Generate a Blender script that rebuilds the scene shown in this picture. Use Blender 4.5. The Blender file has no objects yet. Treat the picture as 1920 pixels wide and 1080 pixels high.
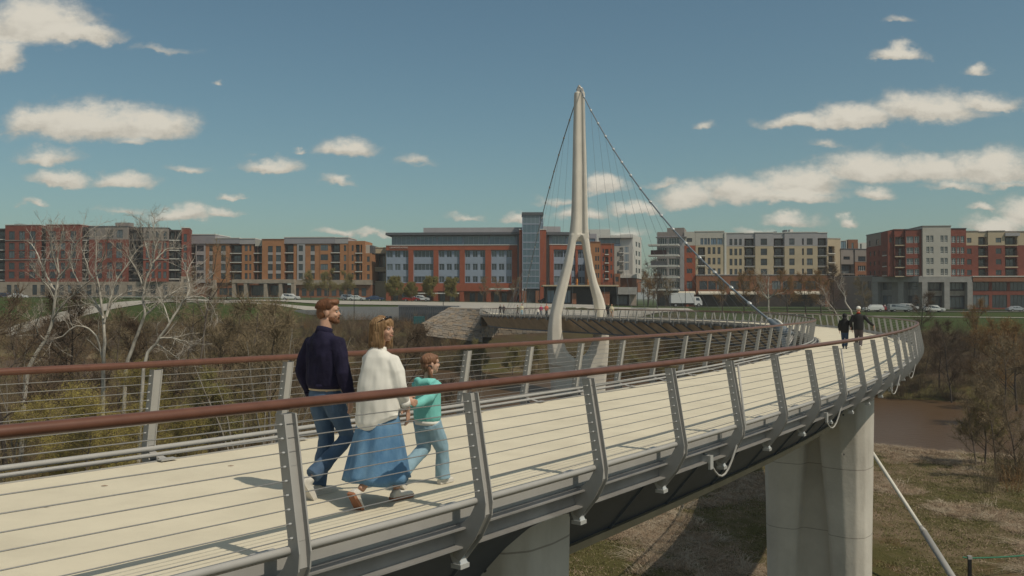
import bpy, bmesh, math, random
from math import sin, cos, pi, sqrt, atan2, radians
from mathutils import Vector, Matrix, noise

random.seed(7)
SC = bpy.context.scene
COL = SC.collection

# ------------------------------------------------------------------ camera, sky, sun, exposure
FPX, HOR, ZC = 1685.0, 559.0, 12.4          # focal length in photo pixels, horizon row, eye height above the meadow
PITCH = math.atan((HOR - 540) / FPX)
cam_data = bpy.data.cameras.new('camera')
cam_data.sensor_width = 36.0
cam_data.lens = FPX / 1920 * 36.0
cam_data.clip_start = 0.1
cam_data.clip_end = 6000
cam = bpy.data.objects.new('camera', cam_data)
cam.location = (0, 0, ZC)
cam.rotation_euler = (pi / 2 + PITCH, 0, 0)
COL.objects.link(cam)
SC.camera = cam

SUN_EL = radians(55)
SUN_DIR = Vector((0.80 * cos(SUN_EL), -0.60 * cos(SUN_EL), sin(SUN_EL)))   # towards the sun: right of and behind the camera
sun_data = bpy.data.lights.new('sun', 'SUN')
sun_data.energy = 3.2
sun_data.angle = radians(0.55)
sun_data.color = (1.0, 0.895, 0.72)
sun = bpy.data.objects.new('sun', sun_data)
sun.rotation_euler = SUN_DIR.to_track_quat('Z', 'Y').to_euler()
sun.location = (30, -30, 80)
COL.objects.link(sun)

SC.view_settings.view_transform = 'Standard'
SC.view_settings.look = 'None'
SC.view_settings.exposure = -0.19
SC.view_settings.gamma = 1.0
SC.view_settings.use_curve_mapping = False
SC.cycles.max_bounces = 5
SC.cycles.diffuse_bounces = 3
SC.cycles.glossy_bounces = 3
SC.cycles.transparent_max_bounces = 8

world = bpy.data.worlds.new('World')
SC.world = world
world.use_nodes = True
SKY_STRENGTH = 0.068
SKY_TINT = (1.10, 1.32, 1.16)
CLOUD_LIT = (0.80, 0.745, 0.63)
CLOUD_SHADE = (0.49, 0.45, 0.375)
# clouds: azimuth tangent, elevation tangent, half width, half height above the base, weight (directions in the sky)
CLOUDS = []
def cl(px, py, hw, hh, w=1.0):
    w = min(1.0, w * 1.25)
    CLOUDS.append(((px - 960) / FPX, (HOR - py) / FPX, hw / FPX, hh / FPX, w))
for c in [(60, 55, 150, 85), (130, 70, 120, 40), (5, 110, 45, 60), (170, 245, 185, 62), (80, 240, 110, 40), (290, 246, 95, 52), (85, 300, 75, 30, .62),
          (110, 340, 70, 25, .8), (225, 343, 70, 26, .72), (350, 322, 50, 14, .45), (240, 268, 40, 16, .4), (345, 404, 68, 28, .95), (410, 402, 40, 16, .6), (505, 315, 68, 24), (650, 284, 68, 30), (630, 342, 36, 16, .6),
          (780, 302, 38, 14, .4), (440, 370, 22, 12, .6), (1138, 352, 48, 28), (1290, 378, 75, 42), (1390, 366, 110, 46), (1500, 352, 120, 50), (1480, 372, 110, 26, .8),
          (1640, 328, 110, 56), (1740, 326, 130, 52), (1860, 326, 130, 52), (1500, 232, 85, 26), (1600, 226, 100, 34), (1740, 214, 130, 50), (1850, 198, 90, 30, .8),
          (1695, 106, 56, 24, .85), (1835, 133, 28, 15, .5), (1485, 414, 62, 22), (1590, 414, 28, 18), (1645, 370, 50, 24, .8), (1310, 236, 28, 14, .4),
          (1860, 428, 70, 32), (1930, 412, 90, 52), (1190, 395, 70, 20, .75), (1090, 408, 60, 22, .7), (980, 415, 40, 18, .7), (1165, 438, 60, 18, .6),
          (640, 440, 45, 12, .6), (1420, 440, 50, 14, .5), (1845, 388, 30, 13, .6), (1905, 345, 50, 14, .5), (1690, 38, 30, 10, .3), (560, 287, 18, 8, .5), (410, 163, 12, 9, .35), (1050, 380, 60, 14, .45), (240, 400, 60, 12, .35), (60, 385, 26, 10, .45), (1240, 350, 40, 14, .5), (870, 412, 40, 10, .4), (700, 440, 60, 10, .45), (1800, 352, 70, 14, .5), (1545, 270, 40, 12, .3), (300, 95, 60, 12, .3)]:
    cl(*c)

def build_world():
    nt = world.node_tree
    nt.nodes.clear()
    N, L = nt.nodes, nt.links
    def M(op, a, b=None, c=None):
        n = N.new('ShaderNodeMath'); n.operation = op
        for i, v in enumerate((a, b, c)):
            if v is None: continue
            if isinstance(v, (int, float)): n.inputs[i].default_value = v
            else: L.new(v, n.inputs[i])
        return n.outputs[0]
    sky = N.new('ShaderNodeTexSky')
    sky.sky_type = 'NISHITA'; sky.sun_disc = False
    sky.sun_elevation = SUN_EL
    sky.sun_rotation = atan2(SUN_DIR.x, SUN_DIR.y)
    sky.altitude = 250; sky.air_density = 1.0; sky.dust_density = 1.6; sky.ozone_density = 1.4
    tint = N.new('ShaderNodeMix'); tint.data_type = 'RGBA'; tint.blend_type = 'MULTIPLY'
    tint.inputs[0].default_value = 1.0
    L.new(sky.outputs[0], tint.inputs[6]); tint.inputs[7].default_value = (*SKY_TINT, 1)
    tc = N.new('ShaderNodeTexCoord')
    sep = N.new('ShaderNodeSeparateXYZ'); L.new(tc.outputs['Generated'], sep.inputs[0])
    yy = M('MAXIMUM', sep.outputs[1], 0.05)
    u = M('DIVIDE', sep.outputs[0], yy); v = M('DIVIDE', sep.outputs[2], yy)
    comb = N.new('ShaderNodeCombineXYZ'); L.new(u, comb.inputs[0]); L.new(M('MULTIPLY', v, 1.5), comb.inputs[1])
    def noi(scale, detail, rough, vec, w=0.0):
        n = N.new('ShaderNodeTexNoise'); n.inputs['Scale'].default_value = scale
        n.inputs['Detail'].default_value = detail; n.inputs['Roughness'].default_value = rough
        off = N.new('ShaderNodeVectorMath'); off.operation = 'ADD'; L.new(vec, off.inputs[0]); off.inputs[1].default_value = (w, w * 1.7, w * .3)
        L.new(off.outputs[0], n.inputs['Vector']); return n.outputs['Fac']
    n1 = noi(13, 12, 0.62, comb.outputs[0]); n2 = noi(16, 12, 0.62, comb.outputs[0], 7.3); nb = noi(36, 9, 0.62, comb.outputs[0], 3.1)
    uw = M('ADD', u, M('MULTIPLY', M('SUBTRACT', n1, 0.5), 0.066))
    vw = M('ADD', v, M('MULTIPLY', M('SUBTRACT', n2, 0.5), 0.040))
    dens = None; high = None
    for (cu, cv, hw, hh, w) in CLOUDS:
        du = M('MULTIPLY', M('SUBTRACT', uw, cu), 1 / hw)
        dv = M('SUBTRACT', vw, cv)
        up = M('MULTIPLY', M('MAXIMUM', dv, 0.0), 1 / hh)
        dn = M('MULTIPLY', M('MINIMUM', dv, 0.0), 2.6 / hh)
        d = M('SQRT', M('ADD', M('MULTIPLY', du, du), M('ADD', M('MULTIPLY', up, up), M('MULTIPLY', dn, dn))))
        k = M('MULTIPLY', M('SUBTRACT', 1.0, d), w)
        dens = k if dens is None else M('MAXIMUM', dens, k)
        h = M('MULTIPLY', k, M('ADD', up, 0.15))
        high = h if high is None else M('MAXIMUM', high, h)
    # fair-weather clouds in the unseen sky, cover raised to warm the fill light
    ng = noi(3.2, 8, 0.6, tc.outputs['Generated'], 1.9)
    side = M('MAXIMUM', M('GREATER_THAN', M('ABSOLUTE', u), 0.66), M('LESS_THAN', sep.outputs[1], 0.06))
    side = M('MAXIMUM', side, M('GREATER_THAN', v, 0.42))
    gen = M('MULTIPLY', M('MULTIPLY', M('SUBTRACT', ng, 0.50), 4.5), M('MULTIPLY', side, M('GREATER_THAN', sep.outputs[2], 0.02)))
    gen = M('SUBTRACT', gen, M('MULTIPLY', M('SUBTRACT', 1.0, side), 1.0))
    dens = M('MAXIMUM', dens, gen)
    edge = M('ADD', dens, M('MULTIPLY', M('SUBTRACT', nb, 0.5), 0.85))
    mr = N.new('ShaderNodeMapRange'); mr.interpolation_type = 'SMOOTHSTEP'
    L.new(edge, mr.inputs[0]); mr.inputs[1].default_value = -0.14; mr.inputs[2].default_value = 0.62
    alpha = M('MULTIPLY', mr.outputs[0], 0.95)
    mr2 = N.new('ShaderNodeMapRange'); mr2.interpolation_type = 'SMOOTHSTEP'
    L.new(M('ADD', high, M('MULTIPLY', M('SUBTRACT', nb, 0.5), 0.5)), mr2.inputs[0]); mr2.inputs[1].default_value = -0.12; mr2.inputs[2].default_value = 0.30
    ccol = N.new('ShaderNodeMix'); ccol.data_type = 'RGBA'
    L.new(mr2.outputs[0], ccol.inputs[0]); ccol.inputs[6].default_value = (*CLOUD_SHADE, 1); ccol.inputs[7].default_value = (*CLOUD_LIT, 1)
    b1 = N.new('ShaderNodeBackground'); L.new(tint.outputs[2], b1.inputs[0]); b1.inputs[1].default_value = SKY_STRENGTH
    b2 = N.new('ShaderNodeBackground'); L.new(ccol.outputs[2], b2.inputs[0]); b2.inputs[1].default_value = 1.0
    mx = N.new('ShaderNodeMixShader'); L.new(alpha, mx.inputs[0]); L.new(b1.outputs[0], mx.inputs[1]); L.new(b2.outputs[0], mx.inputs[2])
    out = N.new('ShaderNodeOutputWorld'); L.new(mx.outputs[0], out.inputs[0])
build_world()
world.cycles.sampling_method = 'MANUAL'
world.cycles.sample_map_resolution = 512

# ------------------------------------------------------------------ helpers
def W(px, py, Y):
    """world point at distance Y that the photograph shows at pixel (px, py)"""
    a = (px - 960) / FPX; b = -(py - 540) / FPX
    d = Vector((a, cos(PITCH) - b * sin(PITCH), sin(PITCH) + b * cos(PITCH)))
    return Vector((0, 0, ZC)) + d * (Y / d.y)
def XY(px, Y): return (px - 960) / FPX * Y
def ZY(py, Y): return ZC - (py - HOR) / FPX * Y

MATS = {}
def mat(name, col, rough=0.7, var=0.12, scale=3.0, metal=0.0, bump=0.0, bscale=30.0, spec=0.5, col2=None, stretch=(1, 1, 1), detail=5, coord='Object', stain=0.0):
    if name in MATS: return MATS[name]
    m = bpy.data.materials.new(name); m.use_nodes = True
    nt = m.node_tree; N, L = nt.nodes, nt.links
    p = N['Principled BSDF']
    p.inputs['Roughness'].default_value = rough; p.inputs['Metallic'].default_value = metal
    p.inputs['Specular IOR Level'].default_value = spec
    tc = N.new('ShaderNodeTexCoord'); mp = N.new('ShaderNodeMapping'); L.new(tc.outputs[coord], mp.inputs[0]); mp.inputs['Scale'].default_value = stretch
    no = N.new('ShaderNodeTexNoise'); no.inputs['Scale'].default_value = scale; no.inputs['Detail'].default_value = detail; no.inputs['Roughness'].default_value = .62
    L.new(mp.outputs[0], no.inputs['Vector'])
    mx = N.new('ShaderNodeMix'); mx.data_type = 'RGBA'
    c2 = col2 if col2 else tuple(min(1, c * (1 + var)) for c in col)
    c1 = col if col2 else tuple(c * (1 - var) for c in col)
    mr = N.new('ShaderNodeMapRange'); L.new(no.outputs['Fac'], mr.inputs[0]); mr.inputs[1].default_value = .3; mr.inputs[2].default_value = .7
    L.new(mr.outputs[0], mx.inputs[0]); mx.inputs[6].default_value = (*c1, 1); mx.inputs[7].default_value = (*c2, 1)
    outc = mx.outputs[2]
    if stain > 0:
        n2 = N.new('ShaderNodeTexNoise'); n2.inputs['Scale'].default_value = scale * .35; n2.inputs['Detail'].default_value = 8; n2.inputs['Roughness'].default_value = .7
        m2 = N.new('ShaderNodeMapping'); L.new(tc.outputs[coord], m2.inputs[0]); m2.inputs['Scale'].default_value = (stretch[0] * 2, stretch[1] * 2, stretch[2] * .35)
        L.new(m2.outputs[0], n2.inputs['Vector'])
        r2 = N.new('ShaderNodeMapRange'); L.new(n2.outputs['Fac'], r2.inputs[0]); r2.inputs[1].default_value = .5; r2.inputs[2].default_value = .75
        r2.inputs[3].default_value = 0; r2.inputs[4].default_value = stain
        m3 = N.new('ShaderNodeMix'); m3.data_type = 'RGBA'; m3.blend_type = 'MULTIPLY'
        L.new(r2.outputs[0], m3.inputs[0]); L.new(outc, m3.inputs[6]); m3.inputs[7].default_value = (.42, .37, .32, 1)
        outc = m3.outputs[2]
    L.new(outc, p.inputs['Base Color'])
    if bump > 0:
        nb = N.new('ShaderNodeTexNoise'); nb.inputs['Scale'].default_value = bscale; nb.inputs['Detail'].default_value = 4
        L.new(mp.outputs[0], nb.inputs['Vector'])
        b = N.new('ShaderNodeBump'); b.inputs['Strength'].default_value = bump; b.inputs['Distance'].default_value = .05
        L.new(nb.outputs['Fac'], b.inputs['Height']); L.new(b.outputs[0], p.inputs['Normal'])
    MATS[name] = m
    return m

class MB:
    """collects vertices and faces; build() links them as ONE mesh object"""
    def __init__(s): s.v = []; s.f = []; s.mi = []; s.cur = 0
    def add(s, vs, fs):
        o = len(s.v); s.v.extend([tuple(v) for v in vs]); s.f.extend([tuple(i + o for i in f) for f in fs]); s.mi.extend([s.cur] * len(fs))
    def box(s, x0, x1, y0, y1, z0, z1):
        s.add([(x0, y0, z0), (x1, y0, z0), (x1, y1, z0), (x0, y1, z0), (x0, y0, z1), (x1, y0, z1), (x1, y1, z1), (x0, y1, z1)],
              [(0, 3, 2, 1), (4, 5, 6, 7), (0, 1, 5, 4), (1, 2, 6, 5), (2, 3, 7, 6), (3, 0, 4, 7)])
    def obox(s, c, ax, ay, az):
        c, ax, ay, az = Vector(c), Vector(ax), Vector(ay), Vector(az)
        P = [c + sx * ax + sy * ay + sz * az for sz in (-1, 1) for sx, sy in ((-1, -1), (1, -1), (1, 1), (-1, 1))]
        s.add(P, [(0, 3, 2, 1), (4, 5, 6, 7), (0, 1, 5, 4), (1, 2, 6, 5), (2, 3, 7, 6), (3, 0, 4, 7)])
    def tube(s, pts, rad, n=6, caps=True, flat=1.0, up=None):
        pts = [Vector(p) for p in pts]; m = len(pts)
        if not hasattr(rad, '__len__'): rad = [rad] * m
        rings = []; prev = None
        for i, p in enumerate(pts):
            t = (pts[min(i + 1, m - 1)] - pts[max(i - 1, 0)])
            if t.length < 1e-9: t = Vector((0, 0, 1))
            t.normalize()
            if up is not None: a = Vector(up).cross(t)
            elif prev is None: a = (Vector((0, 0, 1)) if abs(t.z) < .9 else Vector((1, 0, 0))).cross(t)
            else: a = prev - t * prev.dot(t)
            if a.length < 1e-6: a = Vector((1, 0, 0))
            a.normalize(); prev = a; b = t.cross(a)
            r = rad[i]; ra, rb = r if hasattr(r, '__len__') else (r, r * flat)
            rings.append([p + a * cos(2 * pi * k / n) * ra + b * sin(2 * pi * k / n) * rb for k in range(n)])
        vs = [v for R in rings for v in R]; fs = []
        for i in range(m - 1):
            for k in range(n):
                fs.append((i * n + k, i * n + (k + 1) % n, (i + 1) * n + (k + 1) % n, (i + 1) * n + k))
        if caps: fs.append(tuple(range(n - 1, -1, -1))); fs.append(tuple((m - 1) * n + k for k in range(n)))
        s.add(vs, fs)
    def sweep(s, frames, prof, closed=True, caps=True):
        """frames: (origin, outward, up); prof: list of (o, z)"""
        n = len(prof); vs = []
        for (o, a, u) in frames: vs += [o + a * q[0] + u * q[1] for q in prof]
        fs = []
        for i in range(len(frames) - 1):
            for k in range(n if closed else n - 1):
                k2 = (k + 1) % n
                fs.append((i * n + k, i * n + k2, (i + 1) * n + k2, (i + 1) * n + k))
        if caps and closed: fs.append(tuple(range(n - 1, -1, -1))); fs.append(tuple((len(frames) - 1) * n + k for k in range(n)))
        s.add(vs, fs)
    def sphere(s, c, r, nu=10, nv=6):
        c = Vector(c); rx, ry, rz = r if hasattr(r, '__len__') else (r, r, r)
        vs = [c + Vector((0, 0, rz))]
        for j in range(1, nv):
            for i in range(nu):
                a = 2 * pi * i / nu; b = pi * j / nv
                vs.append(c + Vector((rx * sin(b) * cos(a), ry * sin(b) * sin(a), rz * cos(b))))
        vs.append(c - Vector((0, 0, rz))); fs = []
        for i in range(nu): fs.append((0, 1 + i, 1 + (i + 1) % nu))
        for j in range(nv - 2):
            for i in range(nu):
                a = 1 + j * nu + i; b = 1 + j * nu + (i + 1) % nu
                fs.append((a, a + nu, b + nu, b))
        e = len(vs) - 1
        for i in range(nu): fs.append((e, 1 + (nv - 2) * nu + (i + 1) % nu, 1 + (nv - 2) * nu + i))
        s.add(vs, fs)
    def mesh(s, name, mats, smooth=False):
        me = bpy.data.meshes.new(name); me.from_pydata(s.v, [], s.f)
        for m in (mats if isinstance(mats, (list, tuple)) else [mats]): me.materials.append(m)
        if any(s.mi): me.polygons.foreach_set('material_index', s.mi)
        if smooth: me.polygons.foreach_set('use_smooth', [True] * len(me.polygons))
        me.update(); return me
    def build(s, name, mats, parent=None, smooth=False, fix=False):
        me = s.mesh(name, mats, smooth)
        if fix:
            bm = bmesh.new(); bm.from_mesh(me); bmesh.ops.recalc_face_normals(bm, faces=bm.faces); bm.to_mesh(me); bm.free()
        return link(name, me, parent)
def link(name, me, parent=None):
    o = bpy.data.objects.new(name, me); COL.objects.link(o)
    if parent is not None: o.parent = parent
    return o
def tag(o, label=None, cat=None, group=None, kind=None):
    if label: o['label'] = label
    if cat: o['category'] = cat
    if group: o['group'] = group
    if kind: o['kind'] = kind
    return o
def thing(name, label, cat, loc=(0, 0, 0), rz=0, group=None):
    o = bpy.data.objects.new(name, None); COL.objects.link(o); o.location = loc; o.rotation_euler = (0, 0, rz)
    o.empty_display_size = .3
    return tag(o, label, cat, group)
def dup(root, loc=None, rz=None, scale=None, label=None):
    r = root.copy(); COL.objects.link(r)
    if loc is not None: r.location = loc
    if rz is not None: r.rotation_euler = (0, 0, rz)
    if scale is not None: r.scale = (scale,) * 3
    if label: r['label'] = label
    for ch in list(root.children):
        c = ch.copy(); COL.objects.link(c); c.parent = r
        for g in ch.children:
            d = g.copy(); COL.objects.link(d); d.parent = c
    return r

def remeshed(mb, name, mats, parent, voxel, it=4, fac=.6, fold=None):
    me = mb.mesh(name + '_raw', []); o = bpy.data.objects.new('tmp_shape', me); COL.objects.link(o)
    bm = bmesh.new(); bm.from_mesh(me); bmesh.ops.recalc_face_normals(bm, faces=bm.faces); bm.to_mesh(me); bm.free()
    r = o.modifiers.new('r', 'REMESH'); r.mode = 'VOXEL'; r.voxel_size = voxel; r.use_smooth_shade = True
    s = o.modifiers.new('s', 'SMOOTH'); s.factor = fac; s.iterations = it
    bpy.context.view_layer.update(); dg = bpy.context.evaluated_depsgraph_get()
    out = bpy.data.meshes.new_from_object(o.evaluated_get(dg)); bpy.data.objects.remove(o); bpy.data.meshes.remove(me)
    out.name = name; out.materials.clear()
    for m in (mats if isinstance(mats, (list, tuple)) else [mats]): out.materials.append(m)
    if fold:
        nrm = [v.normal.copy() for v in out.vertices]
        for v, n in zip(out.vertices, nrm): v.co += n * fold(v.co)
    out.polygons.foreach_set('use_smooth', [True] * len(out.polygons)); out.update()
    return link(name, out, parent)
# ------------------------------------------------------------------ materials
M_DECK = mat('cast_concrete_deck', (.645, .585, .455), .85, .07, 1.3, bump=.08, bscale=90, stain=.20)
M_STEEL = mat('grey_painted_steel', (.365, .355, .34), .42, .06, 4, spec=.5)
M_STEEL_MID = mat('mid_grey_channel_steel', (.24, .235, .23), .55, .15, 2, stain=.4)
M_STEEL_DARK = mat('dark_painted_steel', (.11, .125, .155), .5, .12, 2)
M_GIRDER = mat('blue_grey_girder_paint', (.06, .075, .105), .5, .15, 1.2)
M_WEATHER = mat('weathered_soffit_panel', (.50, .39, .27), .7, .2, .8)
M_LIP = mat('tan_bottom_flange', (.30, .25, .17), .7, .15, 2)
M_RAIL = mat('brown_handrail', (.135, .058, .038), .38, .14, 6, stretch=(1, 1, 1), spec=.45)
M_WIRE = mat('stainless_wire', (.40, .39, .38), .35, .05, 5, metal=.6)
M_CABLE = mat('galvanised_cable', (.20, .23, .26), .5, .1, 3, metal=.2)
M_CLAMP = mat('bright_clamp_steel', (.55, .56, .56), .35, .05, 5, metal=.3)
M_CONC_DARK = mat('dark_wall_concrete', (.10, .11, .13), .8, .12, 1)
M_STONEBLK = mat('limestone_block', (.27, .225, .18), .9, .35, 1.4, col2=(.21, .175, .14))
M_WHITEPIPE = mat('white_stay_sleeve', (.62, .60, .54), .5, .05, 2)
M_BLACK = mat('black_paint', (.012, .012, .014), .5, .1, 3)
M_GREENROPE = mat('green_rope', (.02, .16, .09), .7, .2, 12)

def concrete(name, col, joint=1.9, vjoint=0):
    m = mat(name, col, .85, .13, .9, bump=.12, bscale=14, stain=.45)
    nt = m.node_tree; N, L = nt.nodes, nt.links; p = N['Principled BSDF']
    src = p.inputs['Base Color'].links[0].from_socket
    tc = N.new('ShaderNodeTexCoord'); sp = N.new('ShaderNodeSeparateXYZ'); L.new(tc.outputs['Object'], sp.inputs[0])
    a = N.new('ShaderNodeMath'); a.operation = 'DIVIDE'; L.new(sp.outputs[2], a.inputs[0]); a.inputs[1].default_value = joint
    b = N.new('ShaderNodeMath'); b.operation = 'FRACT'; L.new(a.outputs[0], b.inputs[0])
    c = N.new('ShaderNodeMath'); c.operation = 'LESS_THAN'; L.new(b.outputs[0], c.inputs[0]); c.inputs[1].default_value = .012
    d = N.new('ShaderNodeMath'); d.operation = 'MULTIPLY'; L.new(c.outputs[0], d.inputs[0]); d.inputs[1].default_value = .5
    mx = N.new('ShaderNodeMix'); mx.data_type = 'RGBA'; L.new(d.outputs[0], mx.inputs[0]); L.new(src, mx.inputs[6]); mx.inputs[7].default_value = (.10, .075, .06, 1)
    L.new(mx.outputs[2], p.inputs['Base Color'])
    return m
M_PIER = concrete('formed_pier_concrete', (.54, .51, .46))
M_TOWER = mat('smooth_tower_concrete', (.68, .635, .56), .8, .07, .5, bump=.04, bscale=8, stain=.12)

# ------------------------------------------------------------------ ground, river
FARTOE = [(-400, 300), (-80, 190), (-20, 165), (5, 150), (25, 128), (60, 106), (120, 84), (400, 40)]
NEARSH = [(-400, 220), (-80, 150), (-30, 125), (-8, 110), (10, 95), (35, 76), (60, 64), (120, 48), (400, 10)]
def interp(tab, x):
    if x <= tab[0][0]: return tab[0][1]
    for (a, b), (c, d) in zip(tab, tab[1:]):
        if x <= c: return b + (d - b) * (x - a) / (c - a)
    return tab[-1][1]
ROADZ = [(-190, 12.9), (-60, 11.8), (-25, 11.4), (0, 11.1), (50, 9.9), (70, 9.1), (110, 8.9), (200, 9.0)]
def lin(xs, vs, x):
    if x <= xs[0]: return vs[0]
    for i in range(len(xs) - 1):
        if x <= xs[i + 1]: return vs[i] + (vs[i + 1] - vs[i]) * (x - xs[i]) / (xs[i + 1] - xs[i])
    return vs[-1]
def sm(t): t = max(0, min(1, t)); return t * t * (3 - 2 * t)
def ground(x, y):
    ft, ns = interp(FARTOE, x), interp(NEARSH, x)
    n = noise.noise(Vector((x * .05, y * .05, 0))) * .5 + noise.noise(Vector((x * .2, y * .2, 3))) * .15
    rz = interp(ROADZ, x)
    if y < ns: return -.05 + n * .5 * sm((ns - y) / 8) - 1.1 * sm(1 - (ns - y) / 3)
    if y < ft: return -1.3
    top = rz - 2.1 + 1.2 * sm((x - 25) / 20)
    a = sm((y - ft) / (18 + (max(0, 185 - ft) * .22)))
    z = -1.2 + (top + 1.2) * a + n * 1.2 * a * (1 - sm((y - ft - 30) / 30))
    z += (rz - top) * sm((y - 175) / 45)
    # the hollow in front of the abutment and the plaza walls
    k = sm((x + 62) / 22) * (1 - sm((x - 22) / 10))
    if k > 0:
        cut = lin([140, 160, 174, 184, 196, 199, 206, 220], [-1.2, 0.2, 3.4, 5.6, 6.9, 7.2, 10.2, rz], y)
        z = z + (min(z, cut) - z) * k
    return z
def make_ground():
    xs = [-2500, -1200, -600, -400] + [-300 + 4 * i for i in range(151)] + [400, 600, 1200, 2500]
    ys = [-600, -200, -60, -20] + [2.5 * i for i in range(112)] + [300, 340, 420, 600, 1200, 2500, 5000]
    mb = MB(); nx = len(xs)
    vs = [(x, y, ground(x, y)) for y in ys for x in xs]
    fs = [(j * nx + i, j * nx + i + 1, (j + 1) * nx + i + 1, (j + 1) * nx + i) for j in range(len(ys) - 1) for i in range(nx - 1)]
    mb.add(vs, fs)
    m = bpy.data.materials.new('meadow_ground'); m.use_nodes = True
    N, L = m.node_tree.nodes, m.node_tree.links; p = N['Principled BSDF']; p.inputs['Roughness'].default_value = .95; p.inputs['Specular IOR Level'].default_value = .1
    tc = N.new('ShaderNodeTexCoord')
    def nz(scale, det, st=(1, 1, 1), ro=.6):
        mp = N.new('ShaderNodeMapping'); L.new(tc.outputs['Object'], mp.inputs[0]); mp.inputs['Scale'].default_value = st
        n = N.new('ShaderNodeTexNoise'); n.inputs['Scale'].default_value = scale; n.inputs['Detail'].default_value = det; n.inputs['Roughness'].default_value = ro
        L.new(mp.outputs[0], n.inputs['Vector']); return n.outputs['Fac']
    def ramp(f, a, b):
        r = N.new('ShaderNodeMapRange'); L.new(f, r.inputs[0]); r.inputs[1].default_value = a; r.inputs[2].default_value = b; return r.outputs[0]
    def mixc(f, a, b):
        x = N.new('ShaderNodeMix'); x.data_type = 'RGBA'; L.new(f, x.inputs[0])
        for k, c in ((6, a), (7, b)):
            if isinstance(c, tuple): x.inputs[k].default_value = (*c, 1)
            else: L.new(c, x.inputs[k])
        return x.outputs[2]
    green = mixc(nz(.9, 6), (.065, .062, .022), (.12, .105, .04))
    straw = mixc(nz(1.7, 8, (1, .5, 1), .75), (.16, .115, .075), (.30, .225, .16))
    mead = mixc(ramp(nz(.16, 7, (1, .55, 1), .72), .46, .64), green, straw)
    mead = mixc(ramp(nz(.3, 6, (1, 1, 1), .7), .55, .72), mead, (.14, .085, .045))
    lawn = mixc(nz(.25, 6), (.035, .055, .016), (.06, .085, .026))
    soil = mixc(nz(.5, 7), (.045, .032, .022), (.11, .08, .055))
    sp = N.new('ShaderNodeSeparateXYZ'); L.new(tc.outputs['Object'], sp.inputs[0])
    bank = mixc(ramp(nz(.12, 5), .40, .6), soil, (.075, .065, .03))
    c = mixc(ramp(sp.outputs[2], .55, 1.6), mead, bank)
    c = mixc(ramp(sp.outputs[2], 6.7, 7.7), c, lawn)
    L.new(c, p.inputs['Base Color'])
    b = N.new('ShaderNodeBump'); b.inputs['Strength'].default_value = .7; b.inputs['Distance'].default_value = .25
    L.new(nz(3.5, 8, (1, 1, 1), .75), b.inputs['Height']); L.new(b.outputs[0], p.inputs['Normal'])
    tag(mb.build('ground', m, smooth=True), kind='structure')
make_ground()

def make_river():
    m = bpy.data.materials.new('muddy_river_water'); m.use_nodes = True
    N, L = m.node_tree.nodes, m.node_tree.links; p = N['Principled BSDF']
    p.inputs['Base Color'].default_value = (.095, .056, .028, 1); p.inputs['Roughness'].default_value = .32; p.inputs['Specular IOR Level'].default_value = .18
    tc = N.new('ShaderNodeTexCoord'); mp = N.new('ShaderNodeMapping'); L.new(tc.outputs['Object'], mp.inputs[0]); mp.inputs['Scale'].default_value = (.6, 1.6, 1)
    n = N.new('ShaderNodeTexNoise'); n.inputs['Scale'].default_value = 1.5; n.inputs['Detail'].default_value = 5; L.new(mp.outputs[0], n.inputs['Vector'])
    b = N.new('ShaderNodeBump'); b.inputs['Strength'].default_value = .5; b.inputs['Distance'].default_value = .12
    L.new(n.outputs['Fac'], b.inputs['Height']); L.new(b.outputs[0], p.inputs['Normal'])
    mb = MB(); mb.add([(-400, 0, -.62), (400, 0, -.62), (400, 320, -.62), (-400, 320, -.62)], [(0, 1, 2, 3)])
    tag(mb.build('river_water', m), kind='structure')
make_river()

# ------------------------------------------------------------------ the footbridge
KS = [-8, 2, 10, 18, 26, 34, 42, 50, 60, 75, 90, 105, 120, 140, 165, 190]
KV = [0.02859, 0.00528, 0.00525, 0.00924, 0.0035, 0.00872, 0.01731, 0.00484, 0.00066, 0.02192, 0.01383, 0.00761, -0.00011, -0.00809, -0.01239, -0.01261]
ZS = [0, 30, 60, 90, 120, 150, 190]
ZV = [-0.003, 0.086, 0.103, -0.101, -0.41, -0.914, -1.367]
CAMH, TILT = 1.8648, 0.0227
DS = 0.25
PATH = []
def make_path():
    n = int((204 + 8) / DS); S = [-8 + DS * i for i in range(n)]
    th = []; a = 0
    for s in S: a += lin(KS, KV, s) * DS; th.append(a)
    i0 = 32; off = 0.9349393 - th[i0]; th = [t + off for t in th]
    x = y = 0; X = []; Y = []
    for t in th: x += cos(t) * DS; y += sin(t) * DS; X.append(x); Y.append(y)
    ox, oy = -2.3565863 - X[i0], 8.70618879 - Y[i0]
    for s, t, a, b in zip(S, th, X, Y):
        px, py = a + ox, b + oy
        PATH.append((s, px, py, t, ZC - CAMH + lin(ZS, ZV, s) - TILT * px))
make_path()
def fr(s):
    """frame of the bridge line at station s: origin on the deck, unit vector to the right, heading"""
    i = min(max(int((s + 8) / DS), 0), len(PATH) - 2); f = (s + 8) / DS - i
    p, q = PATH[i], PATH[i + 1]
    x, y, t, z = [p[k] + (q[k] - p[k]) * f for k in (1, 2, 3, 4)]
    # stations off the two ends run straight on
    return Vector((x, y, z)), Vector((sin(t), -cos(t), 0)), Vector((cos(t), sin(t), 0))
UP = Vector((0, 0, 1))
S0, S1 = -7.5, 203.0
WT, HT, WK, ZK = 2.197, 1.07, 2.335, 0.127
def stations(a=S0, b=S1, near=.5):
    r = []; s = a
    while s < b: r.append(s); s += .5 if s < 60 else 1.0
    r.append(b); return r
ST = stations()
FRAMES = [(fr(s)[0], fr(s)[1], UP) for s in ST]
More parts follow.
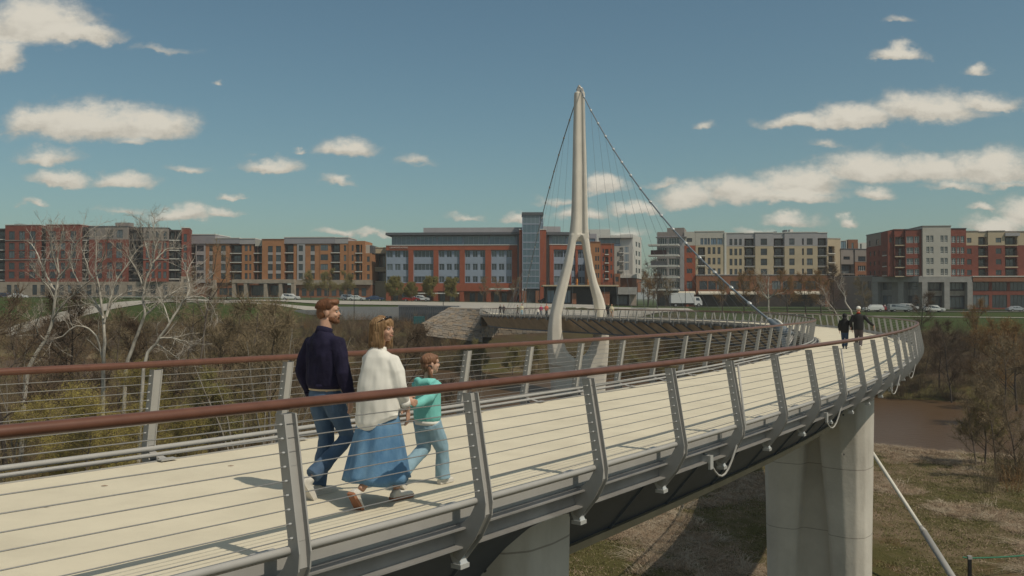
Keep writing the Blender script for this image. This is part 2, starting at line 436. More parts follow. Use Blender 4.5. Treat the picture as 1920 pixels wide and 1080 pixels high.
bridge = thing('footbridge', 'curved grey steel footbridge with cream deck, brown handrails and wire fences, sweeping across the river', 'footbridge', (0, 0, 0))
def side_frames(side, a=S0, b=S1): return [(fr(s)[0], fr(s)[1] * side, UP) for s in stations(a, b)]

# deck slab
mb = MB(); mb.sweep(FRAMES, [(-2.02, 0), (2.02, 0), (2.02, -.22), (-2.02, -.22)][::-1]); mb.build('deck_slab', M_DECK, bridge)
for sd in (1, -1):
    F = side_frames(sd)
    def strip(prof, name, m, smooth=False):
        mb = MB(); mb.sweep(F, prof if sd == 1 else prof[::-1]); return mb.build(name, m, bridge, smooth, fix=True)
    strip([(2.024, .012), (2.05, .012), (2.05, -.23), (2.024, -.23)], 'edge_angle', M_STEEL)
    strip([(2.06, -.13), (2.20, -.13), (2.20, -.145), (2.08, -.145), (2.08, -.30), (2.17, -.30), (2.17, -.315), (2.06, -.315)], 'edge_channel', M_STEEL_MID)
    def ctube(o, z, r, n, name, m, rz=None):
        strip([(o + r * cos(2 * pi * k / n), z + (rz or r) * sin(2 * pi * k / n)) for k in range(n)], name, m, True)
    ctube(WK - .035, ZK - .02, .031, 10, 'lower_tube', M_STEEL)
    ctube(WK - .15, ZK - .075, .025, 8, 'lower_tube', M_STEEL)
    ctube(WT, HT, .044, 14, 'handrail', M_RAIL, .038)
    nw = 9
    for k in range(nw):
        f = (k + .75) / (nw + .6)
        ctube(WK + .01 + (WT - WK) * f + .01, ZK + (HT - .05 - ZK) * f, .0042, 4, 'wire_rope', M_WIRE)
# posts: two plates and the web between them
POST = [(2.06, -.40), (2.13, -.43), (2.30, -.22), (2.405, -.02), (2.415, .10), (2.40, .18), (WT + .055, HT - .06), (WT - .035, HT - .06), (2.30, .16), (2.295, .06), (2.25, -.02), (2.05, -.20)]
def post_mesh(side):
    mb = MB()
    for t0 in (-.054, .042):
        P = [(o * side, t, z) for t in (t0, t0 + .012) for (o, z) in POST]
        n = len(POST)
        mb.add(P, [tuple(range(n)), tuple(range(2 * n - 1, n - 1, -1))] + [(k, n + k, n + (k + 1) % n, (k + 1) % n) for k in range(n)])
    def web(a, b, th=.008):
        (o0, z0), (o1, z1) = a, b
        mb.add([(o0 * side, -.042, z0), (o0 * side, .042, z0), (o1 * side, .042, z1), (o1 * side, -.042, z1),
                ((o0 + .012) * side, -.042, z0), ((o0 + .012) * side, .042, z0), ((o1 + .012) * side, .042, z1), ((o1 + .012) * side, -.042, z1)],
               [(0, 1, 2, 3), (7, 6, 5, 4), (0, 4, 5, 1), (1, 5, 6, 2), (2, 6, 7, 3), (3, 7, 4, 0)])
    mb.box(min(side * 1.94, side * 2.045), max(side * 1.94, side * 2.045), -.10, .10, .014, .030); web((2.04, .02), (2.285, .075))
    web((2.350, .17), (WT + .005, HT - .065)); web((2.370, -.01), (2.350, .168)); web((2.27, -.195), (2.368, -.015)); web((2.312, .14), (WT - .028, HT - .065)); web((2.27, -.01), (2.312, .135)); web((2.07, -.18), (2.26, -.015))
    return mb
def fitting_mesh(side):
    out = []
    for k in range(9):
        mb = MB()
        f = (k + .75) / 9.6
        o = (WK + .02 + (WT - WK) * f) * side; z = ZK + (HT - .05 - ZK) * f
        for sg in (-1, 1):
            mb = MB(); mb.tube([(o, sg * .054, z), (o, sg * .068, z), (o, sg * .073, z)], [.009, .009, .004], 6)
            out.append(mb.mesh('wire_fitting', M_CLAMP))
    return out
def bracket_mesh(side):
    mb = MB()
    mb.add([(side * 2.03, -.05, -.23), (side * 2.03, .05, -.23), (side * 2.14, .05, -.46), (side * 2.14, -.05, -.46),
            (side * 1.95, -.05, -.23), (side * 1.95, .05, -.23), (side * 2.06, .05, -.47), (side * 2.06, -.05, -.47)],
           [(0, 1, 2, 3), (7, 6, 5, 4), (0, 4, 5, 1), (1, 5, 6, 2), (2, 6, 7, 3), (3, 7, 4, 0)])
    mb.box(min(side * 2.04, side * 2.15), max(side * 2.04, side * 2.15), -.06, .06, -.50, -.46)
    return mb
PM = {}
for sd in (1, -1):
    a, b, c = post_mesh(sd), fitting_mesh(sd), bracket_mesh(sd)
    def fx(mbx, nm, m):
        me = mbx.mesh(nm, m); bm = bmesh.new(); bm.from_mesh(me); bmesh.ops.recalc_face_normals(bm, faces=bm.faces); bm.to_mesh(me); bm.free(); return me
    PM[sd] = (fx(a, 'post', M_STEEL), b, fx(c, 'foot_bracket', M_CLAMP))
NPOST = 0
for sd, s_start in ((1, -1.555), (-1, .193)):
    k = -3
    while True:
        s = s_start + k * 1.9271; k += 1
        if s < S0 + .3: continue
        if s > S1 - .3: break
        o, r, h = fr(s)
        p = link('post', PM[sd][0], bridge)
        p.matrix_world = Matrix.Translation(o) @ Matrix((((r.x, h.x, 0, 0)), (r.y, h.y, 0, 0), (0, 0, 1, 0), (0, 0, 0, 1)))
        NPOST += 1
        if s < 34:
            if s < 12:
                for fm in PM[sd][1]: link('wire_fitting', fm, p)
            if sd == 1: link('foot_bracket', PM[sd][2], p)
# girder under the deck: cantilever soffit, dark web, tan lip
SFR = FRAMES
for sd in (1, -1):
    F = side_frames(sd)
    def strip2(prof, name, m):
        mb = MB(); mb.sweep(F, prof if sd == 1 else prof[::-1]); return mb.build(name, m, bridge, False, fix=True)
    strip2([(1.95, -.24), (1.95, -.27), (1.30, -.58), (1.30, -.55)], 'soffit_panel', M_STEEL_DARK)
    strip2([(1.30, -.60), (.62, -1.42), (.56, -1.42), (1.24, -.60)], 'girder_web', M_GIRDER)
    strip2([(.62, -1.42), (.69, -1.42), (.69, -1.52), (.62, -1.52)], 'girder_lip', M_LIP)
    strip2([(1.30, -.595), (1.37, -.60), (1.37, -.615), (1.30, -.61)], 'girder_ledge', M_LIP)
mb = MB(); mb.sweep(FRAMES, [(-.615, -1.44), (.615, -1.44), (.615, -1.50), (-.615, -1.50)][::-1]); mb.build('girder_bottom', M_WEATHER, bridge, fix=True)
# girder stiffener ribs and the far span's deep weathered soffit with slanted ribs
rib = MB()
s = -6.0
rib_me = {}
for sd in (1, -1):
    m_ = MB(); m_.add([(sd * 1.335, -.01, -.59), (sd * 1.335, .01, -.59), (sd * .64, .01, -1.45), (sd * .64, -.01, -1.45), (sd * 1.26, -.01, -.62), (sd * 1.26, .01, -.62), (sd * .60, .01, -1.44), (sd * .60, -.01, -1.44)],
               [(0, 1, 2, 3), (7, 6, 5, 4), (0, 4, 5, 1), (1, 5, 6, 2), (2, 6, 7, 3), (3, 7, 4, 0)])
    rib_me[sd] = m_.mesh('girder_rib', M_STEEL_DARK)
while s < 60:
    for sd in (1,):
        o, r, h = fr(s); p = link('girder_rib', rib_me[sd], bridge)
        p.matrix_world = Matrix.Translation(o) @ Matrix(((r.x, h.x, 0, 0), (r.y, h.y, 0, 0), (0, 0, 1, 0), (0, 0, 0, 1)))
    s += 1.9271
F = [(fr(s)[0], -fr(s)[1], UP) for s in stations(68, 178)]
mb = MB(); mb.sweep(F, [(2.0, -.30), (2.0, -.33), (.78, -2.12), (.74, -2.06)]); mb.build('fairing_panel', M_WEATHER, bridge, fix=True)
mb = MB(); mb.sweep(F, [(.70, -2.06), (.86, -2.06), (.86, -2.24), (.70, -2.24)]); mb.build('fairing_lip', M_STEEL_DARK, bridge, fix=True)
s = 69.0
while s < 124:
    a, ra, _ = fr(s); b, rb, _ = fr(s - 3.2); _, _, h = fr(s)
    mb = MB(); w = h * .26
    A = [a - ra * 2.03 + UP * -.30, a - ra * 2.03 + UP * -.30 + w, b - rb * .80 + UP * -2.12 + w, b - rb * .80 + UP * -2.12]
    nrm = (-ra * .8 - UP * .55).normalized() * .10
    mb.add(A + [q + nrm for q in A], [(0, 1, 2, 3), (7, 6, 5, 4), (0, 4, 5, 1), (1, 5, 6, 2), (2, 6, 7, 3), (3, 7, 4, 0)])
    mb.build('fairing_rib', M_STEEL_DARK, bridge, fix=True)
    s += 3.0
s = 69.0
while s < 190:
    o, r, h = fr(s); mb = MB(); mb.obox(o - r * 2.10 - UP * .32, r * .13, h * .12, UP * .22); mb.build('outrigger', M_STEEL, bridge); s += 1.9271 * 1.5
# conduit loops hanging at the expansion posts
for s in (6.15 - .0, 11.95, 19.6, 25.4):
    o, r, h = fr(s); pts = []
    for k in range(11):
        a = k / 10
        pts.append(o + r * (2.34 - .25 * a) - h * (.62 * a) + UP * (-.05 - .42 * sin(pi * min(1, a * 1.05)) - .14 * a))
    mb = MB(); mb.tube([o + r * 2.30 + UP * .95 - h * -.09, o + r * 2.40 + UP * .12 + h * .09] + pts, .016, 6); mb.build('conduit', M_STEEL, bridge, True)
    mb = MB(); mb.obox(o + r * 2.10 - h * .66 - UP * .26, r * .09, h * .04, UP * .05); mb.obox(o + r * 2.2 - h * .66 - UP * .3, r * .015, h * .05, UP * .09); mb.build('cable_anchor_box', M_CLAMP, bridge)

# ------------------------------------------------------------------ piers
def pier(s, half, label, ang=0):
    o, r, h = fr(s)
    root = thing('bridge_pier', label, 'pier', (o.x, o.y, 0), atan2(r.y, r.x) + ang)
    top = o.z - .55
    g = ground(o.x, o.y) - 1.0
    rows = 16
    def shaft(sgn):
        """one of the two fluted shafts; outline in plan bulges outward and thins towards the ground"""
        mb = MB(); rings = []
        for i in range(rows + 1):
            t = i / rows; z = top + (g - top) * t
            fl = (1 - t) ** 2.2
            w = half * (1 - .10 * t)                     # outer reach
            inner = .16 + .34 * sm((t - .02) / .5)
            d = .62 - .06 * t + .10 * fl
            x0, x1 = inner, w
            ring = [(x0, -d * .80), (x0 + .10, -d), ((x0 + x1) / 2, -d * 1.10), (x1 - .22, -d * .96), (x1 - .04, -d * .62), (x1, 0), (x1 - .04, d * .62), (x1 - .22, d * .96), ((x0 + x1) / 2, d * 1.10), (x0 + .10, d), (x0, d * .80), (x0 - .06, 0)]
            rings.append([(sgn * a, b, z) for a, b in ring])
        n = len(rings[0]); vs = [v for R in rings for v in R]
        fs = [(i * n + k, i * n + (k + 1) % n, (i + 1) * n + (k + 1) % n, (i + 1) * n + k) for i in range(rows) for k in range(n)]
        fs += [tuple(range(n)), tuple(rows * n + k for k in range(n))]
        mb.add(vs, fs); return mb
    mb = shaft(1); q = shaft(-1); mb.add(q.v, q.f); mb.box(-.75, .75, -.20, .20, g, top)      # two fluted shafts and the recessed web between them
    remeshed(mb, 'shaft', M_PIER, root, .045, 3, .5)
    rp = random.Random(4)
    for k in range(7):
        for sx in (-.62, .62):
            mb = MB(); z = top - .7 - k * 1.1; x = sx * half; t = (k * 1.1 + .7) / (top - g); dd = (.62 - .06 * t + .10 * (1 - t) ** 2.2) * 1.075; mb.tube([(x, -dd, z), (x, -.40, z)], .028, 8); mb.build('tie_hole_plug', M_CONC_DARK, root)
    mb = MB(); mb.box(-half * .9, half * .9, -.5, .5, top, top + .12); mb.build('bearing_pad', M_STEEL_DARK, root)
    return root
pier(3.2, 1.20, 'broad concrete bridge pier under the near deck, only its top right corner in view')
pier(20.9, 1.52, 'tall fluted concrete bridge pier standing in the meadow below the bend, half in deck shade', radians(-8))

# ------------------------------------------------------------------ tower
TY = 123.0
def make_tower():
    bx = XY(1086, TY)
    root = thing('bridge_tower', 'tall pale concrete wishbone tower straddling the bridge with a keyhole opening', 'tower', (bx, TY, -1.5))
    base = Vector((bx, TY, -1.5))
    # outline rows: y pixel, left outer, left inner, right inner, right outer
    R = [(172, 1077, None, None, 1096), (250, 1075, None, None, 1098), (330, 1073.5, None, None, 1100), (400, 1071.5, None, None, 1101.5), (430, 1069, None, None, 1102.5),
         (446, 1066.5, 1082, 1092, 1104), (455, 1065.5, 1079.5, 1091.5, 1105), (470, 1062.5, 1077.5, 1093.5, 1107), (500, 1055, 1073, 1099, 1112), (530, 1046.5, 1066, 1105, 1119.5),
         (560, 1038, 1059, 1112, 1131), (590, 1031, 1052.5, 1117, 1138), (615, 1027.5, 1053, 1116, 1140.5), (640, 1026, 1057, 1111, 1141), (655, 1027, 1062, 1104.5, 1140.5), (663, 1027.5, 1067, 1099, 1140), (669, 1028, 1075, 1092, 1139.5),
         (672, 1028.3, None, None, 1139.2), (700, 1031, None, None, 1137), (730, 1034, None, None, 1134.5), (775, 1036, None, None, 1132)]
    def ring(xa, xb, y, d, groove):
        xa, xb = XY(xa, TY), XY(xb, TY); z = ZY(y, TY); m = (xa + xb) / 2; w = (xb - xa) / 2
        P = []
        if groove is None:      # rounded blade section: the near face is curved, the right cheek flat
            prof = [(-1, .15), (-.86, -.72), (-.45, -1), (.55, -1), (.94, -.82), (1, -.3), (1, .8), (.7, 1), (-.7, 1), (-1, .7)]
        else:
            g = groove
            prof = [(-1, .15), (-.88, -.72), (-.52, -1), (-.28, -1), (0.0, -1 + g * .6), (.30, -1 + g), (.40, -1 + g), (.55, -1), (.95, -1), (1, -.85), (1, .8), (.7, 1), (-.7, 1), (-1, .7)]
        return [Vector((m + a * w, TY + b * d, z)) - base for a, b in prof]
    def loft(rings, caps=True):
        mb = MB(); n = len(rings[0]); vs = [v for q in rings for v in q]
        fs = [(i * n + k, i * n + (k + 1) % n, (i + 1) * n + (k + 1) % n, (i + 1) * n + k) for i in range(len(rings) - 1) for k in range(n)]
        if caps: fs += [tuple(range(n)), tuple((len(rings) - 1) * n + k for k in range(n))]
        mb.add(vs, fs); return mb
    def dep(y): return .62 + .75 * sm((y - 200) / 450)
    def finish(mb, nm):
        o = mb.build(nm, M_TOWER, root, smooth=False, fix=True)
        return o
    def dense(rows):
        out = []
        for a, b in zip(rows, rows[1:]):
            n = max(1, int(abs(b[0] - a[0]) / 6))
            for k in range(n): t = k / n; out.append(tuple(a[j] + (b[j] - a[j]) * t for j in range(len(a))))
        out.append(rows[-1]); return out
    def smooth_rows(rows):      # Catmull-Rom through the outline rows
        out = []
        for i in range(len(rows) - 1):
            p0, p1, p2, p3 = rows[max(i - 1, 0)], rows[i], rows[i + 1], rows[min(i + 2, len(rows) - 1)]
            n = max(1, int(abs(p2[0] - p1[0]) / 5))
            for k in range(n):
                t = k / n; q = []
                for j in range(len(p1)):
                    m1 = (p2[j] - p0[j]) / max(1e-6, (p2[0] - p0[0])) * (p2[0] - p1[0]); m2 = (p3[j] - p1[j]) / max(1e-6, (p3[0] - p1[0])) * (p2[0] - p1[0])
                    q.append((2 * t**3 - 3 * t**2 + 1) * p1[j] + (t**3 - 2 * t**2 + t) * m1 + (-2 * t**3 + 3 * t**2) * p2[j] + (t**3 - t**2) * m2)
                out.append(tuple(q))
        out.append(rows[-1]); return out
    shell = MB()
    def put(q): shell.add(q.v, q.f)
    put(loft([ring(a, b, y, dep(y), .30) for (y, a, b) in smooth_rows([(r[0], r[1], r[4]) for r in R[:6]])]))
    L = [(r[0], r[1], r[2]) for r in R[5:17]]; L2 = [(r[0], r[3], r[4]) for r in R[5:17]]
    L[0] = (446, 1066.5, 1085.0); L2[0] = (446, 1088.0, 1104)
    L = [(440, 1067.5, 1088)] + L + [(685, 1029, 1086)]; L2 = [(440, 1085, 1103.3)] + L2 + [(685, 1082, 1138.3)]
    put(loft([ring(a, b, y, dep(y), None) for (y, a, b) in dense(L)])); put(loft([ring(a, b, y, dep(y), None) for (y, a, b) in dense(L2)]))
    put(loft([ring(a, b, y, dep(y), None) for (y, a, b) in dense([(673, 1028.2, 1139.3)] + [(r[0], r[1], r[4]) for r in R[18:]])]))
    x0, x1 = XY(1080, TY), XY(1094, TY); t = MB(); t.box(x0 - bx, x1 - bx, -.62, .9, ZY(452, TY) + 1.5, ZY(434, TY) + 1.5); put(t)
    remeshed(shell, 'concrete_shell', M_TOWER, root, .085, 9, .6)
    # web above the keyhole
    mb = MB()
    for q in (1085.6, 1091.4): mb.box(XY(q - 2.3, TY) - bx, XY(q + 2.3, TY) - bx, -.80, -.5, ZY(440.2, TY) + 1.5, ZY(438.8, TY) + 1.5)
    mb.build('vent_slot', M_BLACK, root)
    # saddle on the tip
    mb = MB(); z = ZY(172, TY) + 1.5; cx = XY(1087, TY) - bx
    mb.obox((cx, 0, z + .22), (.36, 0, -.06), (0, .34, 0), (.04, 0, .26)); mb.tube([(cx - .35, -.1, z + .2), (cx - .1, -.1, z + .75), (cx + .25, -.1, z + .45), (cx + .62, -.2, z - .35)], [.16, .22, .24, .14], 8)
    mb.sphere((cx - .02, -.1, z + .82), .16); mb.tube([(cx + .4, 0, z + .1), (cx + .66, -.2, z - .6)], .13, 8)
    mb.build('cable_saddle', M_STEEL, root, fix=True)
    return root
make_tower()
TOP = Vector((XY(1088, TY), TY, ZY(166, TY)))

# ------------------------------------------------------------------ suspension cables, hangers, stay
def suspension(pix, anchor, s_rng, side, label, clamps):
    """cable in the vertical plane between the tower tip and its deck anchor"""
    root = thing('suspension_cable', label, 'cable', tuple(anchor))
    dx, dy = anchor.x - TOP.x, anchor.y - TOP.y
    pts = []
    for (px, py) in pix:
        k = (px - 960) / FPX
        den = dx - k * dy
        t = (k * TOP.y - TOP.x) / den
        t = max(0, min(1, t)); Y = TOP.y + dy * t
        pts.append((t, Vector((TOP.x + dx * t, Y, ZY(py, Y)))))
    pts = [(0.0, TOP)] + [p for p in pts if 0.01 < p[0] < .99] + [(1.0, Vector(anchor))]
    pts.sort(key=lambda q: q[0])
    # smooth with a quadratic fit of height over t
    n = len(pts); 
    def solve(A, B):
        m = [r[:] + [b] for r, b in zip(A, B)]
        for i in range(len(m)):
            pv = max(range(i, len(m)), key=lambda r: abs(m[r][i])); m[i], m[pv] = m[pv], m[i]
            for j in range(len(m)):
                if j != i:
                    f = m[j][i] / m[i][i]; m[j] = [a - f * b for a, b in zip(m[j], m[i])]
        return [m[i][-1] / m[i][i] for i in range(len(m))]
    z0, z1 = TOP.z, anchor.z
    num = sum((z0 + (z1 - z0) * t - p.z) * t * (1 - t) for t, p in pts); den = sum((t * (1 - t)) ** 2 for t, p in pts) or 1
    sag = num / den
    def at(t): return Vector((TOP.x + dx * t, TOP.y + dy * t, z0 + (z1 - z0) * t - sag * t * (1 - t)))
    mb = MB(); mb.tube([at(i / 40) - anchor for i in range(41)], .075, 8); mb.build('main_cable', M_CABLE, root, True)
    for k in range(clamps):
        t = (k + .55) / (clamps + .35); t = t ** .95
        p = at(t); d = (at(min(1, t + .01)) - p).normalized()
        mb = MB(); mb.tube([p - d * .26 - anchor, p - d * .1 - anchor, p + d * .1 - anchor, p + d * .26 - anchor], [.10, .15, .15, .10], 8)
        c = mb.build('cable_clamp', M_CLAMP, root, True)
        s = s_rng[0] + (s_rng[1] - s_rng[0]) * (k + .5) / clamps
        o, r, h = fr(s); e = o + r * side * 2.35 + UP * .1
        mb = MB(); mb.tube([p - UP * .15 - anchor, e - anchor], .014, 4); mb.build('hanger', M_CABLE, root)
    return root, at
o, r, h = fr(57.0); A1 = o - r * 2.75 + UP * -.15
suspension([(1105, 200), (1120, 229), (1134, 256), (1150, 283), (1166, 308), (1183, 335), (1239, 401), (1258, 425), (1278, 447), (1299, 468), (1322, 488), (1345, 510), (1368, 529), (1395, 551), (1421, 567), (1450, 586)],
           A1, (118, 64), -1, 'thick grey suspension cable from the tower tip down to the inside of the near bend', 17)
o, r, h = fr(197.0); A2 = o + r * 2.6 + UP * .1
suspension([(1066, 235), (1045, 310), (1030, 360), (1010, 425), (990, 510)], A2, (128, 194), 1, 'thin grey suspension cable running from the tower tip down left to the far landing', 14)
# anchor arm and white collar where the main cable meets the deck
mb = MB(); o, r, h = fr(57.0); q = A1
root = thing('cable_socket', 'grey steel socket with pale collar holding the thick cable inside the bend', 'cable socket', tuple(q))
mb.tube([Vector((0, 0, 0)), r * .9 - UP * .4], .28, 8); mb.build('anchor_arm', M_STEEL, root)
mb = MB(); d = (TOP - q).normalized(); d.z *= .62; d.normalize(); mb.tube([d * -.4, d * .6, d * 2.4, d * 3.0], [.34, .34, .22, .12], 10); mb.build('socket_body', M_CABLE, root, True)
mb = MB(); mb.tube([d * .8 + UP * .26 + r * .1, d * 1.6 + UP * .33 + r * .1, d * 2.3 + UP * .24 + r * .1], .09, 8); mb.build('pale_collar', M_WHITEPIPE, root, True)
mb = MB(); mb.tube([Vector((0, 0, -.1)), Vector((.1, -.2, -1.2)), r * .8 + Vector((.2, -.4, -2.4))], [.42, .5, .40], 10); mb.build('anchor_block', M_STEEL, root, True)
# stay down to the meadow
root = thing('ground_stay', 'slim white stay pipe with grey lower sleeve sloping down to the meadow behind the pier', 'stay', (18.6, 33.0, 0))
b0 = Vector((18.6, 33.0, 0)); top = W(1500, 645, 53.5)
P1 = W(1640, 855, 44.0); P2 = W(1733, 998, 39.0); P3 = W(1860, 1200, 33.5)
mb = MB(); mb.tube([top - b0, P1 - b0, P2 - b0], .085, 10); mb.build('upper_pipe', M_WHITEPIPE, root, True)
mb = MB(); mb.tube([P2 - b0, P3 - b0], .135, 10); mb.tube([P2 - b0 + (top - P2).normalized() * .35, P2 - b0], [.09, .15], 10); mb.build('lower_sleeve', M_STEEL, root, True)

# ------------------------------------------------------------------ buildings on the far bank
M_BRICK_RED = mat('deep_red_brick', (.20, .052, .034), .9, .18, .6, bump=.1, bscale=6, stain=.2)
M_BRICK_ORANGE = mat('orange_brick', (.36, .165, .075), .9, .15, .6, bump=.1, bscale=6, stain=.15)
M_BRICK_BRIGHT = mat('bright_red_brick', (.29, .075, .036), .9, .14, .5, bump=.1, bscale=6, stain=.1)
M_BRICK_BROWN = mat('brown_brick', (.24, .10, .052), .9, .16, .6, bump=.1, bscale=6, stain=.2)
M_PANEL_GREY = mat('pale_grey_wall_panel', (.34, .33, .345), .75, .06, .5, stain=.1)
M_PANEL_DKGREY = mat('mid_grey_roof_panel', (.27, .26, .29), .75, .06, .4, stain=.1)
M_PANEL_TAUPE = mat('taupe_stucco', (.245, .215, .20), .85, .07, .5, stain=.15)
M_PANEL_BEIGE = mat('beige_stucco', (.47, .385, .27), .85, .07, .5, stain=.12)
M_PANEL_CREAM = mat('cream_white_stucco', (.44, .42, .38), .85, .06, .5, stain=.1)
M_PANEL_BLUE = mat('blue_grey_metal_panel', (.27, .32, .41), .5, .06, .4)
M_WHITE = mat('white_metal_trim', (.58, .57, .54), .6, .04, 1)
M_STONE = mat('pale_podium_stone', (.33, .275, .225), .9, .2, .8, stain=.3)
M_STONE_GREY = mat('grey_podium_stone', (.30, .29, .28), .9, .16, .8, stain=.25)
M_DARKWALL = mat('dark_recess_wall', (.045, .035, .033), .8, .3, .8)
M_ROOF = mat('flat_roof_membrane', (.25, .24, .23), .9, .1, .3)
M_ROOFDARK = mat('dark_metal_roof_edge', (.09, .095, .11), .5, .1, .5)
M_FRAME_DK = mat('dark_window_frame', (.035, .035, .04), .5, .1, 1)
M_FRAME_WT = mat('white_window_frame', (.50, .50, .48), .5, .05, 1)
M_RAILING = mat('black_balcony_railing', (.03, .03, .035), .5, .1, 1)
M_AWNING = mat('cream_awning_canvas', (.48, .44, .37), .8, .06, 1)
def glass(name, col, rough=.12, spec=.9, var=.5, sc=.25):
    m = mat(name, col, rough, var, sc, spec=spec)
    N, L = m.node_tree.nodes, m.node_tree.links; p = N['Principled BSDF']; src = p.inputs['Base Color'].links[0].from_socket     # some panes have pale blinds or curtains behind them
    oi = N.new('ShaderNodeObjectInfo'); r = N.new('ShaderNodeMapRange'); r.inputs[1].default_value = .55; r.inputs[2].default_value = 1.0; r.inputs[4].default_value = .75; L.new(oi.outputs['Random'], r.inputs[0])
    x = N.new('ShaderNodeMix'); x.data_type = 'RGBA'; L.new(r.outputs[0], x.inputs[0]); L.new(src, x.inputs[6]); x.inputs[7].default_value = (.15, .19, .22, 1); L.new(x.outputs[2], p.inputs['Base Color'])
    return m
M_GLASS = glass('dark_window_glass', (.030, .045, .062))
M_GLASS_BLUE = glass('blue_curtain_wall_glass', (.13, .21, .30), .14, .9, .35, .12)
M_GLASS_TEAL = glass('teal_lift_tower_glass', (.08, .15, .20), .12, .9, .35, .12)

class Facade:
    def __init__(s, u0, Y0, u1, Y1):
        s.a = Vector((XY(u0, Y0), Y0, 0)); s.b = Vector((XY(u1, Y1), Y1, 0)); s.u0, s.u1 = u0, u1
        s.Yr = (Y0 + Y1) / 2; s.d = (s.b - s.a).normalized(); s.n = Vector((s.d.y, -s.d.x, 0))   # towards the viewer
        s.rz = atan2(s.d.y, s.d.x)
    def t(s, u):
        k = (u - 960) / FPX
        return (k * s.a.y - s.a.x) / (s.d.x - k * s.d.y)
    def z(s, v): return ZC - (v - HOR) / FPX * s.Yr
WIN_CACHE = {}
def window_mesh(w, h, d, nm, fm, gm, hbar):
    key = (round(w, 1), round(h, 1), round(d, 2), nm, fm.name, gm.name, hbar)
    if key not in WIN_CACHE:
        w, h = key[0], key[1]; e = .09
        mb = MB()
        mb.box(0, w, d - .10, d - .02, 0, e); mb.box(0, w, d - .10, d - .02, h - e, h); mb.box(0, e, d - .10, d - .02, e, h - e); mb.box(w - e, w, d - .10, d - .02, e, h - e)
        for k in range(1, nm): x = w * k / nm; mb.box(x - .05, x + .05, d - .10, d - .02, e, h - e)
        if hbar: mb.box(e, w - e, d - .115, d - .02, h * hbar - .05, h * hbar + .05)
        fme = mb.mesh('window', fm)
        mb = MB(); mb.box(.02, w - .02, d - .05, d - .03, .02, h - .02); gme = mb.mesh('pane', gm)
        WIN_CACHE[key] = (fme, gme)
    return WIN_CACHE[key]
RAIL_CACHE = {}
def railing_mesh(w, m):
    key = (round(w, 1), m.name)
    if key not in RAIL_CACHE:
        w = key[0]; mb = MB(); mb.box(0, w, -.03, .02, 1.02, 1.08); mb.box(0, w, -.02, .01, .08, .12)
        n = max(3, int(w / .28))
        for k in range(n + 1): x = w * k / n; mb.box(x - .022, x + .022, -.015, .01, .12, 1.02)
        RAIL_CACHE[key] = mb.mesh('balcony_railing', m)
    return RAIL_CACHE[key]
def place(parent, me, name, F, t, z, off=0):
    o = link(name, me, parent); p = F.a + F.d * t + F.n * off
    o.location = Vector((p.x, p.y, z)) - Vector(parent.location); o.rotation_euler = (0, 0, F.rz)
    return o
WALLNAME = {}
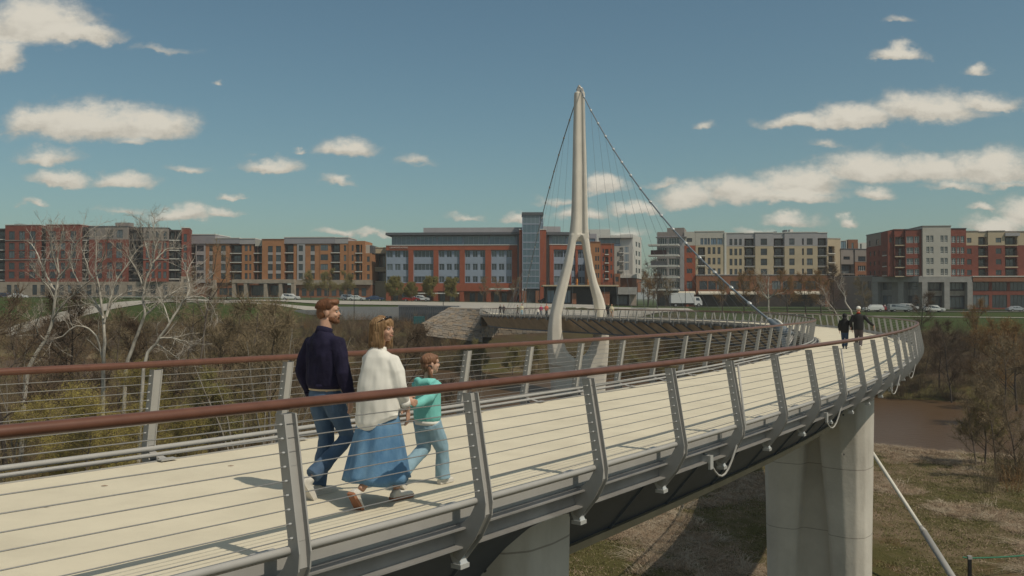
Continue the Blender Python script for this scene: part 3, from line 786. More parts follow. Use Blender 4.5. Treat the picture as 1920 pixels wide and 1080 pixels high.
def wall(parent, F, u0, u1, vt, vb, m, off=0.0, depth=10.0, wins=(), rows=(), nm=2, frame=None, gm=None, hbar=0, bal=(), brows=None, slab=None, spandrel=None, wd=.22, coping=None, name='wall', bald=1.3, rail=True, gapback=None):
    """a wall block with real openings; wins/bal are pixel columns, rows/brows pixel rows"""
    frame = frame or M_FRAME_DK; gm = gm or M_GLASS; brows = brows if brows is not None else rows
    T = lambda u: F.t(u); Z = F.z
    t0, t1, z1, z0 = T(u0), T(u1), Z(vt), Z(vb)
    op = []
    for (a, b) in wins:
        for (c, d) in rows: op.append((T(a), T(b), Z(d), Z(c), wd, 'w'))
    for (a, b) in bal:
        for (c, d) in brows: op.append((T(a), T(b), Z(d), Z(c), bald, 'b'))
    op = [(max(a, t0 + .02), min(b, t1 - .02), max(c, z0 + .02), min(d, z1 - .02), e, k) for a, b, c, d, e, k in op]
    op = [q for q in op if q[1] - q[0] > .15 and q[3] - q[2] > .15]
    ts = sorted(set([t0, t1] + [q[0] for q in op] + [q[1] for q in op])); zs = sorted(set([z0, z1] + [q[2] for q in op] + [q[3] for q in op]))
    mb = MB()
    O = F.a + F.n * off - Vector(parent.location)
    def P(t, z, y=0): p = O + F.d * t - F.n * y; return (p.x, p.y, z - 0 + (0 - 0) if True else 0)
    zo = parent.location.z
    def P(t, z, y=0): p = F.a + F.n * off + F.d * t - F.n * y; return (p.x - parent.location.x, p.y - parent.location.y, z - zo)
    def q4(a, b, c, d): mb.add([a, b, c, d], [(0, 1, 2, 3)])
    for i in range(len(ts) - 1):
        for j in range(len(zs) - 1):
            ct, cz = (ts[i] + ts[i + 1]) / 2, (zs[j] + zs[j + 1]) / 2
            if ts[i + 1] - ts[i] < 1e-6 or zs[j + 1] - zs[j] < 1e-6: continue
            if any(a < ct < b and c < cz < d for a, b, c, d, e, k in op): continue
            q4(P(ts[i], zs[j]), P(ts[i + 1], zs[j]), P(ts[i + 1], zs[j + 1]), P(ts[i], zs[j + 1]))
    for a, b, c, d, e, k in op:
        q4(P(a, c), P(b, c), P(b, c, e), P(a, c, e)); q4(P(a, d, e), P(b, d, e), P(b, d), P(a, d))
        q4(P(a, c, e), P(a, d, e), P(a, d), P(a, c)); q4(P(b, c), P(b, d), P(b, d, e), P(b, c, e))
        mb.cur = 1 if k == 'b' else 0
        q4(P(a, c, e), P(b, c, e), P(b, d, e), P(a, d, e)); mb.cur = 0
    q4(P(t0, z0, depth), P(t0, z0), P(t0, z1), P(t0, z1, depth)); q4(P(t1, z0), P(t1, z0, depth), P(t1, z1, depth), P(t1, z1))
    q4(P(t1, z0, depth), P(t0, z0, depth), P(t0, z1, depth), P(t1, z1, depth))
    q4(P(t0, z1), P(t1, z1), P(t1, z1, depth), P(t0, z1, depth))
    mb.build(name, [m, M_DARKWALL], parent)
    if coping:
        mc = MB(); mc.obox(((Vector(P(t0, z1 + .12)) + Vector(P(t1, z1 + .12, depth))) / 2), F.d * ((t1 - t0) / 2 + .12), F.n * (depth / 2 + .12), UP * .118); mc.build('coping', coping, parent)
    for a, b, c, d, e, k in op:
        w, h = b - a, d - c
        if k == 'w':
            fme, gme = window_mesh(w, h, e, nm, frame, gm, hbar)
            o = place(parent, fme, 'window', F, a, c, off); o.location.z = c - zo
            g = link('pane', gme, o)
        else:
            fme, gme = window_mesh(w * .62, h * .86, .12, 2, frame, gm, 0)
            o = place(parent, fme, 'balcony_door', F, a + w * .2, c, off - e + .14); o.location.z = c + .05 - zo
            link('pane', gme, o)
            ms = MB(); ms.box(-.12, w + .12, -.35, -.004, -.30, -.04); so = place(parent, ms.mesh('balcony_slab', slab or M_WHITE), 'balcony_slab', F, a, c, off); so.location.z = c - zo
            if rail: r_ = place(parent, railing_mesh(w, M_RAILING), 'balcony_railing', F, a, c, off + .28); r_.location.z = c - zo
    if spandrel:
        rr = sorted(rows)
        for (a, b) in wins:
            for (c, d), (e, f) in zip(rr, rr[1:]):
                ms = MB(); ta, tb = T(a), T(b); za, zb = Z(e), Z(d)
                if zb - za < .15: continue
                ms.box(0, tb - ta, -.02, -.003, 0.01, zb - za - .01); so = place(parent, ms.mesh('spandrel_panel', spandrel), 'spandrel_panel', F, ta, za, off); so.location.z = za - zo
def band(parent, F, u0, u1, vt, vb, m, off=0.05, th=.12, name='cornice'):
    t0, t1 = F.t(u0), F.t(u1); mb = MB(); mb.box(0, t1 - t0, -th, 0, 0, F.z(vt) - F.z(vb))
    o = place(parent, mb.mesh(name, m), name, F, t0, F.z(vb), off); o.location.z = F.z(vb) - parent.location.z
def building(name, label, cat, px, Y): return thing(name, label, cat, (XY(px, Y), Y, 0))
def roofbox(parent, F, u0, u1, vt, vb, m, back=4, dep=3, name='rooftop_unit'):
    t0, t1 = F.t(u0), F.t(u1); mb = MB(); mb.box(0, t1 - t0, 0, dep, 0, F.z(vt) - F.z(vb))
    o = place(parent, mb.mesh(name, m), name, F, t0, F.z(vb), -back); o.location.z = F.z(vb) - parent.location.z

# 1. dark red apartment block at the far left
b = building('apartment_building', 'dark red brick apartment block with grey upper storey behind the white trees at far left', 'building', 180, 290)
F = Facade(-40, 292, 360, 288)
R1 = [(433, 449), (455, 468), (469.5, 484), (492, 505), (509, 522)]
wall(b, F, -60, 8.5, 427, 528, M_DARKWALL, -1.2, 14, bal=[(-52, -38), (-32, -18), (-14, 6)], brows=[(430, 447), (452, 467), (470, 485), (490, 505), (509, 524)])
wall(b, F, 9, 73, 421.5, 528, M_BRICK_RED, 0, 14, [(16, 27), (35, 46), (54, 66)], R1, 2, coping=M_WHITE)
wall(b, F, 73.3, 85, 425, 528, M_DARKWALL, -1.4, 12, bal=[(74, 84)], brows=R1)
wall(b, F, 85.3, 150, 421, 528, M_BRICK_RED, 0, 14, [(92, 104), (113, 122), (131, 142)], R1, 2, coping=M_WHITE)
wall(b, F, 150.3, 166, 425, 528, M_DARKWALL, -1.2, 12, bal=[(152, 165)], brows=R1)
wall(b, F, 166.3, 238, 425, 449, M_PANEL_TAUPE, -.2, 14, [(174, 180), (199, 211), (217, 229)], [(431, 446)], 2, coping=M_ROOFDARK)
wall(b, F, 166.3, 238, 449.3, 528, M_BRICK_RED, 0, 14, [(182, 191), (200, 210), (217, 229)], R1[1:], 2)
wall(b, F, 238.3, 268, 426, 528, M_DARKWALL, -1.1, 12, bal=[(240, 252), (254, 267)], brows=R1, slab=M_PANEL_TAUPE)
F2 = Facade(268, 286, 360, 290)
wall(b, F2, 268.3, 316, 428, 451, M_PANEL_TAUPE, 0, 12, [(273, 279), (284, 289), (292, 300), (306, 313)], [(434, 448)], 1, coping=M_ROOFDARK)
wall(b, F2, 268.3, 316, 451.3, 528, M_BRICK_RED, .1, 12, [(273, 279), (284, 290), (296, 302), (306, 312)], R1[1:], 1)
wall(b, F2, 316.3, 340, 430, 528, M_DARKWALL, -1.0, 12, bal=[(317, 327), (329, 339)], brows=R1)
wall(b, F2, 340.3, 355, 427, 519, M_BRICK_RED, .3, 12, [(344, 350)], [(438, 453), (459, 470), (473, 487), (491, 506)], 1, coping=M_WHITE)
for v in (449.5, 486): band(b, F, 9, 150, v, v + 1.4, M_PANEL_TAUPE); band(b, F2, 268.3, 316, v, v + 1.4, M_PANEL_TAUPE, .2)
wall(b, F, -60, 339, 528.3, 556, M_STONE, .5, 14, [(q, q + 9) for q in (-50, -35, -20, 14, 28, 62, 77, 96, 112, 128, 144, 164, 181, 198, 215, 240, 262, 284, 306)], [(534, 553)], 2)
wall(b, F2, 339.3, 356, 518, 556, M_STONE, .8, 12, [(345, 351)], [(523, 530), (535, 552)], 1)
roofbox(b, F, 12, 27, 417, 421, M_ROOFDARK); roofbox(b, F, 28, 37, 418.5, 421, M_WHITE); roofbox(b, F, 204, 231, 415.5, 424, M_PANEL_TAUPE)

# 2. orange brick apartments, two wings
R2 = [(460, 471), (478, 489.5), (495, 507), (512, 523)]
BR2 = [(459, 474), (477, 491), (494.5, 508.5), (512, 526)]
b = building('apartment_building', 'orange brick apartment block with pale grey roof storey right of the dark red block', 'building', 430, 296)
F = Facade(355, 298, 515, 296)
wall(b, F, 357, 367, 457, 530, M_BRICK_BROWN, -.8, 12, bal=[(358, 366)], brows=BR2)
wall(b, F, 367.3, 385, 457, 530, M_PANEL_GREY, .1, 12, [(368.5, 382)], R2, 2)
wall(b, F, 385.3, 430, 457, 530, M_BRICK_ORANGE, 0, 12, [(392, 398.5), (414, 423)], R2, 2, spandrel=M_PANEL_GREY)
wall(b, F, 430.3, 453, 457, 530, M_BRICK_BROWN, -.3, 12, bal=[(431.5, 452)], brows=BR2)
wall(b, F, 453.3, 475, 458, 530, M_BRICK_ORANGE, 0, 12, [(458.5, 464), (467, 471)], R2, 1)
wall(b, F, 475.3, 491.5, 462, 530, M_BRICK_BROWN, -.3, 12, bal=[(476, 482), (483, 491)], brows=BR2)
wall(b, F, 357, 404, 440, 456.7, M_PANEL_DKGREY, .35, 13, coping=M_WHITE)
wall(b, F, 404.3, 449, 447, 456.7, M_PANEL_DKGREY, .3, 13, coping=M_WHITE)
wall(b, F, 449.3, 478, 448, 457.7, M_PANEL_GREY, .25, 12, coping=M_WHITE)
wall(b, F, 478.3, 492, 450, 461.7, M_PANEL_CREAM, .1, 12)
wall(b, F, 357, 440, 530.3, 557, M_BRICK_BROWN, -.5, 12, [(410, 426), (427, 439)], [(540, 553)], 3)
wall(b, F, 397, 406, 525, 557.2, M_STONE, .9, 2)
b = building('apartment_building', 'orange brick apartment block with two roof heights directly left of the parking garage', 'building', 600, 296)
F = Facade(490, 296, 700, 294)
wall(b, F, 492, 533, 449, 530, M_BRICK_ORANGE, .5, 13, [(503, 512), (518, 527.5)], [(461, 473), (478, 490), (495, 507), (513, 523)], 2, spandrel=M_PANEL_GREY, coping=M_BRICK_BROWN)
wall(b, F, 533.3, 550, 457, 530, M_BRICK_BROWN, -.3, 12, bal=[(534, 549.5)], brows=[(458, 473), (476, 491), (494, 508.5), (512, 526)])
wall(b, F, 550.3, 557, 457, 530, M_BRICK_ORANGE, 0, 12)
wall(b, F, 557.3, 572, 457, 530, M_PANEL_GREY, .2, 12, [(560, 568)], R2, 2)
wall(b, F, 572.3, 620, 457, 530, M_BRICK_ORANGE, 0, 12, [(582, 590)], R2, 2, spandrel=M_PANEL_GREY)
wall(b, F, 599.5, 616, 458, 526, M_BRICK_ORANGE, .15, .14, [(601, 615)], [(459, 470), (477, 488), (495, 506), (513, 523)], 3, wd=.1)
wall(b, F, 620.3, 637, 457, 530, M_BRICK_BROWN, -.2, 12, bal=[(621, 636.5)], brows=[(458, 473), (476, 491), (494, 508.5), (512, 526)])
wall(b, F, 637.3, 653, 457, 530, M_BRICK_ORANGE, 0, 12, [(644.5, 649)], R2, 1)
wall(b, F, 533, 628, 445.5, 456.7, M_PANEL_DKGREY, .3, 13, coping=M_WHITE)
wall(b, F, 628.3, 653, 446, 456.7, M_PANEL_GREY, .1, 12, coping=M_WHITE)
wall(b, F, 653.3, 684, 452, 530, M_BRICK_ORANGE, .2, 12, [(659.5, 663)], R2, 1, bal=[(667, 674.5), (676, 679)], brows=BR2)
wall(b, F, 684.3, 696, 475, 530, M_BRICK_ORANGE, 0, 12, [(688, 693)], [(481, 491), (497, 508), (514, 524)], 1)
wall(b, F, 684.3, 692, 459, 474.7, M_PANEL_CREAM, -1, 10); wall(b, F, 692.3, 697, 460, 474.7, M_ROOFDARK, -1, 10)
wall(b, F, 440, 556, 524, 531, M_STONE, 2.6, 2.4, name='portico_beam')
for q in (440, 462, 499, 527, 550): wall(b, F, q, q + 6, 531.2, 557, M_STONE, 2.5, 2, name='portico_column')
wall(b, F, 440, 533, 531.2, 557, M_BRICK_BROWN, -.5, 3, [(446, 459), (470, 496), (506, 524)], [(535, 554)], 3)
wall(b, F, 556.3, 696, 525, 534, M_STONE, .9, 4); wall(b, F, 534, 696, 534.2, 558, M_BRICK_BROWN, .2, 8, [(q, q + 9) for q in range(538, 690, 14)], [(540, 555)], 2)

# 3. parking garage
b = building('parking_garage', 'beige parking garage with dark open decks between orange apartments and office', 'parking garage', 712, 300)
F = Facade(696, 300, 726, 300)
wall(b, F, 697, 724, 465, 562, M_PANEL_BEIGE, 0, 14, bal=[(700, 722.5)], brows=[(475, 501), (509, 527)], bald=7, rail=False, slab=M_PANEL_BEIGE, wd=1, coping=M_PANEL_BEIGE)

# 4. office building
b = building('office_building', 'long red brick and blue grey office building with glass top storey behind the tower', 'building', 860, 290)
F = Facade(724, 292, 980, 289)
R4 = [(470, 482.5), (494.5, 506.5), (518, 529.5)]
wall(b, F, 733, 972, 441, 460, M_PANEL_BLUE, -1.2, 16, [(734, 777), (779.5, 817), (819.5, 866), (868.5, 915), (917.5, 965)], [(442, 459)], 5, gm=M_GLASS_BLUE, frame=M_PANEL_BLUE)
wall(b, F, 724, 979, 436, 440.8, M_ROOFDARK, 1.2, 20, name='roof_overhang')
wall(b, F, 788, 980, 424, 435.8, M_PANEL_GREY, -6, 10, name='roof_screen')
wall(b, F, 724, 970, 460.2, 469, M_BRICK_BRIGHT, .3, 14, coping=M_WHITE)
wall(b, F, 724, 970, 531, 546, M_BRICK_BRIGHT, .3, 14)
for (a, c) in ((766, 775), (813, 822), (862, 871.5), (910, 921), (960, 970)): wall(b, F, a, c, 469.2, 530.8, M_BRICK_BRIGHT, .32, 2, name='brick_pier')
for ws in ([(725, 736), (740, 750.5), (755, 765.5)], [(776, 812)], [(823, 833), (837, 847), (851, 861)], [(872, 881.5), (886, 895.5), (900, 909.5)], [(921.5, 931), (935, 945.5), (949.5, 959.5)]):
    wall(b, F, ws[0][0] - 1, ws[-1][1] + .8, 469.2, 530.8, M_PANEL_BLUE, -.25, 12, ws, R4, 2 if len(ws) > 1 else 5, frame=M_PANEL_BLUE)
wall(b, F, 724, 970, 546.2, 570, M_BRICK_BROWN, -1.0, 12, [(q, q + 10) for q in (735, 752, 778, 798, 824, 842, 880, 895, 925, 940)], [(549, 566)], 2)
for q in (724, 766, 813, 862, 912, 962): wall(b, F, q, q + 8, 546.2, 570, M_BRICK_BRIGHT, .2, 1.2, name='brick_pier')
band(b, F, 919, 966, 540.5, 543.5, M_WHITE, 2.2, 2.1, 'awning'); band(b, F, 766, 862, 549, 551, M_WHITE, 1.4, 1.3, 'canopy_edge')
# glass lift tower between two brick pylons
F5 = Facade(974, 287, 1030, 287)
wall(b, F5, 974, 979, 431, 566, M_BRICK_BRIGHT, .6, 12, name='brick_pylon', coping=M_WHITE)
wall(b, F5, 1012.3, 1024, 431, 566, M_BRICK_BRIGHT, .6, 12, name='brick_pylon', coping=M_WHITE)
wall(b, F5, 970.3, 974, 441, 546, M_ROOFDARK, -1, 10); wall(b, F5, 1024.3, 1030, 440, 566, M_DARKWALL, -1.5, 10)
wall(b, F5, 979.3, 1012, 404, 541, M_PANEL_BLUE, 1.2, 6.5, [(980, 1011.3)], [(405, 420), (421, 437), (438, 454), (455, 467), (468, 480), (481, 493), (494, 506), (507, 518), (519, 530), (531, 540)], 4, gm=M_GLASS_TEAL, frame=M_PANEL_BLUE, wd=.12, name='glass_tower')
wall(b, F5, 1012.05, 1018.5, 404, 430.8, M_PANEL_BLUE, .6, 5, [(1012.6, 1018)], [(405, 417), (418, 430)], 2, gm=M_GLASS_BLUE, frame=M_PANEL_BLUE, wd=.12, name='glass_tower')
wall(b, F5, 978.5, 1019, 398.5, 403.8, M_ROOFDARK, 1.5, 8, name='roof_cap')
wall(b, F5, 982, 1011, 541.3, 568, M_ROOFDARK, 0, 6, [(984, 1009)], [(546, 566)], 4); wall(b, F5, 979.3, 987, 545, 568, M_BRICK_BROWN, 1.0, .9, name='entry_column'); wall(b, F5, 1004, 1011, 545, 568, M_BRICK_BROWN, 1.0, .9, name='entry_column')
# right wing
F = Facade(1024, 289, 1125, 291)
wall(b, F, 1026, 1100, 441, 459, M_PANEL_BLUE, -1.2, 14, [(1036, 1062), (1064, 1098)], [(442, 458)], 4, gm=M_GLASS_BLUE, frame=M_PANEL_BLUE)
wall(b, F, 1024.3, 1104, 435.5, 440.8, M_ROOFDARK, 1.0, 18, name='roof_overhang')
wall(b, F, 1018, 1057, 422, 435.3, M_PANEL_GREY, -6, 10, name='roof_screen')
wall(b, F, 1030.3, 1106, 459.3, 468, M_BRICK_BRIGHT, .3, 12, coping=M_WHITE); wall(b, F, 1030.3, 1038, 468.2, 534, M_BRICK_BRIGHT, .32, 3, name='brick_pier')
wall(b, F, 1038.2, 1067, 468.2, 534, M_PANEL_BLUE, -.2, 10, [(1039, 1056), (1057.5, 1066)], [(470, 482.5), (494.5, 506.5), (518, 530)], 3, frame=M_PANEL_BLUE)
for a, c in ((1067.2, 1071), (1079, 1083.5), (1097, 1100)): wall(b, F, a, c, 468.2, 540, M_BRICK_BRIGHT, .2, 2, name='brick_pier')
wall(b, F, 1067, 1106, 468.2, 540, M_PANEL_BLUE, -.2, 10, [(1072, 1078.5), (1084, 1091), (1092, 1096.5)], [(471, 484), (496, 508), (519, 531)], 2, frame=M_PANEL_BLUE)
wall(b, F, 1030.3, 1106, 540.2, 570, M_BRICK_BROWN, -.3, 10, [(1034, 1050), (1054, 1070), (1076, 1100)], [(546, 566)], 3)
wall(b, F, 1101, 1121, 437, 459, M_PANEL_DKGREY, -2, 10, [(1103, 1118)], [(446, 457)], 3, gm=M_GLASS_BLUE)
def sign_text(body, F, u0, u1, vb, vt, off, m, parent, name='lettering'):
    cu = bpy.data.curves.new(name, 'FONT'); cu.body = body; cu.extrude = .03; cu.size = 1
    o = bpy.data.objects.new('tmp_text', cu); COL.objects.link(o); bpy.context.view_layer.update()
    dg = bpy.context.evaluated_depsgraph_get(); me = bpy.data.meshes.new_from_object(o.evaluated_get(dg)); bpy.data.objects.remove(o)
    xs = [v.co.x for v in me.vertices]; ys = [v.co.y for v in me.vertices]
    w, h = F.t(u1) - F.t(u0), F.z(vt) - F.z(vb); sx, sy = w / (max(xs) - min(xs)), h / (max(ys) - min(ys)); mx, my = min(xs), min(ys)
    for v in me.vertices: x, y, z = v.co; v.co = ((x - mx) * sx, -z, (y - my) * sy)
    me.materials.clear(); me.materials.append(m); me.name = name
    o = link(name, me, parent); p = F.a + F.d * F.t(u0) + F.n * off - Vector(parent.location); o.location = (p.x, p.y, F.z(vb) - parent.location.z); o.rotation_euler = (0, 0, F.rz); return o
FS = Facade(724, 292, 980, 289)
sign_text('CRAWFORD HOYING', FS, 731, 765, 465.2, 462.2, .45, M_WHITE, b)

# 5. brown brick hotel and white modern block
b = building('hotel_building', 'brown brick building with small balconies right of the tower opening', 'building', 1130, 262)
F = Facade(1104, 264, 1152, 264)
wall(b, F, 1104, 1126, 454.5, 540, M_BRICK_ORANGE, 0, 14, [(1116, 1119), (1120.5, 1123.5)], [(464, 473), (480, 489), (496, 505), (512, 521)], 1, coping=M_BRICK_BROWN)
wall(b, F, 1126.3, 1151.5, 458, 540, M_BRICK_BRIGHT, -.3, 14, [(1130, 1133), (1145, 1148)], [(466, 474), (481, 490), (497, 506), (513, 521)], 1, bal=[(1135, 1141)], brows=[(467, 476), (482, 492), (498, 508), (514, 522)], coping=M_BRICK_BROWN)
wall(b, F, 1151.8, 1163, 513, 540, M_BRICK_BROWN, 0, 10, [(1154, 1160)], [(519, 528)], 2)
b = building('apartment_building', 'white modern block with glass corner behind the brown brick building', 'building', 1175, 285)
F = Facade(1100, 330, 1146, 330); wall(b, F, 1085, 1144, 430, 470, M_WHITE, 0, 14)
F = Facade(1123, 285, 1188, 284)
wall(b, F, 1123, 1187, 441.5, 446, M_WHITE, .8, 12, name='roof_frame')
wall(b, F, 1124, 1186.5, 446.2, 461, M_PANEL_BLUE, -.6, 12, [(1126, 1168), (1170, 1185)], [(448, 457)], 6, gm=M_GLASS_BLUE, frame=M_ROOFDARK)
wall(b, F, 1152, 1169, 461.3, 516, M_PANEL_CREAM, 0, 12, [(1157, 1160)], [(473, 481), (490, 499), (507, 513)], 1, bal=[(1162, 1168.5)], brows=[(464, 473), (480, 490), (497, 507)])
wall(b, F, 1169.3, 1186, 461.3, 516, M_WHITE, 0, 12, [(1170.5, 1185)], [(462, 474), (476, 491), (493, 507)], 5, gm=M_GLASS_BLUE, frame=M_WHITE, wd=.12)
wall(b, F, 1162, 1187, 516.3, 521, M_WHITE, .5, 12, name='roof_frame'); wall(b, F, 1163, 1186, 521.3, 545, M_DARKWALL, -1, 8, [(1165, 1184)], [(524, 542)], 4)
F = Facade(1186.5, 284, 1204, 301)
wall(b, F, 1186.3, 1203, 442.5, 522, M_WHITE, 0, 4, [(1192, 1195), (1197, 1200.5)], [(454, 463), (471, 480), (487, 496), (503, 512)], 1)
wall(b, F, 1186.3, 1203, 522.3, 548, M_BRICK_BROWN, -.2, 4)

# 6. riverside pavilion
b = building('pavilion', 'low dark restaurant pavilion with thin pale roof edge behind the tower legs', 'pavilion', 1090, 232)
F = Facade(1010, 232, 1200, 232)
wall(b, F, 1017, 1158, 534.5, 537, M_PANEL_BEIGE, 2.4, 14, name='roof_slab')
wall(b, F, 1022, 1156, 537.2, 574, M_BLACK, 0, 10, [(1026, 1040), (1058, 1070)], [(544, 568)], 2, gm=M_GLASS_BLUE)
wall(b, F, 1127, 1142, 547, 574, M_BRICK_BROWN, 1.6, 1.4); wall(b, F, 1072, 1080, 550, 574, M_BRICK_BROWN, 1.0, .8)
wall(b, F, 1157, 1193, 538.5, 552, M_STONE_GREY, 1.8, 10, name='roof_slab'); wall(b, F, 1142, 1179, 552.2, 574, M_BLACK, 0, 8, [(1148, 1176)], [(555, 571)], 4)
wall(b, F, 1179.3, 1193, 552.2, 574, M_STONE, .3, 8)
band(b, F, 1030, 1150, 530.5, 531.2, M_BLACK, 2.0, .1, 'terrace_railing')
for q in range(1030, 1151, 8): band(b, F, q, q + .6, 531, 534.5, M_BLACK, 2.0, .1, 'railing_post')
for i, q in enumerate((1082, 1103)):
    mb = MB(); X, Y = XY(q, 231), 231; z = ZY(534.4, 231)
    mb.tube([(0, 0, 0), (0, 0, .7), (0, 0, 1.5), (0, 0, 1.62)], [.22, .26, .2, .03], 8)
    o = mb.build('patio_heater', mat('orange_cover', (.55, .2, .03), .6, .1, 2)); o.location = (X, Y, z)
    tag(o, ['left orange covered patio heater on the pavilion roof', 'right orange covered patio heater on the pavilion roof'][i], 'patio heater')

# 7. beige apartment block with brick podium
b = building('apartment_building', 'beige apartment block with brick podium and cream awnings behind the suspension cable', 'building', 1400, 272)
F = Facade(1232, 274, 1283, 272)
R7 = [(445.5, 458), (464, 477), (484.5, 497), (503.5, 516.5), (527.5, 540)]
wall(b, F, 1232, 1250.5, 434.5, 444, M_PANEL_TAUPE, -.5, 12); wall(b, F, 1250.8, 1283, 427, 444, M_PANEL_TAUPE, -.5, 12)
wall(b, F, 1230, 1288, 444, 445, M_PANEL_DKGREY, 1.2, 12, name='roof_overhang')
wall(b, F, 1232, 1275, 445.2, 545, M_PANEL_GREY, 0, 12, [(1233.5, 1250.5), (1254, 1274)], R7, 4, frame=M_WHITE, gm=M_GLASS)
wall(b, F, 1275.3, 1283, 445.2, 545, M_PANEL_GREY, .5, 12)
for v in (459.5, 479, 498.5, 519, 542): band(b, F, 1219, 1275, v, v + 3, M_WHITE, 1.6, 5, 'balcony_slab')
for v in (470, 490): band(b, F, 1221, 1250, v - 1, v + 8, mat('dark_red_balcony_glass', (.10, .03, .03), .3, .1, 1) if v == 470 else M_PANEL_GREY, 1.3, .05, 'balcony_panel')
F = Facade(1283, 272, 1556, 268)
wall(b, F, 1283.3, 1304, 433.5, 459.5, M_PANEL_CREAM, 0, 12, [(1287.5, 1298)], [(445.5, 453)], 2)
wall(b, F, 1283.3, 1304, 459.8, 575, M_BRICK_BRIGHT, .1, 12, [(1287.5, 1298)], [(464.5, 473), (483.5, 492), (503.5, 512), (527, 541)], 2)
R8 = [(463, 476), (483, 495.5), (503, 514)]
wall(b, F, 1304.3, 1358, 433.5, 459.5, M_PANEL_CREAM, 0, 12, [(1313.5, 1319), (1320.5, 1326), (1327, 1331), (1333, 1344), (1345, 1355)], [(446, 458)], 2, coping=M_WHITE, gm=M_GLASS_BLUE)
wall(b, F, 1304.3, 1358, 459.8, 516, M_PANEL_BEIGE, .1, 12, [(1327, 1332.5), (1336, 1341.5), (1345.5, 1351)], R8, 1, bal=[(1309, 1322)], brows=[(463, 478), (482, 497), (501, 515)], hbar=.3)
wall(b, F, 1358.3, 1362, 435, 516, M_WHITE, .3, 12)
RT8 = [(447.5, 459.5)]; RB8 = [(466, 478.5), (485, 497.5), (504, 515)]
cols = [(1368, 1373.5), (1377, 1382.5), (1386, 1391)]
wall(b, F, 1362.3, 1395, 437, 461.5, M_PANEL_GREY, 0, 12, cols, RT8, 1, hbar=.3, coping=M_WHITE); wall(b, F, 1362.3, 1395, 461.8, 516, M_PANEL_BEIGE, .05, 12, cols, RB8, 1, hbar=.3)
for (a, c, ww, bb) in ((1395.3, 1416, (), [(1396.5, 1414.5)]), (1416.3, 1450, [(1426.5, 1438.5)], ()), (1450.3, 1471, (), [(1451.5, 1470)]), (1471.3, 1533, [(1480, 1490), (1504, 1507.5), (1513, 1524)], ()), (1533.3, 1552, (), [(1534, 1551)])):
    wall(b, F, a, c, 436.5 + (1 if bb else 0), 461.5, M_PANEL_GREY, -.3 if bb else 0, 12, ww, RT8, 3 if ww else 2, bal=bb, brows=[(447, 461)], hbar=.3, coping=M_WHITE, slab=M_PANEL_GREY)
    wall(b, F, a, c, 461.8, 516, M_PANEL_BEIGE, -.3 if bb else .05, 12, ww, RB8, 3 if ww else 2, bal=bb, brows=[(464, 479), (483, 498.5), (502, 515)], hbar=.3, slab=M_PANEL_GREY)
wall(b, F, 1304.3, 1553, 516.3, 575, M_BRICK_BROWN, 1.4, 14, [(1310.5, 1325), (1327, 1341), (1343, 1357.5), (1368, 1384), (1388, 1404), (1446, 1462), (1466, 1480), (1486, 1502), (1508, 1528)], [(527, 543)], 3, coping=M_PANEL_GREY)
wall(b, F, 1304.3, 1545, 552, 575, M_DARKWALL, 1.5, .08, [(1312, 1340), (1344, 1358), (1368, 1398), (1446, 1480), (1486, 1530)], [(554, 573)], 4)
for (a, c) in ((1242, 1302), (1308, 1359), (1367, 1415), (1487, 1534)):
    t0, t1 = F.t(a), F.t(c); z1, z0 = F.z(546), F.z(552.5); mb = MB()
    mb.add([(0, 0, z1 - z0), (t1 - t0, 0, z1 - z0), (t1 - t0, -1.8, 0.35), (0, -1.8, .35), (t1 - t0, -1.8, 0), (0, -1.8, 0), (0, 0, 0), (t1 - t0, 0, 0)], [(3, 2, 1, 0), (5, 4, 2, 3), (6, 5, 3, 0), (4, 7, 1, 2), (5, 6, 7, 4)])
    o = place(b, mb.mesh('awning', M_AWNING), 'awning', F, t0, z0, 1.55); o.location.z = z0
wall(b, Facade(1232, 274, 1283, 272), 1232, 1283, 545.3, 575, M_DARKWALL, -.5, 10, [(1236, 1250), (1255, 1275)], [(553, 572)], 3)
for (a, c, v) in ((1305, 1310, 431.5), (1456, 1462, 432.5), (1476, 1482, 429.5), (1487, 1493, 428.5), (1516, 1519, 433), (1524, 1530, 433.5)): roofbox(b, F, a, c, v, 437, M_WHITE if a % 2 else M_ROOFDARK)

# 8. set-back blocks between the beige and the red building
b = building('apartment_building', 'narrow beige and taupe blocks squeezed between the beige and the red apartment blocks', 'building', 1590, 285)
F = Facade(1550, 280, 1632, 284)
wall(b, F, 1552, 1576, 448, 575, M_PANEL_BEIGE, 0, 12, bal=[(1553.5, 1565)], brows=[(462, 475), (480, 492), (497, 510), (515, 526)], coping=M_PANEL_CREAM)
wall(b, F, 1576.3, 1601, 467.5, 575, M_PANEL_TAUPE, .2, 12, [(1581, 1593)], [(481, 487)], 3, bal=[(1577, 1600)], brows=[(495.5, 513), (515, 527)], coping=M_ROOFDARK, slab=M_PANEL_TAUPE)
wall(b, F, 1601.3, 1626, 467.5, 491, M_PANEL_TAUPE, .6, 12, [(1607, 1621)], [(480.5, 490)], 4, coping=M_ROOFDARK); wall(b, F, 1601.3, 1626, 491.3, 575, M_BRICK_BROWN, .55, 12, [(1607, 1621)], [(498, 508), (515, 525)], 4, frame=M_FRAME_WT)
Fb = Facade(1570, 330, 1632, 330)
wall(b, Fb, 1575, 1588, 450.5, 500, M_WHITE, 0, 12, [(1577, 1587)], [(452, 466)], 2, gm=M_GLASS_BLUE); wall(b, Fb, 1591, 1609, 449, 500, M_BRICK_BROWN, 0, 12, [(1597, 1601)], [(455, 466)], 1)
wall(b, Fb, 1609.3, 1626, 455, 500, M_WHITE, 0, 12, [(1613, 1616)], [(457, 466)], 1)

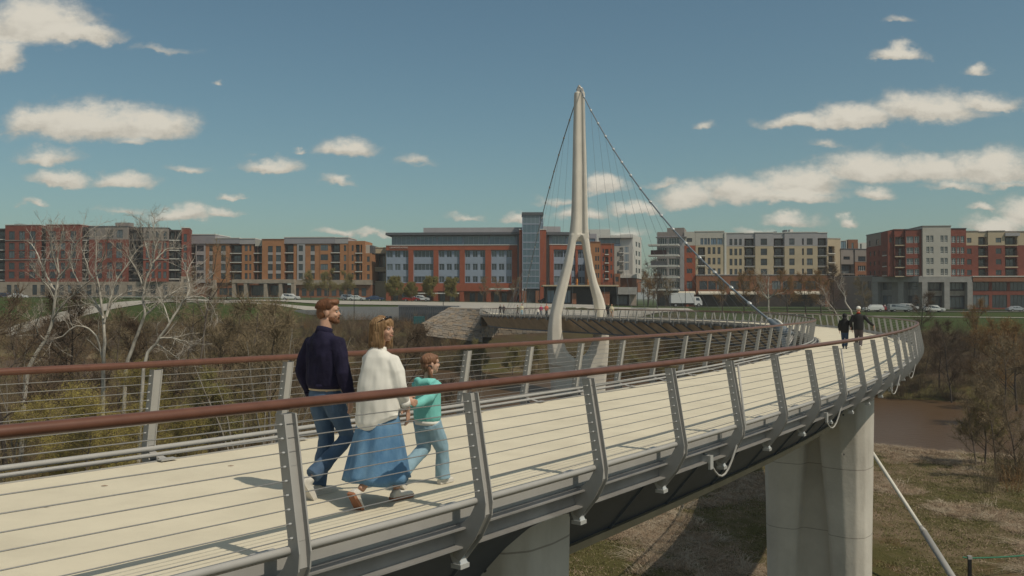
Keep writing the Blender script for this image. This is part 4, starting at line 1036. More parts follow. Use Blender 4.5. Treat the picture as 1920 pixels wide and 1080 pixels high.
# 9. red apartment block with cream tower at the right
b = building('apartment_building', 'red brick apartment block with cream tower bay and grey stone arcade at far right', 'building', 1760, 252)
F = Facade(1624, 272, 1668, 254)
wall(b, F, 1625, 1667, 438, 461, M_PANEL_TAUPE, 0, 10, [(1630, 1632.5), (1643, 1648)], [(449, 459)], 1, coping=M_ROOFDARK)
wall(b, F, 1625, 1667, 461.3, 518, M_BRICK_RED, .05, 10, [(1631, 1634), (1639, 1642), (1648, 1651)], [(470, 479), (489, 497), (507, 515)], 1, bal=[(1657, 1665)], brows=[(466, 480), (486, 500), (506, 517)])
F = Facade(1667, 253, 1960, 249)
R9 = [(442.5, 455), (463.5, 475), (484, 496), (504.5, 516)]
wall(b, F, 1667.3, 1678, 431, 518, M_BRICK_RED, -1, 12, [(1670, 1675)], [(444, 453)], 2)
wall(b, F, 1678.3, 1697.5, 430, 518, M_BRICK_RED, -.4, 12, bal=[(1679.5, 1697)], brows=[(443, 458), (462, 479.5), (483, 500), (504, 517)], slab=M_PANEL_BEIGE, coping=M_BRICK_RED)
wall(b, F, 1697.8, 1728, 430, 518, M_BRICK_RED, .2, 12, [(1699.5, 1713), (1714.5, 1723.5)], R9, 2, frame=M_FRAME_WT, hbar=.28, coping=M_ROOFDARK)
wall(b, F, 1728.3, 1781, 424.5, 525, M_PANEL_CREAM, .9, 14, [(1735, 1741), (1742.5, 1748.5), (1761.5, 1767.5), (1769, 1775)], [(441.5, 454), (462.5, 475), (483.5, 495.5), (504, 516)], 2, frame=M_FRAME_WT, hbar=.28, coping=M_PANEL_TAUPE)
wall(b, F, 1781.3, 1811.5, 429, 518, M_BRICK_RED, .2, 12, [(1784, 1792), (1794, 1799.5), (1801, 1808)], R9, 2, frame=M_FRAME_WT, hbar=.28, coping=M_ROOFDARK)
RR = [(446, 455), (466, 476), (486, 496), (506, 516)]
for (a, c, ww, bb) in ((1811.8, 1835, [(1814, 1822.5)], ()), (1835.3, 1853.5, (), [(1836.5, 1852.5)]), (1853.8, 1885, [(1868, 1878.5)], ()), (1885.3, 1911, (), [(1887, 1909.5)]), (1911.3, 1975, [(1925, 1934)], [(1945, 1962)])):
    wall(b, F, a, c, 434 if not bb else 435, 460, M_PANEL_BEIGE, -.6 if bb else -.2, 12, ww, [(446, 455)], 2, bal=bb, brows=[(444, 459)], slab=M_PANEL_BEIGE, coping=M_PANEL_TAUPE)
    wall(b, F, a, c, 460.3, 518, M_BRICK_RED, -.6 if bb else -.15, 12, ww, RR[1:], 2, bal=bb, brows=[(464, 479.5), (484, 500), (504, 517)], slab=M_PANEL_BEIGE)
wall(b, F, 1885, 1912, 437, 443, M_PANEL_GREY, .3, 10)
# podium
F = Facade(1634, 262, 1730, 251)
wall(b, F, 1637, 1728, 518.3, 529, M_STONE_GREY, .6, 8)
for q in (1637, 1685): wall(b, F, q, q + 10.5, 529.2, 580, M_STONE_GREY, .5, 3, name='arcade_column')
wall(b, F, 1647, 1728, 529.2, 580, M_STONE_GREY, -2.0, 3, [(1649, 1666), (1697, 1727)], [(528, 543), (554, 577)], 2)
F = Facade(1728, 251, 1960, 248)
wall(b, F, 1722, 1822, 525.3 if False else 518.3, 529, M_STONE_GREY, .3, 8)
for q in (1728, 1769.5, 1812.5): wall(b, F, q, q + 10, 529.2, 580, M_STONE_GREY, .5, 3, name='arcade_column')
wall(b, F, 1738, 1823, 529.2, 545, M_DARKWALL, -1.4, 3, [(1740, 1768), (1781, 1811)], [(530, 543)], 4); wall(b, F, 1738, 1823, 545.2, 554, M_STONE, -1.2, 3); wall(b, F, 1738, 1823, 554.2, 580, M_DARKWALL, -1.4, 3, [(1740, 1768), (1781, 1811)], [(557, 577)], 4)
wall(b, F, 1823.3, 1975, 519, 528, M_BRICK_BROWN, .4, 8, coping=M_WHITE)
wall(b, F, 1823.3, 1975, 528.2, 580, M_BRICK_RED, -.6, 8, [(1826, 1856), (1862, 1890), (1896, 1925)], [(529, 545), (553, 577)], 4)
F = Facade(1550, 275, 1640, 262)
wall(b, F, 1556, 1636, 519, 580, M_PANEL_TAUPE, 0, 8, [(1612, 1616), (1619, 1624), (1627, 1633)], [(528, 545)], 2, coping=M_PANEL_GREY)

# ------------------------------------------------------------------ roads, paths, walls of the far bank
M_ASPHALT = mat('asphalt', (.07, .068, .066), .9, .12, .4)
M_PAVE = mat('pale_concrete_paving', (.34, .32, .285), .9, .08, .5, stain=.1)
M_WALLGREY = mat('smooth_grey_concrete_wall', (.27, .275, .285), .85, .08, .4, stain=.2)
def ribbon(name, pts, w, m, lift=.06, kerb=False):
    mb = MB(); P = [Vector((a, b, 0)) for a, b in pts]; fine = []
    for a, b in zip(P, P[1:]):
        n = max(1, int((b - a).length / 3))
        for k in range(n): fine.append(a + (b - a) * k / n)
    fine.append(P[-1]); vs = []
    for i, p in enumerate(fine):
        d = (fine[min(i + 1, len(fine) - 1)] - fine[max(i - 1, 0)]).normalized(); nrm = Vector((-d.y, d.x, 0))
        for sg in (-1, -.33, .33, 1):
            q = p + nrm * sg * w / 2; vs.append((q.x, q.y, ground(q.x, q.y) + lift + .05))
    fs = [(4 * i + k, 4 * i + k + 1, 4 * i + 5 + k, 4 * i + 4 + k) for i in range(len(fine) - 1) for k in range(3)]
    mb.add(vs, fs); o = mb.build(name, m); return tag(o, kind='structure')
ribbon('road', [(-260, 246), (-60, 243), (0, 240), (60, 232), (110, 228), (220, 226)], 11, M_ASPHALT, .10)
ribbon('pavement', [(-260, 238), (-60, 235), (0, 232.5), (60, 225), (110, 221), (220, 219)], 2.2, M_PAVE, .14)
ribbon('footpath', [(-200, 212), (-120, 210), (-70, 208), (-40, 204)], 2.6, M_PAVE, .08)
ribbon('footpath', [(30, 196), (60, 194), (110, 188), (200, 184)], 2.4, M_PAVE, .08)
ribbon('plaza', [(-85, 222), (-10, 216), (20, 214)], 12, M_PAVE, .10); ribbon('plaza', [(-20, 203), (10, 202), (40, 200)], 14, M_PAVE, .14)
# concrete plaza walls left of the stone slope
def slab_wall(name, label, u0, Y0, u1, Y1, vt, vb, m, th=.6, ribs=False):
    F = Facade(u0, Y0, u1, Y1); r = thing(name, label, 'wall', (F.a.x, F.a.y, 0))
    wall(r, F, u0, u1, vt, vb, m, 0, th, name='wall_face', coping=M_WALLGREY if ribs else None)
    if ribs:
        k = u0 + 2
        while k < u1 - 1: band(r, F, k, k + .9, vt + 1, vb - 1, M_CONC_DARK, .12, .11, 'wall_rib'); k += 4
    return r
slab_wall('retaining_wall', 'pale smooth concrete retaining wall beyond the bare trees left of the ribbed wall', 596, 200, 760, 198, 575, 600, M_WALLGREY)
slab_wall('retaining_wall', 'long low pale terrace wall glimpsed through the bare trees', 455, 206, 640, 199, 581, 590, M_WALLGREY)
slab_wall('retaining_wall', 'dark ribbed concrete wall beside the stone slope left of the bridge landing', 748, 196, 860, 190, 575, 604, M_WALLGREY, .6, True)
# stone-faced slope and abutment
def stone_mass():
    r = thing('stone_abutment', 'rough stone abutment and sloping stone wall under the far bridge landing', 'stone wall', (XY(900, 172), 172, 0))
    bx, by = r.location.x, r.location.y
    rnd = random.Random(3)
    def course_wall(P, name='stone_course'):
        """P: bottom-left, bottom-right, top-right, top-left; stones laid in courses"""
        bl, br, tr, tl = [Vector(p) for p in P]
        h = max((tl - bl).length, (tr - br).length); n = max(1, int(h / .55))
        mb = MB(); nr = (br - bl).cross(tl - bl + (tr - br)).normalized()
        if nr.y > 0: nr = -nr
        for j in range(n):
            a0, a1 = bl + (tl - bl) * (j / n), br + (tr - br) * (j / n); b0, b1 = bl + (tl - bl) * ((j + .93) / n), br + (tr - br) * ((j + .93) / n)
            L = (a1 - a0).length; k = 0
            while k < L - .3:
                w = min(rnd.uniform(.5, 1.3), L - k); t0, t1 = k / L, (k + w - .06) / L; pr = nr * rnd.uniform(.03, .16)
                q = [a0 + (a1 - a0) * t0, a0 + (a1 - a0) * t1, b0 + (b1 - b0) * t1, b0 + (b1 - b0) * t0]
                mb.cur = rnd.choice((0, 0, 1, 2))
                mb.add([p - Vector((bx, by, 0)) for p in q] + [p + pr - Vector((bx, by, 0)) for p in q], [(4, 5, 6, 7), (0, 1, 5, 4), (1, 2, 6, 5), (2, 3, 7, 6), (3, 0, 4, 7)])
                k += w
        o = mb.build(name, [M_STONEBLK, mat('warm_limestone_block', (.28, .215, .155), .9, .2, 1), mat('grey_limestone_block', (.23, .205, .18), .9, .2, 1)], r, fix=False); o['kind'] = 'stuff'
        mc = MB(); back = -nr * .5
        back = -nr * .04
        for j in range(n):
            q = [p - Vector((bx, by, 0)) + back for p in (bl + (tl - bl) * (j / n), br + (tr - br) * (j / n), br + (tr - br) * ((j + 1) / n), bl + (tl - bl) * ((j + 1) / n))]; mc.add(q, [(0, 1, 2, 3)])
        mc.build('mortar_core', M_CONC_DARK, r)
    A = W
    course_wall([A(790, 607, 180), A(902, 625, 176), A(902, 579, 178), A(842, 577, 184)], 'sloping_stone_face')
    course_wall([A(902, 632, 172), A(926, 632, 178), A(926, 592, 178), A(902, 583, 172)])
    course_wall([A(926, 640, 181), A(1160, 634, 186), A(1160, 604, 186), A(926, 592, 181)])
    course_wall([A(800, 630, 173), A(905, 642, 170), A(905, 626, 171), A(795, 608, 175)])
    mb = MB(); q = [A(842, 576.5, 184.5), A(902, 578.5, 178.3), A(926, 590, 180), A(1162, 594, 186)]; q = [Vector((p.x - bx, p.y - by, p.z - .1)) for p in q]
    mb.add(q + [p + Vector((0, 26, .6)) for p in q], [(0, 1, 5, 4), (1, 2, 6, 5), (2, 3, 7, 6)]); mb.build('plaza_deck', M_PAVE, r)
stone_mass()
mb = MB(); mb.box(-1.1, 1.1, -.6, .6, 0, 1.5)
o = mb.build('portable_toilet', mat('teal_plastic', (.02, .11, .12), .5, .1, 1)); o.location = W(786, 607, 184); tag(o, 'small teal utility box at the foot of the ribbed wall', 'utility box')

# lamp posts
def lamp_post():
    r = thing('lamp_post', '', 'lamp post')
    mb = MB(); mb.tube([(0, 0, 0), (0, 0, .5), (0, 0, 6.2)], [.13, .09, .06], 6); mb.build('pole', M_BLACK, r)
    mb = MB(); mb.tube([(0, 0, 6.15), (.5, 0, 6.4), (.95, 0, 6.35)], .04, 5); mb.obox((1.0, 0, 6.3), (.28, 0, 0), (0, .12, 0), (0, 0, .05)); mb.build('lamp_arm', M_BLACK, r); return r
lp = lamp_post(); first = True
for (px, py, Y, lab) in ((831, 585, 205, 'black lamp post in front of the red office, left of the lift tower'), (664, 604, 196, 'black lamp post right of the bearded man, before the pale wall'), (1285, 582, 222, 'black lamp post standing in front of the white box truck'),
                     (1195, 577, 226, 'black lamp post at the right end of the pavilion'), (1712, 585, 222, 'right lamp post of the pair before the stone arcade'), (1706, 583, 228, 'left lamp post of the pair before the stone arcade'),
                     (1012, 575, 222, 'black lamp post at the foot of the glass lift tower'), (425, 566, 232, 'pale thin lamp post before the orange apartment arcade'), (1257, 575, 236, 'black lamp post left of the white box truck')):
    q = W(px, py, Y); q.z = min(q.z, ground(q.x, q.y) + .1)
    if first: lp.location = q; lp['label'] = lab; first = False; o = lp
    else: o = dup(lp, q, 0, 1, lab)
    o['group'] = 'lamp posts along the far bank'

# ------------------------------------------------------------------ vehicles on the far road
M_TYRE = mat('tyre_rubber', (.015, .015, .016), .9, .1, 3); M_RIM = mat('alloy_rim', (.35, .35, .36), .35, .05, 3, metal=.6)
def vehicle(kind, colour, label, px, Y, face=1, rz=0.0, pybot=None):
    paint = mat('car_paint_' + '_'.join(str(int(c * 100)) for c in colour), colour, .25, .03, 1, spec=.6)
    X = XY(px, Y); z = ground(X, Y) + .10
    if pybot: z = max(z, ZY(pybot, Y))
    r = thing('parked_car' if kind != 'truck' else 'box_truck', label, 'car' if kind != 'truck' else 'truck', (X, Y, z), (0 if face > 0 else pi) + rz)
    if kind != 'truck': r['group'] = 'cars on the road along the far bank'
    if kind == 'suv': L, Wd, P = 4.75, 1.86, [(-2.35, .45), (-2.38, .95), (-2.2, 1.05), (-1.95, 1.62), (-1.6, 1.72), (.45, 1.70), (1.15, 1.12), (2.15, .98), (2.36, .75), (2.36, .40)]
    elif kind == 'pickup': L, Wd, P = 5.6, 1.95, [(-2.8, .5), (-2.82, 1.15), (-2.7, 1.82), (-2.4, 1.9), (.7, 1.9), (1.3, 1.25), (2.6, 1.15), (2.8, .9), (2.8, .45)]
    elif kind == 'truck': L, Wd, P = 2.2, 2.1, [(1.9, .5), (1.9, 2.55), (2.2, 2.7), (3.3, 2.6), (3.75, 1.7), (3.9, 1.5), (3.95, .5)]
    else: L, Wd, P = 4.6, 1.8, [(-2.25, .4), (-2.3, .9), (-1.5, 1.02), (-.85, 1.42), (.35, 1.42), (1.15, 1.0), (2.1, .86), (2.3, .65), (2.28, .36)]
    n = len(P); w = Wd / 2
    def prof(mb, P, w, tap):
        zs = [p[1] for p in P]; lo, hi = min(zs), max(zs)
        def ww(z): return w * (1 - tap * max(0, (z - lo) / (hi - lo) - .5) * 2)
        m = len(P); V = [(x, -ww(z), z) for x, z in P] + [(x, ww(z), z) for x, z in P]
        mb.add(V, [tuple(range(m)), tuple(range(2 * m - 1, m - 1, -1))] + [(k, k + m, (k + 1) % m + m, (k + 1) % m) for k in range(m)])
    mb = MB(); prof(mb, P, w, .14); mb.build('body', paint, r, fix=True)
    if kind == 'truck':
        mb = MB(); mb.box(-4.2, 1.75, -1.2, 1.2, 1.0, 3.65); mb.build('cargo_box', mat('white_truck_box', (.58, .60, .60), .5, .04, 1), r)
        mb = MB(); mb.box(-4.1, 1.9, -.45, .45, .62, .98); mb.build('chassis', M_BLACK, r)
        mb = MB(); mb.add([(2.35, -1.0, 1.7), (3.35, -1.03, 1.7), (3.1, -.96, 2.4), (2.35, -.95, 2.4)], [(0, 1, 2, 3)]); mb.build('side_window', M_GLASS, r)
        whs = (-3.0, 3.0)
    else:
        top = max(p[1] for p in P); belt = 1.02 if kind != 'pickup' else 1.2
        G = [p for p in P if p[1] >= belt - .02]
        gx0, gx1 = min(p[0] for p in G) + .25, max(p[0] for p in G) - .35
        for sg in (-1, 1):
            for k in range(3):
                a = gx0 + (gx1 - gx0) * k / 3 + .05; c = gx0 + (gx1 - gx0) * (k + 1) / 3 - .05
                ta = .12 if k == 0 else 0; tb = .35 if k == 2 else 0
                y0 = sg * w * .965; y1 = sg * w * .875
                mb = MB(); V = [(a, y0, belt), (c, y0, belt), (c - tb, y1, top - .14), (a + ta, y1, top - .14)]
                V2 = [(x, y + sg * .015, z) for x, y, z in V]
                mb.add(V + V2, [(0, 1, 2, 3), (7, 6, 5, 4), (0, 4, 5, 1), (1, 5, 6, 2), (2, 6, 7, 3), (3, 7, 4, 0)]); mb.build('side_window', M_GLASS, r, fix=True)
        whs = (-L * .29, L * .31)
        for sg in (-1, 1):
            mb = MB(); mb.obox((P[-1][0] - .03, sg * w * .72, .72), (.05, 0, 0), (0, .17, 0), (0, 0, .08)); mb.build('headlight', M_GLASS_BLUE, r)
            mb = MB(); mb.obox((P[0][0] + .02, sg * w * .8, .85), (.05, 0, 0), (0, .1, 0), (0, 0, .1)); mb.build('tail_light', mat('red_lens', (.3, .01, .01), .3, .1, 1), r)
    for x in whs:
        for sg in (-1, 1):
            R = .34 if kind != 'truck' else .48
            mb = MB(); mb.tube([(x, sg * (w - .2), R), (x, sg * (w + .02), R)], R, 14); wo = mb.build('wheel', M_TYRE, r)
            mb = MB(); mb.tube([(x, sg * (w + .02), R), (x, sg * (w + .035), R)], R * .6, 10); mb.build('rim', M_RIM, wo)
    return r
WH = (.60, .61, .61)
vehicle('suv', WH, 'white parked crossover, leftmost of the three cars before the stone arcade', 1637, 219, -1, pybot=585)
vehicle('pickup', (.25, .28, .30), 'silver grey large car, nearer of the overlapping pair before the stone arcade', 1687, 219, 1, pybot=584.5)
vehicle('suv', WH, 'white car half hidden behind the silver grey large car', 1703, 226, 1, pybot=582)
vehicle('suv', WH, 'white crossover alone near the thin trees, rightmost before the stone arcade', 1751, 216, 1, pybot=587.5)
vehicle('sedan', (.25, .02, .02), 'dark red car peeking out behind the leftmost white crossover', 1653, 229, 1)
vehicle('truck', WH, 'white box truck parked below the cream awnings', 1287, 235, 1, pybot=575.5)
vehicle('suv', WH, 'white car behind the bare trees left of the bearded man', 545, 236, 1)
vehicle('sedan', (.55, .58, .6), 'pale car just right of the bearded man on the far road', 668, 234, 1)
vehicle('suv', (.20, .23, .26), 'grey blue car behind the pale car on the far road', 655, 242, 1)
vehicle('sedan', (.03, .05, .11), 'dark blue car on the far road left of the parking garage', 703, 236, 1)
vehicle('sedan', (.22, .02, .02), 'dark red car before the red office building', 771, 236, 1)
vehicle('suv', (.5, .52, .52), 'silver white car behind the dark red car at the office', 789, 243, 1)
vehicle('sedan', WH, 'white car among the trees at the far left before the stone podium', 34, 240, 1)
vehicle('sedan', (.03, .035, .06), 'dark car at the left edge of the view', 8, 242, 1)
vehicle('sedan', (.02, .025, .035), 'dark blue car parked beside the glass lift tower entry', 1025, 236, 1)
vehicle('sedan', (.30, .33, .36), 'grey car at the right edge behind the brown trees', 1905, 224, 1)

# ------------------------------------------------------------------ vegetation
def bark(name, c, c2=None): return mat(name, c, .9, .25, 2.5, col2=c2, stretch=(1, 1, .4))
M_SYC = bark('white_sycamore_bark', (.26, .235, .20), (.62, .58, .51))
M_BARK = bark('grey_brown_bark', (.085, .066, .055), (.15, .12, .10))
M_BARK_DK = bark('dark_bark', (.040, .031, .027), (.075, .06, .05))
M_TWIG = bark('bare_brown_twigs', (.15, .112, .066), (.27, .21, .125))
M_TWIG_DK = bark('dark_brown_twigs', (.085, .057, .037), (.135, .092, .058))
M_TWIG_OR = bark('rusty_budding_twigs', (.20, .105, .04), (.28, .16, .06))
M_TWIG_SY = bark('pale_sycamore_twigs', (.26, .22, .185), (.42, .37, .32))
M_BUD_YEL = mat('yellow_green_buds', (.28, .235, .055), .8, .3, 3, col2=(.44, .36, .10))
M_BUD_OLV = mat('olive_spring_leaves', (.16, .15, .045), .8, .3, 3, col2=(.27, .235, .075))
M_BUD_OR = mat('rusty_spring_leaves', (.19, .11, .035), .8, .3, 3, col2=(.26, .16, .05))
M_GRASS = mat('green_grass_blades', (.09, .095, .026), .8, .3, 2, col2=(.18, .155, .055))
M_STRAW = mat('dry_straw_stalks', (.25, .175, .115), .85, .25, 2, col2=(.40, .30, .21))

def rvec(rnd, s=1): return Vector((rnd.uniform(-s, s), rnd.uniform(-s, s), rnd.uniform(-s, s)))
def limb(mb, rnd, p, d, L, r0, r1, n=5, wob=.25, sides=4, grav=0.0):
    pts = [p.copy()]; d = d.normalized(); st = L / n
    for i in range(n):
        d = (d + rvec(rnd, wob) + Vector((0, 0, grav))).normalized(); pts.append(pts[-1] + d * st)
    mb.tube(pts, [r0 + (r1 - r0) * i / n for i in range(n + 1)], sides, caps=False)
    return pts
def leaf_bits(mb, rnd, p, n, spread, s):
    for _ in range(n):
        c = p + rvec(rnd, spread); a = rvec(rnd).normalized() * s; b = rvec(rnd).normalized() * s * .7
        q = a.cross(b).normalized() * s * .15
        mb.add([c - a, c + b * .5 + q, c + a, c - b * .5 + q], [(0, 1, 2), (0, 2, 3)])
def twiggy(mb, lf, rnd, pts, r, L, dens, leaves=0, ls=.05, up=.12, lev=2):
    """fine branches along a limb"""
    for i in range(1, len(pts)):
        for _ in range(dens):
            t = rnd.random(); p = pts[i - 1] + (pts[i] - pts[i - 1]) * t
            ax = (pts[i] - pts[i - 1]).normalized(); d = (ax * .6 + rvec(rnd, .9) + Vector((0, 0, up))).normalized()
            l = L * rnd.uniform(.5, 1.2); q = limb(mb, rnd, p, d, l, r, r * .45, 3, .28, 3, up * .4)
            if lev > 1:
                for _ in range(3):
                    k = rnd.randint(1, 3); dd = ((q[k] - q[k - 1]).normalized() + rvec(rnd, .8) + Vector((0, 0, up))).normalized()
                    q2 = limb(mb, rnd, q[k], dd, l * rnd.uniform(.35, .65), r * .55, r * .35, 2, .25, 3)
                    if leaves: leaf_bits(lf, rnd, q2[-1], leaves, l * .22, ls)
            if leaves: leaf_bits(lf, rnd, q[-1], leaves, l * .2, ls)
def tree_meshes(seed, H, r0, crown=.45, spread=.5, nlimb=9, dens=4, tw=.012, tl=.9, leaves=0, ls=.05, lean=0.0, mats=(None, None, None), nm=''):
    rnd = random.Random(seed); tr = MB(); cr = MB(); lf = MB()
    pts = limb(tr, rnd, Vector((0, 0, -.3)), Vector((lean, rnd.uniform(-.1, .1), 1)), H * .93, r0, r0 * .18, 9, .10, 7)
    for k in range(nlimb):
        t = crown + (1 - crown) * (k + rnd.random() * .6) / nlimb; i = min(int(t * 9), 8); f = t * 9 - i
        p = pts[i] + (pts[i + 1] - pts[i]) * f; a = rnd.uniform(0, 2 * pi)
        L = H * spread * (1.15 - t * .75) * rnd.uniform(.7, 1.1)
        d = Vector((cos(a), sin(a), rnd.uniform(.45, 1.1)))
        rr = r0 * (1 - t * .8) * .55
        q = limb(tr, rnd, p, d, L, rr, rr * .25, 5, .2, 5, .04)
        twiggy(cr, lf, rnd, q[1:], tw, tl, dens, leaves, ls)
        for j in (2, 3, 4):
            dd = ((q[j] - q[j - 1]).normalized() + rvec(rnd, .8)).normalized()
            q2 = limb(tr, rnd, q[j], dd, L * .45, rr * .45, rr * .15, 4, .22, 4, .04); twiggy(cr, lf, rnd, q2, tw * .9, tl * .85, dens, leaves, ls)
    twiggy(cr, lf, rnd, pts[6:], tw, tl, dens, leaves, ls)
    out = [('trunk', tr.mesh('trunk', mats[0], True)), ('crown', cr.mesh('crown', mats[1]))]
    if leaves: out.append(('foliage', lf.mesh('foliage', mats[2])))
    return out
def plant(meshes, name, label, cat, loc, rz=0, s=1.0, group=None, sx=None):
    r = thing(name, label, cat, loc, rz, group); r.scale = (sx or s, sx or s, s)
    for nm, me in meshes: link(nm, me, r)
    return r
TREES = {
    'bareA': tree_meshes(11, 12, .16, .25, .42, 13, 5, .020, 1.0, mats=(M_BARK, M_TWIG)),
    'bareB': tree_meshes(12, 12, .15, .22, .38, 13, 5, .019, .95, mats=(M_BARK_DK, M_TWIG_DK), lean=.12),
    'bareC': tree_meshes(13, 11, .12, .2, .34, 12, 5, .018, .8, mats=(M_BARK, M_TWIG), lean=-.1),
    'olive': tree_meshes(14, 8, .12, .22, .42, 12, 5, .016, .7, 5, .065, mats=(M_BARK, M_TWIG, M_BUD_OLV)),
    'rust': tree_meshes(15, 10, .15, .25, .42, 12, 4, .016, .8, 3, .06, mats=(M_BARK_DK, M_TWIG_OR, M_BUD_OR)),
    'yellow': tree_meshes(16, 7, .07, .08, .42, 14, 5, .010, .7, 9, .032, mats=(M_BARK, M_TWIG, M_BUD_YEL)),
    'round': tree_meshes(17, 6, .10, .22, .52, 14, 6, .018, .65, 7, .10, mats=(M_BARK_DK, M_TWIG, M_BUD_OLV)),
    'shrub': tree_meshes(18, 4, .05, .06, .5, 12, 5, .011, .6, mats=(M_BARK_DK, M_TWIG_DK)),
}
def stems_mesh(seed):
    rnd = random.Random(seed); tr = MB(); cr = MB()
    for k in range(6):
        a = rnd.uniform(0, 6.28); q = limb(tr, rnd, Vector((cos(a) * .35, sin(a) * .35, -.3)), Vector((cos(a) * .22, sin(a) * .22, 1)), rnd.uniform(7.5, 12.5), rnd.uniform(.06, .10), .02, 9, .09, 5)
        twiggy(cr, None, rnd, q[3:], .013, .9, 3, 0, 0, .3)
    return [('trunk', tr.mesh('trunk', bark('pale_grey_bark', (.15, .13, .11), (.33, .30, .26)), True)), ('crown', cr.mesh('crown', M_TWIG))]
TREES['stems'] = stems_mesh(90)
# the white sycamores: limbs follow the photographed ones, each with its own depth
def sycamore(label, Y, limbs, seed, s=1.0, matb=M_SYC, matt=M_TWIG_SY, tw=.013):
    rnd = random.Random(seed); b = W(limbs[0][0][0], limbs[0][0][1], Y); bx, by = b.x, b.y; gz = ground(bx, by)
    r = thing('sycamore_tree', label, 'tree', (bx, by, gz)); tr = MB(); cr = MB(); O = Vector((bx, by, gz))
    for li, (pl) in enumerate(limbs):
        dy0 = 0 if li == 0 else rnd.uniform(-.6, .6); slope = 0 if li == 0 else rnd.uniform(-2.2, 2.2); pts = []; rad = []
        n = len(pl)
        for k, q in enumerate(pl):
            t = k / max(1, n - 1); yy = Y + (slope * t if li else rnd.uniform(-.15, .15))
            pts.append(W(q[0], q[1], yy) - O); w0, w1 = pl[0][2], pl[-1][2] if len(pl[-1]) > 2 else pl[0][2] * .3
            rad.append((w0 + (w1 - w0) * t) * .74 / FPX * Y)
        if li == 0: pts = [Vector((pts[0].x * 1.0 - (pts[1].x - pts[0].x) * .6, pts[0].y, -.3))] + pts; rad = [rad[0] * 1.15] + rad
        fine = []; fr_ = []
        for a in range(len(pts) - 1):
            p0, p1, p2, p3 = pts[max(a - 1, 0)], pts[a], pts[a + 1], pts[min(a + 2, len(pts) - 1)]
            for k in range(3):
                t = k / 3; fine.append(.5 * ((2 * p1) + (p2 - p0) * t + (2 * p0 - 5 * p1 + 4 * p2 - p3) * t * t + (3 * p1 - p0 - 3 * p2 + p3) * t ** 3) + rvec(rnd, .03)); fr_.append(rad[a] + (rad[a + 1] - rad[a]) * t)
        fine.append(pts[-1]); fr_.append(rad[-1]); tr.tube(fine, fr_, 7, caps=False)
        st = len(fine) // 2 if li == 0 else 1
        for k in range(st, len(fine) - 1):
            if rnd.random() < .8:
                d = ((fine[k] - fine[k - 1]).normalized() * .7 + rvec(rnd, .8) + Vector((0, 0, .3))).normalized(); L = rnd.uniform(.9, 2.2) * s
                q = limb(tr, rnd, fine[k], d, L, fr_[k] * .4, .012, 5, .28, 4, .05); twiggy(cr, None, rnd, q, tw * .75, .6 * s, 2, 0, 0, .15)
        twiggy(cr, None, rnd, fine[-5:], tw, .7 * s, 3, 0, 0, .2)
    tr.build('trunk', matb, r, True); cr.build('crown', matt, r)
    return r
sycamore('white sycamore leaning left at the far left, its lowest limb crossing to the right', 62, [
    [(48, 720, 5.2), (66, 668), (92, 625), (101, 580), (106, 545), (110, 520), (108, 485), (112, 455), (120, 425, .8)],
    [(106, 548, 3), (95, 532), (80, 500), (68, 470), (55, 455, .8)], [(110, 520, 2.6), (126, 500), (138, 470), (150, 448), (168, 441, .7)], [(98, 600, 2.4), (118, 572), (145, 545), (170, 525), (192, 507, .9)],
    [(103, 565, 2.2), (92, 540), (76, 520), (62, 505, .7)], [(110, 512, 2), (98, 478), (96, 450), (88, 430, .6)], [(84, 638, 2), (70, 622), (68, 605), (76, 590), (80, 578, .7)]], 21)
sycamore('white sycamore with an arching low limb, its upright trunk rising beside the dark red block', 68, [
    [(193, 715, 5), (194, 670), (196, 630), (194, 600), (190, 572), (186, 540), (180, 505), (181, 470), (178, 435, .8)],
    [(195, 605, 2.8), (206, 565), (214, 535), (236, 500), (258, 468), (280, 455, .8)], [(194, 598, 2.4), (182, 576), (165, 570), (148, 577, .7)], [(192, 585, 2.4), (172, 560), (148, 530), (135, 500), (128, 472, .7)],
    [(192, 672, 2.6), (180, 630), (158, 613), (138, 614), (118, 630), (98, 638), (92, 655, .8)], [(182, 505, 2), (196, 480), (200, 455), (212, 430, .6)], [(186, 540, 2), (170, 515), (160, 485), (150, 460, .6)], [(200, 595, 1.8), (208, 570), (222, 556), (245, 545), (262, 548, .6)]], 22)
sycamore('whitest sycamore with two raised arms in front of the dark red block corner', 64, [
    [(236, 700, 4.8), (248, 655), (262, 615), (272, 588), (268, 562), (272, 530), (284, 498), (292, 462), (304, 430, .8)],
    [(273, 590, 2.8), (300, 566), (322, 550), (348, 537), (366, 548, .8)], [(270, 545, 2.4), (258, 510), (244, 488), (236, 470, .7)], [(286, 494, 2.4), (300, 478), (316, 466), (342, 466, .7)],
    [(268, 566, 1.8), (290, 565), (315, 563), (338, 568, .6)], [(284, 500, 1.8), (276, 470), (268, 445), (262, 428, .6)], [(292, 465, 1.6), (286, 440), (290, 415), (284, 400, .5)]], 23)
sycamore('white sycamore bent low to the right above the yellow green shrub', 58, [
    [(270, 690, 4.4), (292, 645), (318, 605), (336, 575), (350, 560), (364, 556, 1)], [(300, 634, 2.4), (322, 634), (346, 640), (360, 648, .7)], [(364, 556, 1.6), (386, 558), (400, 578), (408, 606, .6)],
    [(318, 606, 2), (310, 580), (296, 560), (280, 556, .6)], [(292, 645, 2.2), (310, 655), (328, 668), (340, 680, .7)], [(350, 560, 1.6), (356, 535), (350, 510), (362, 488, .6)]], 24)
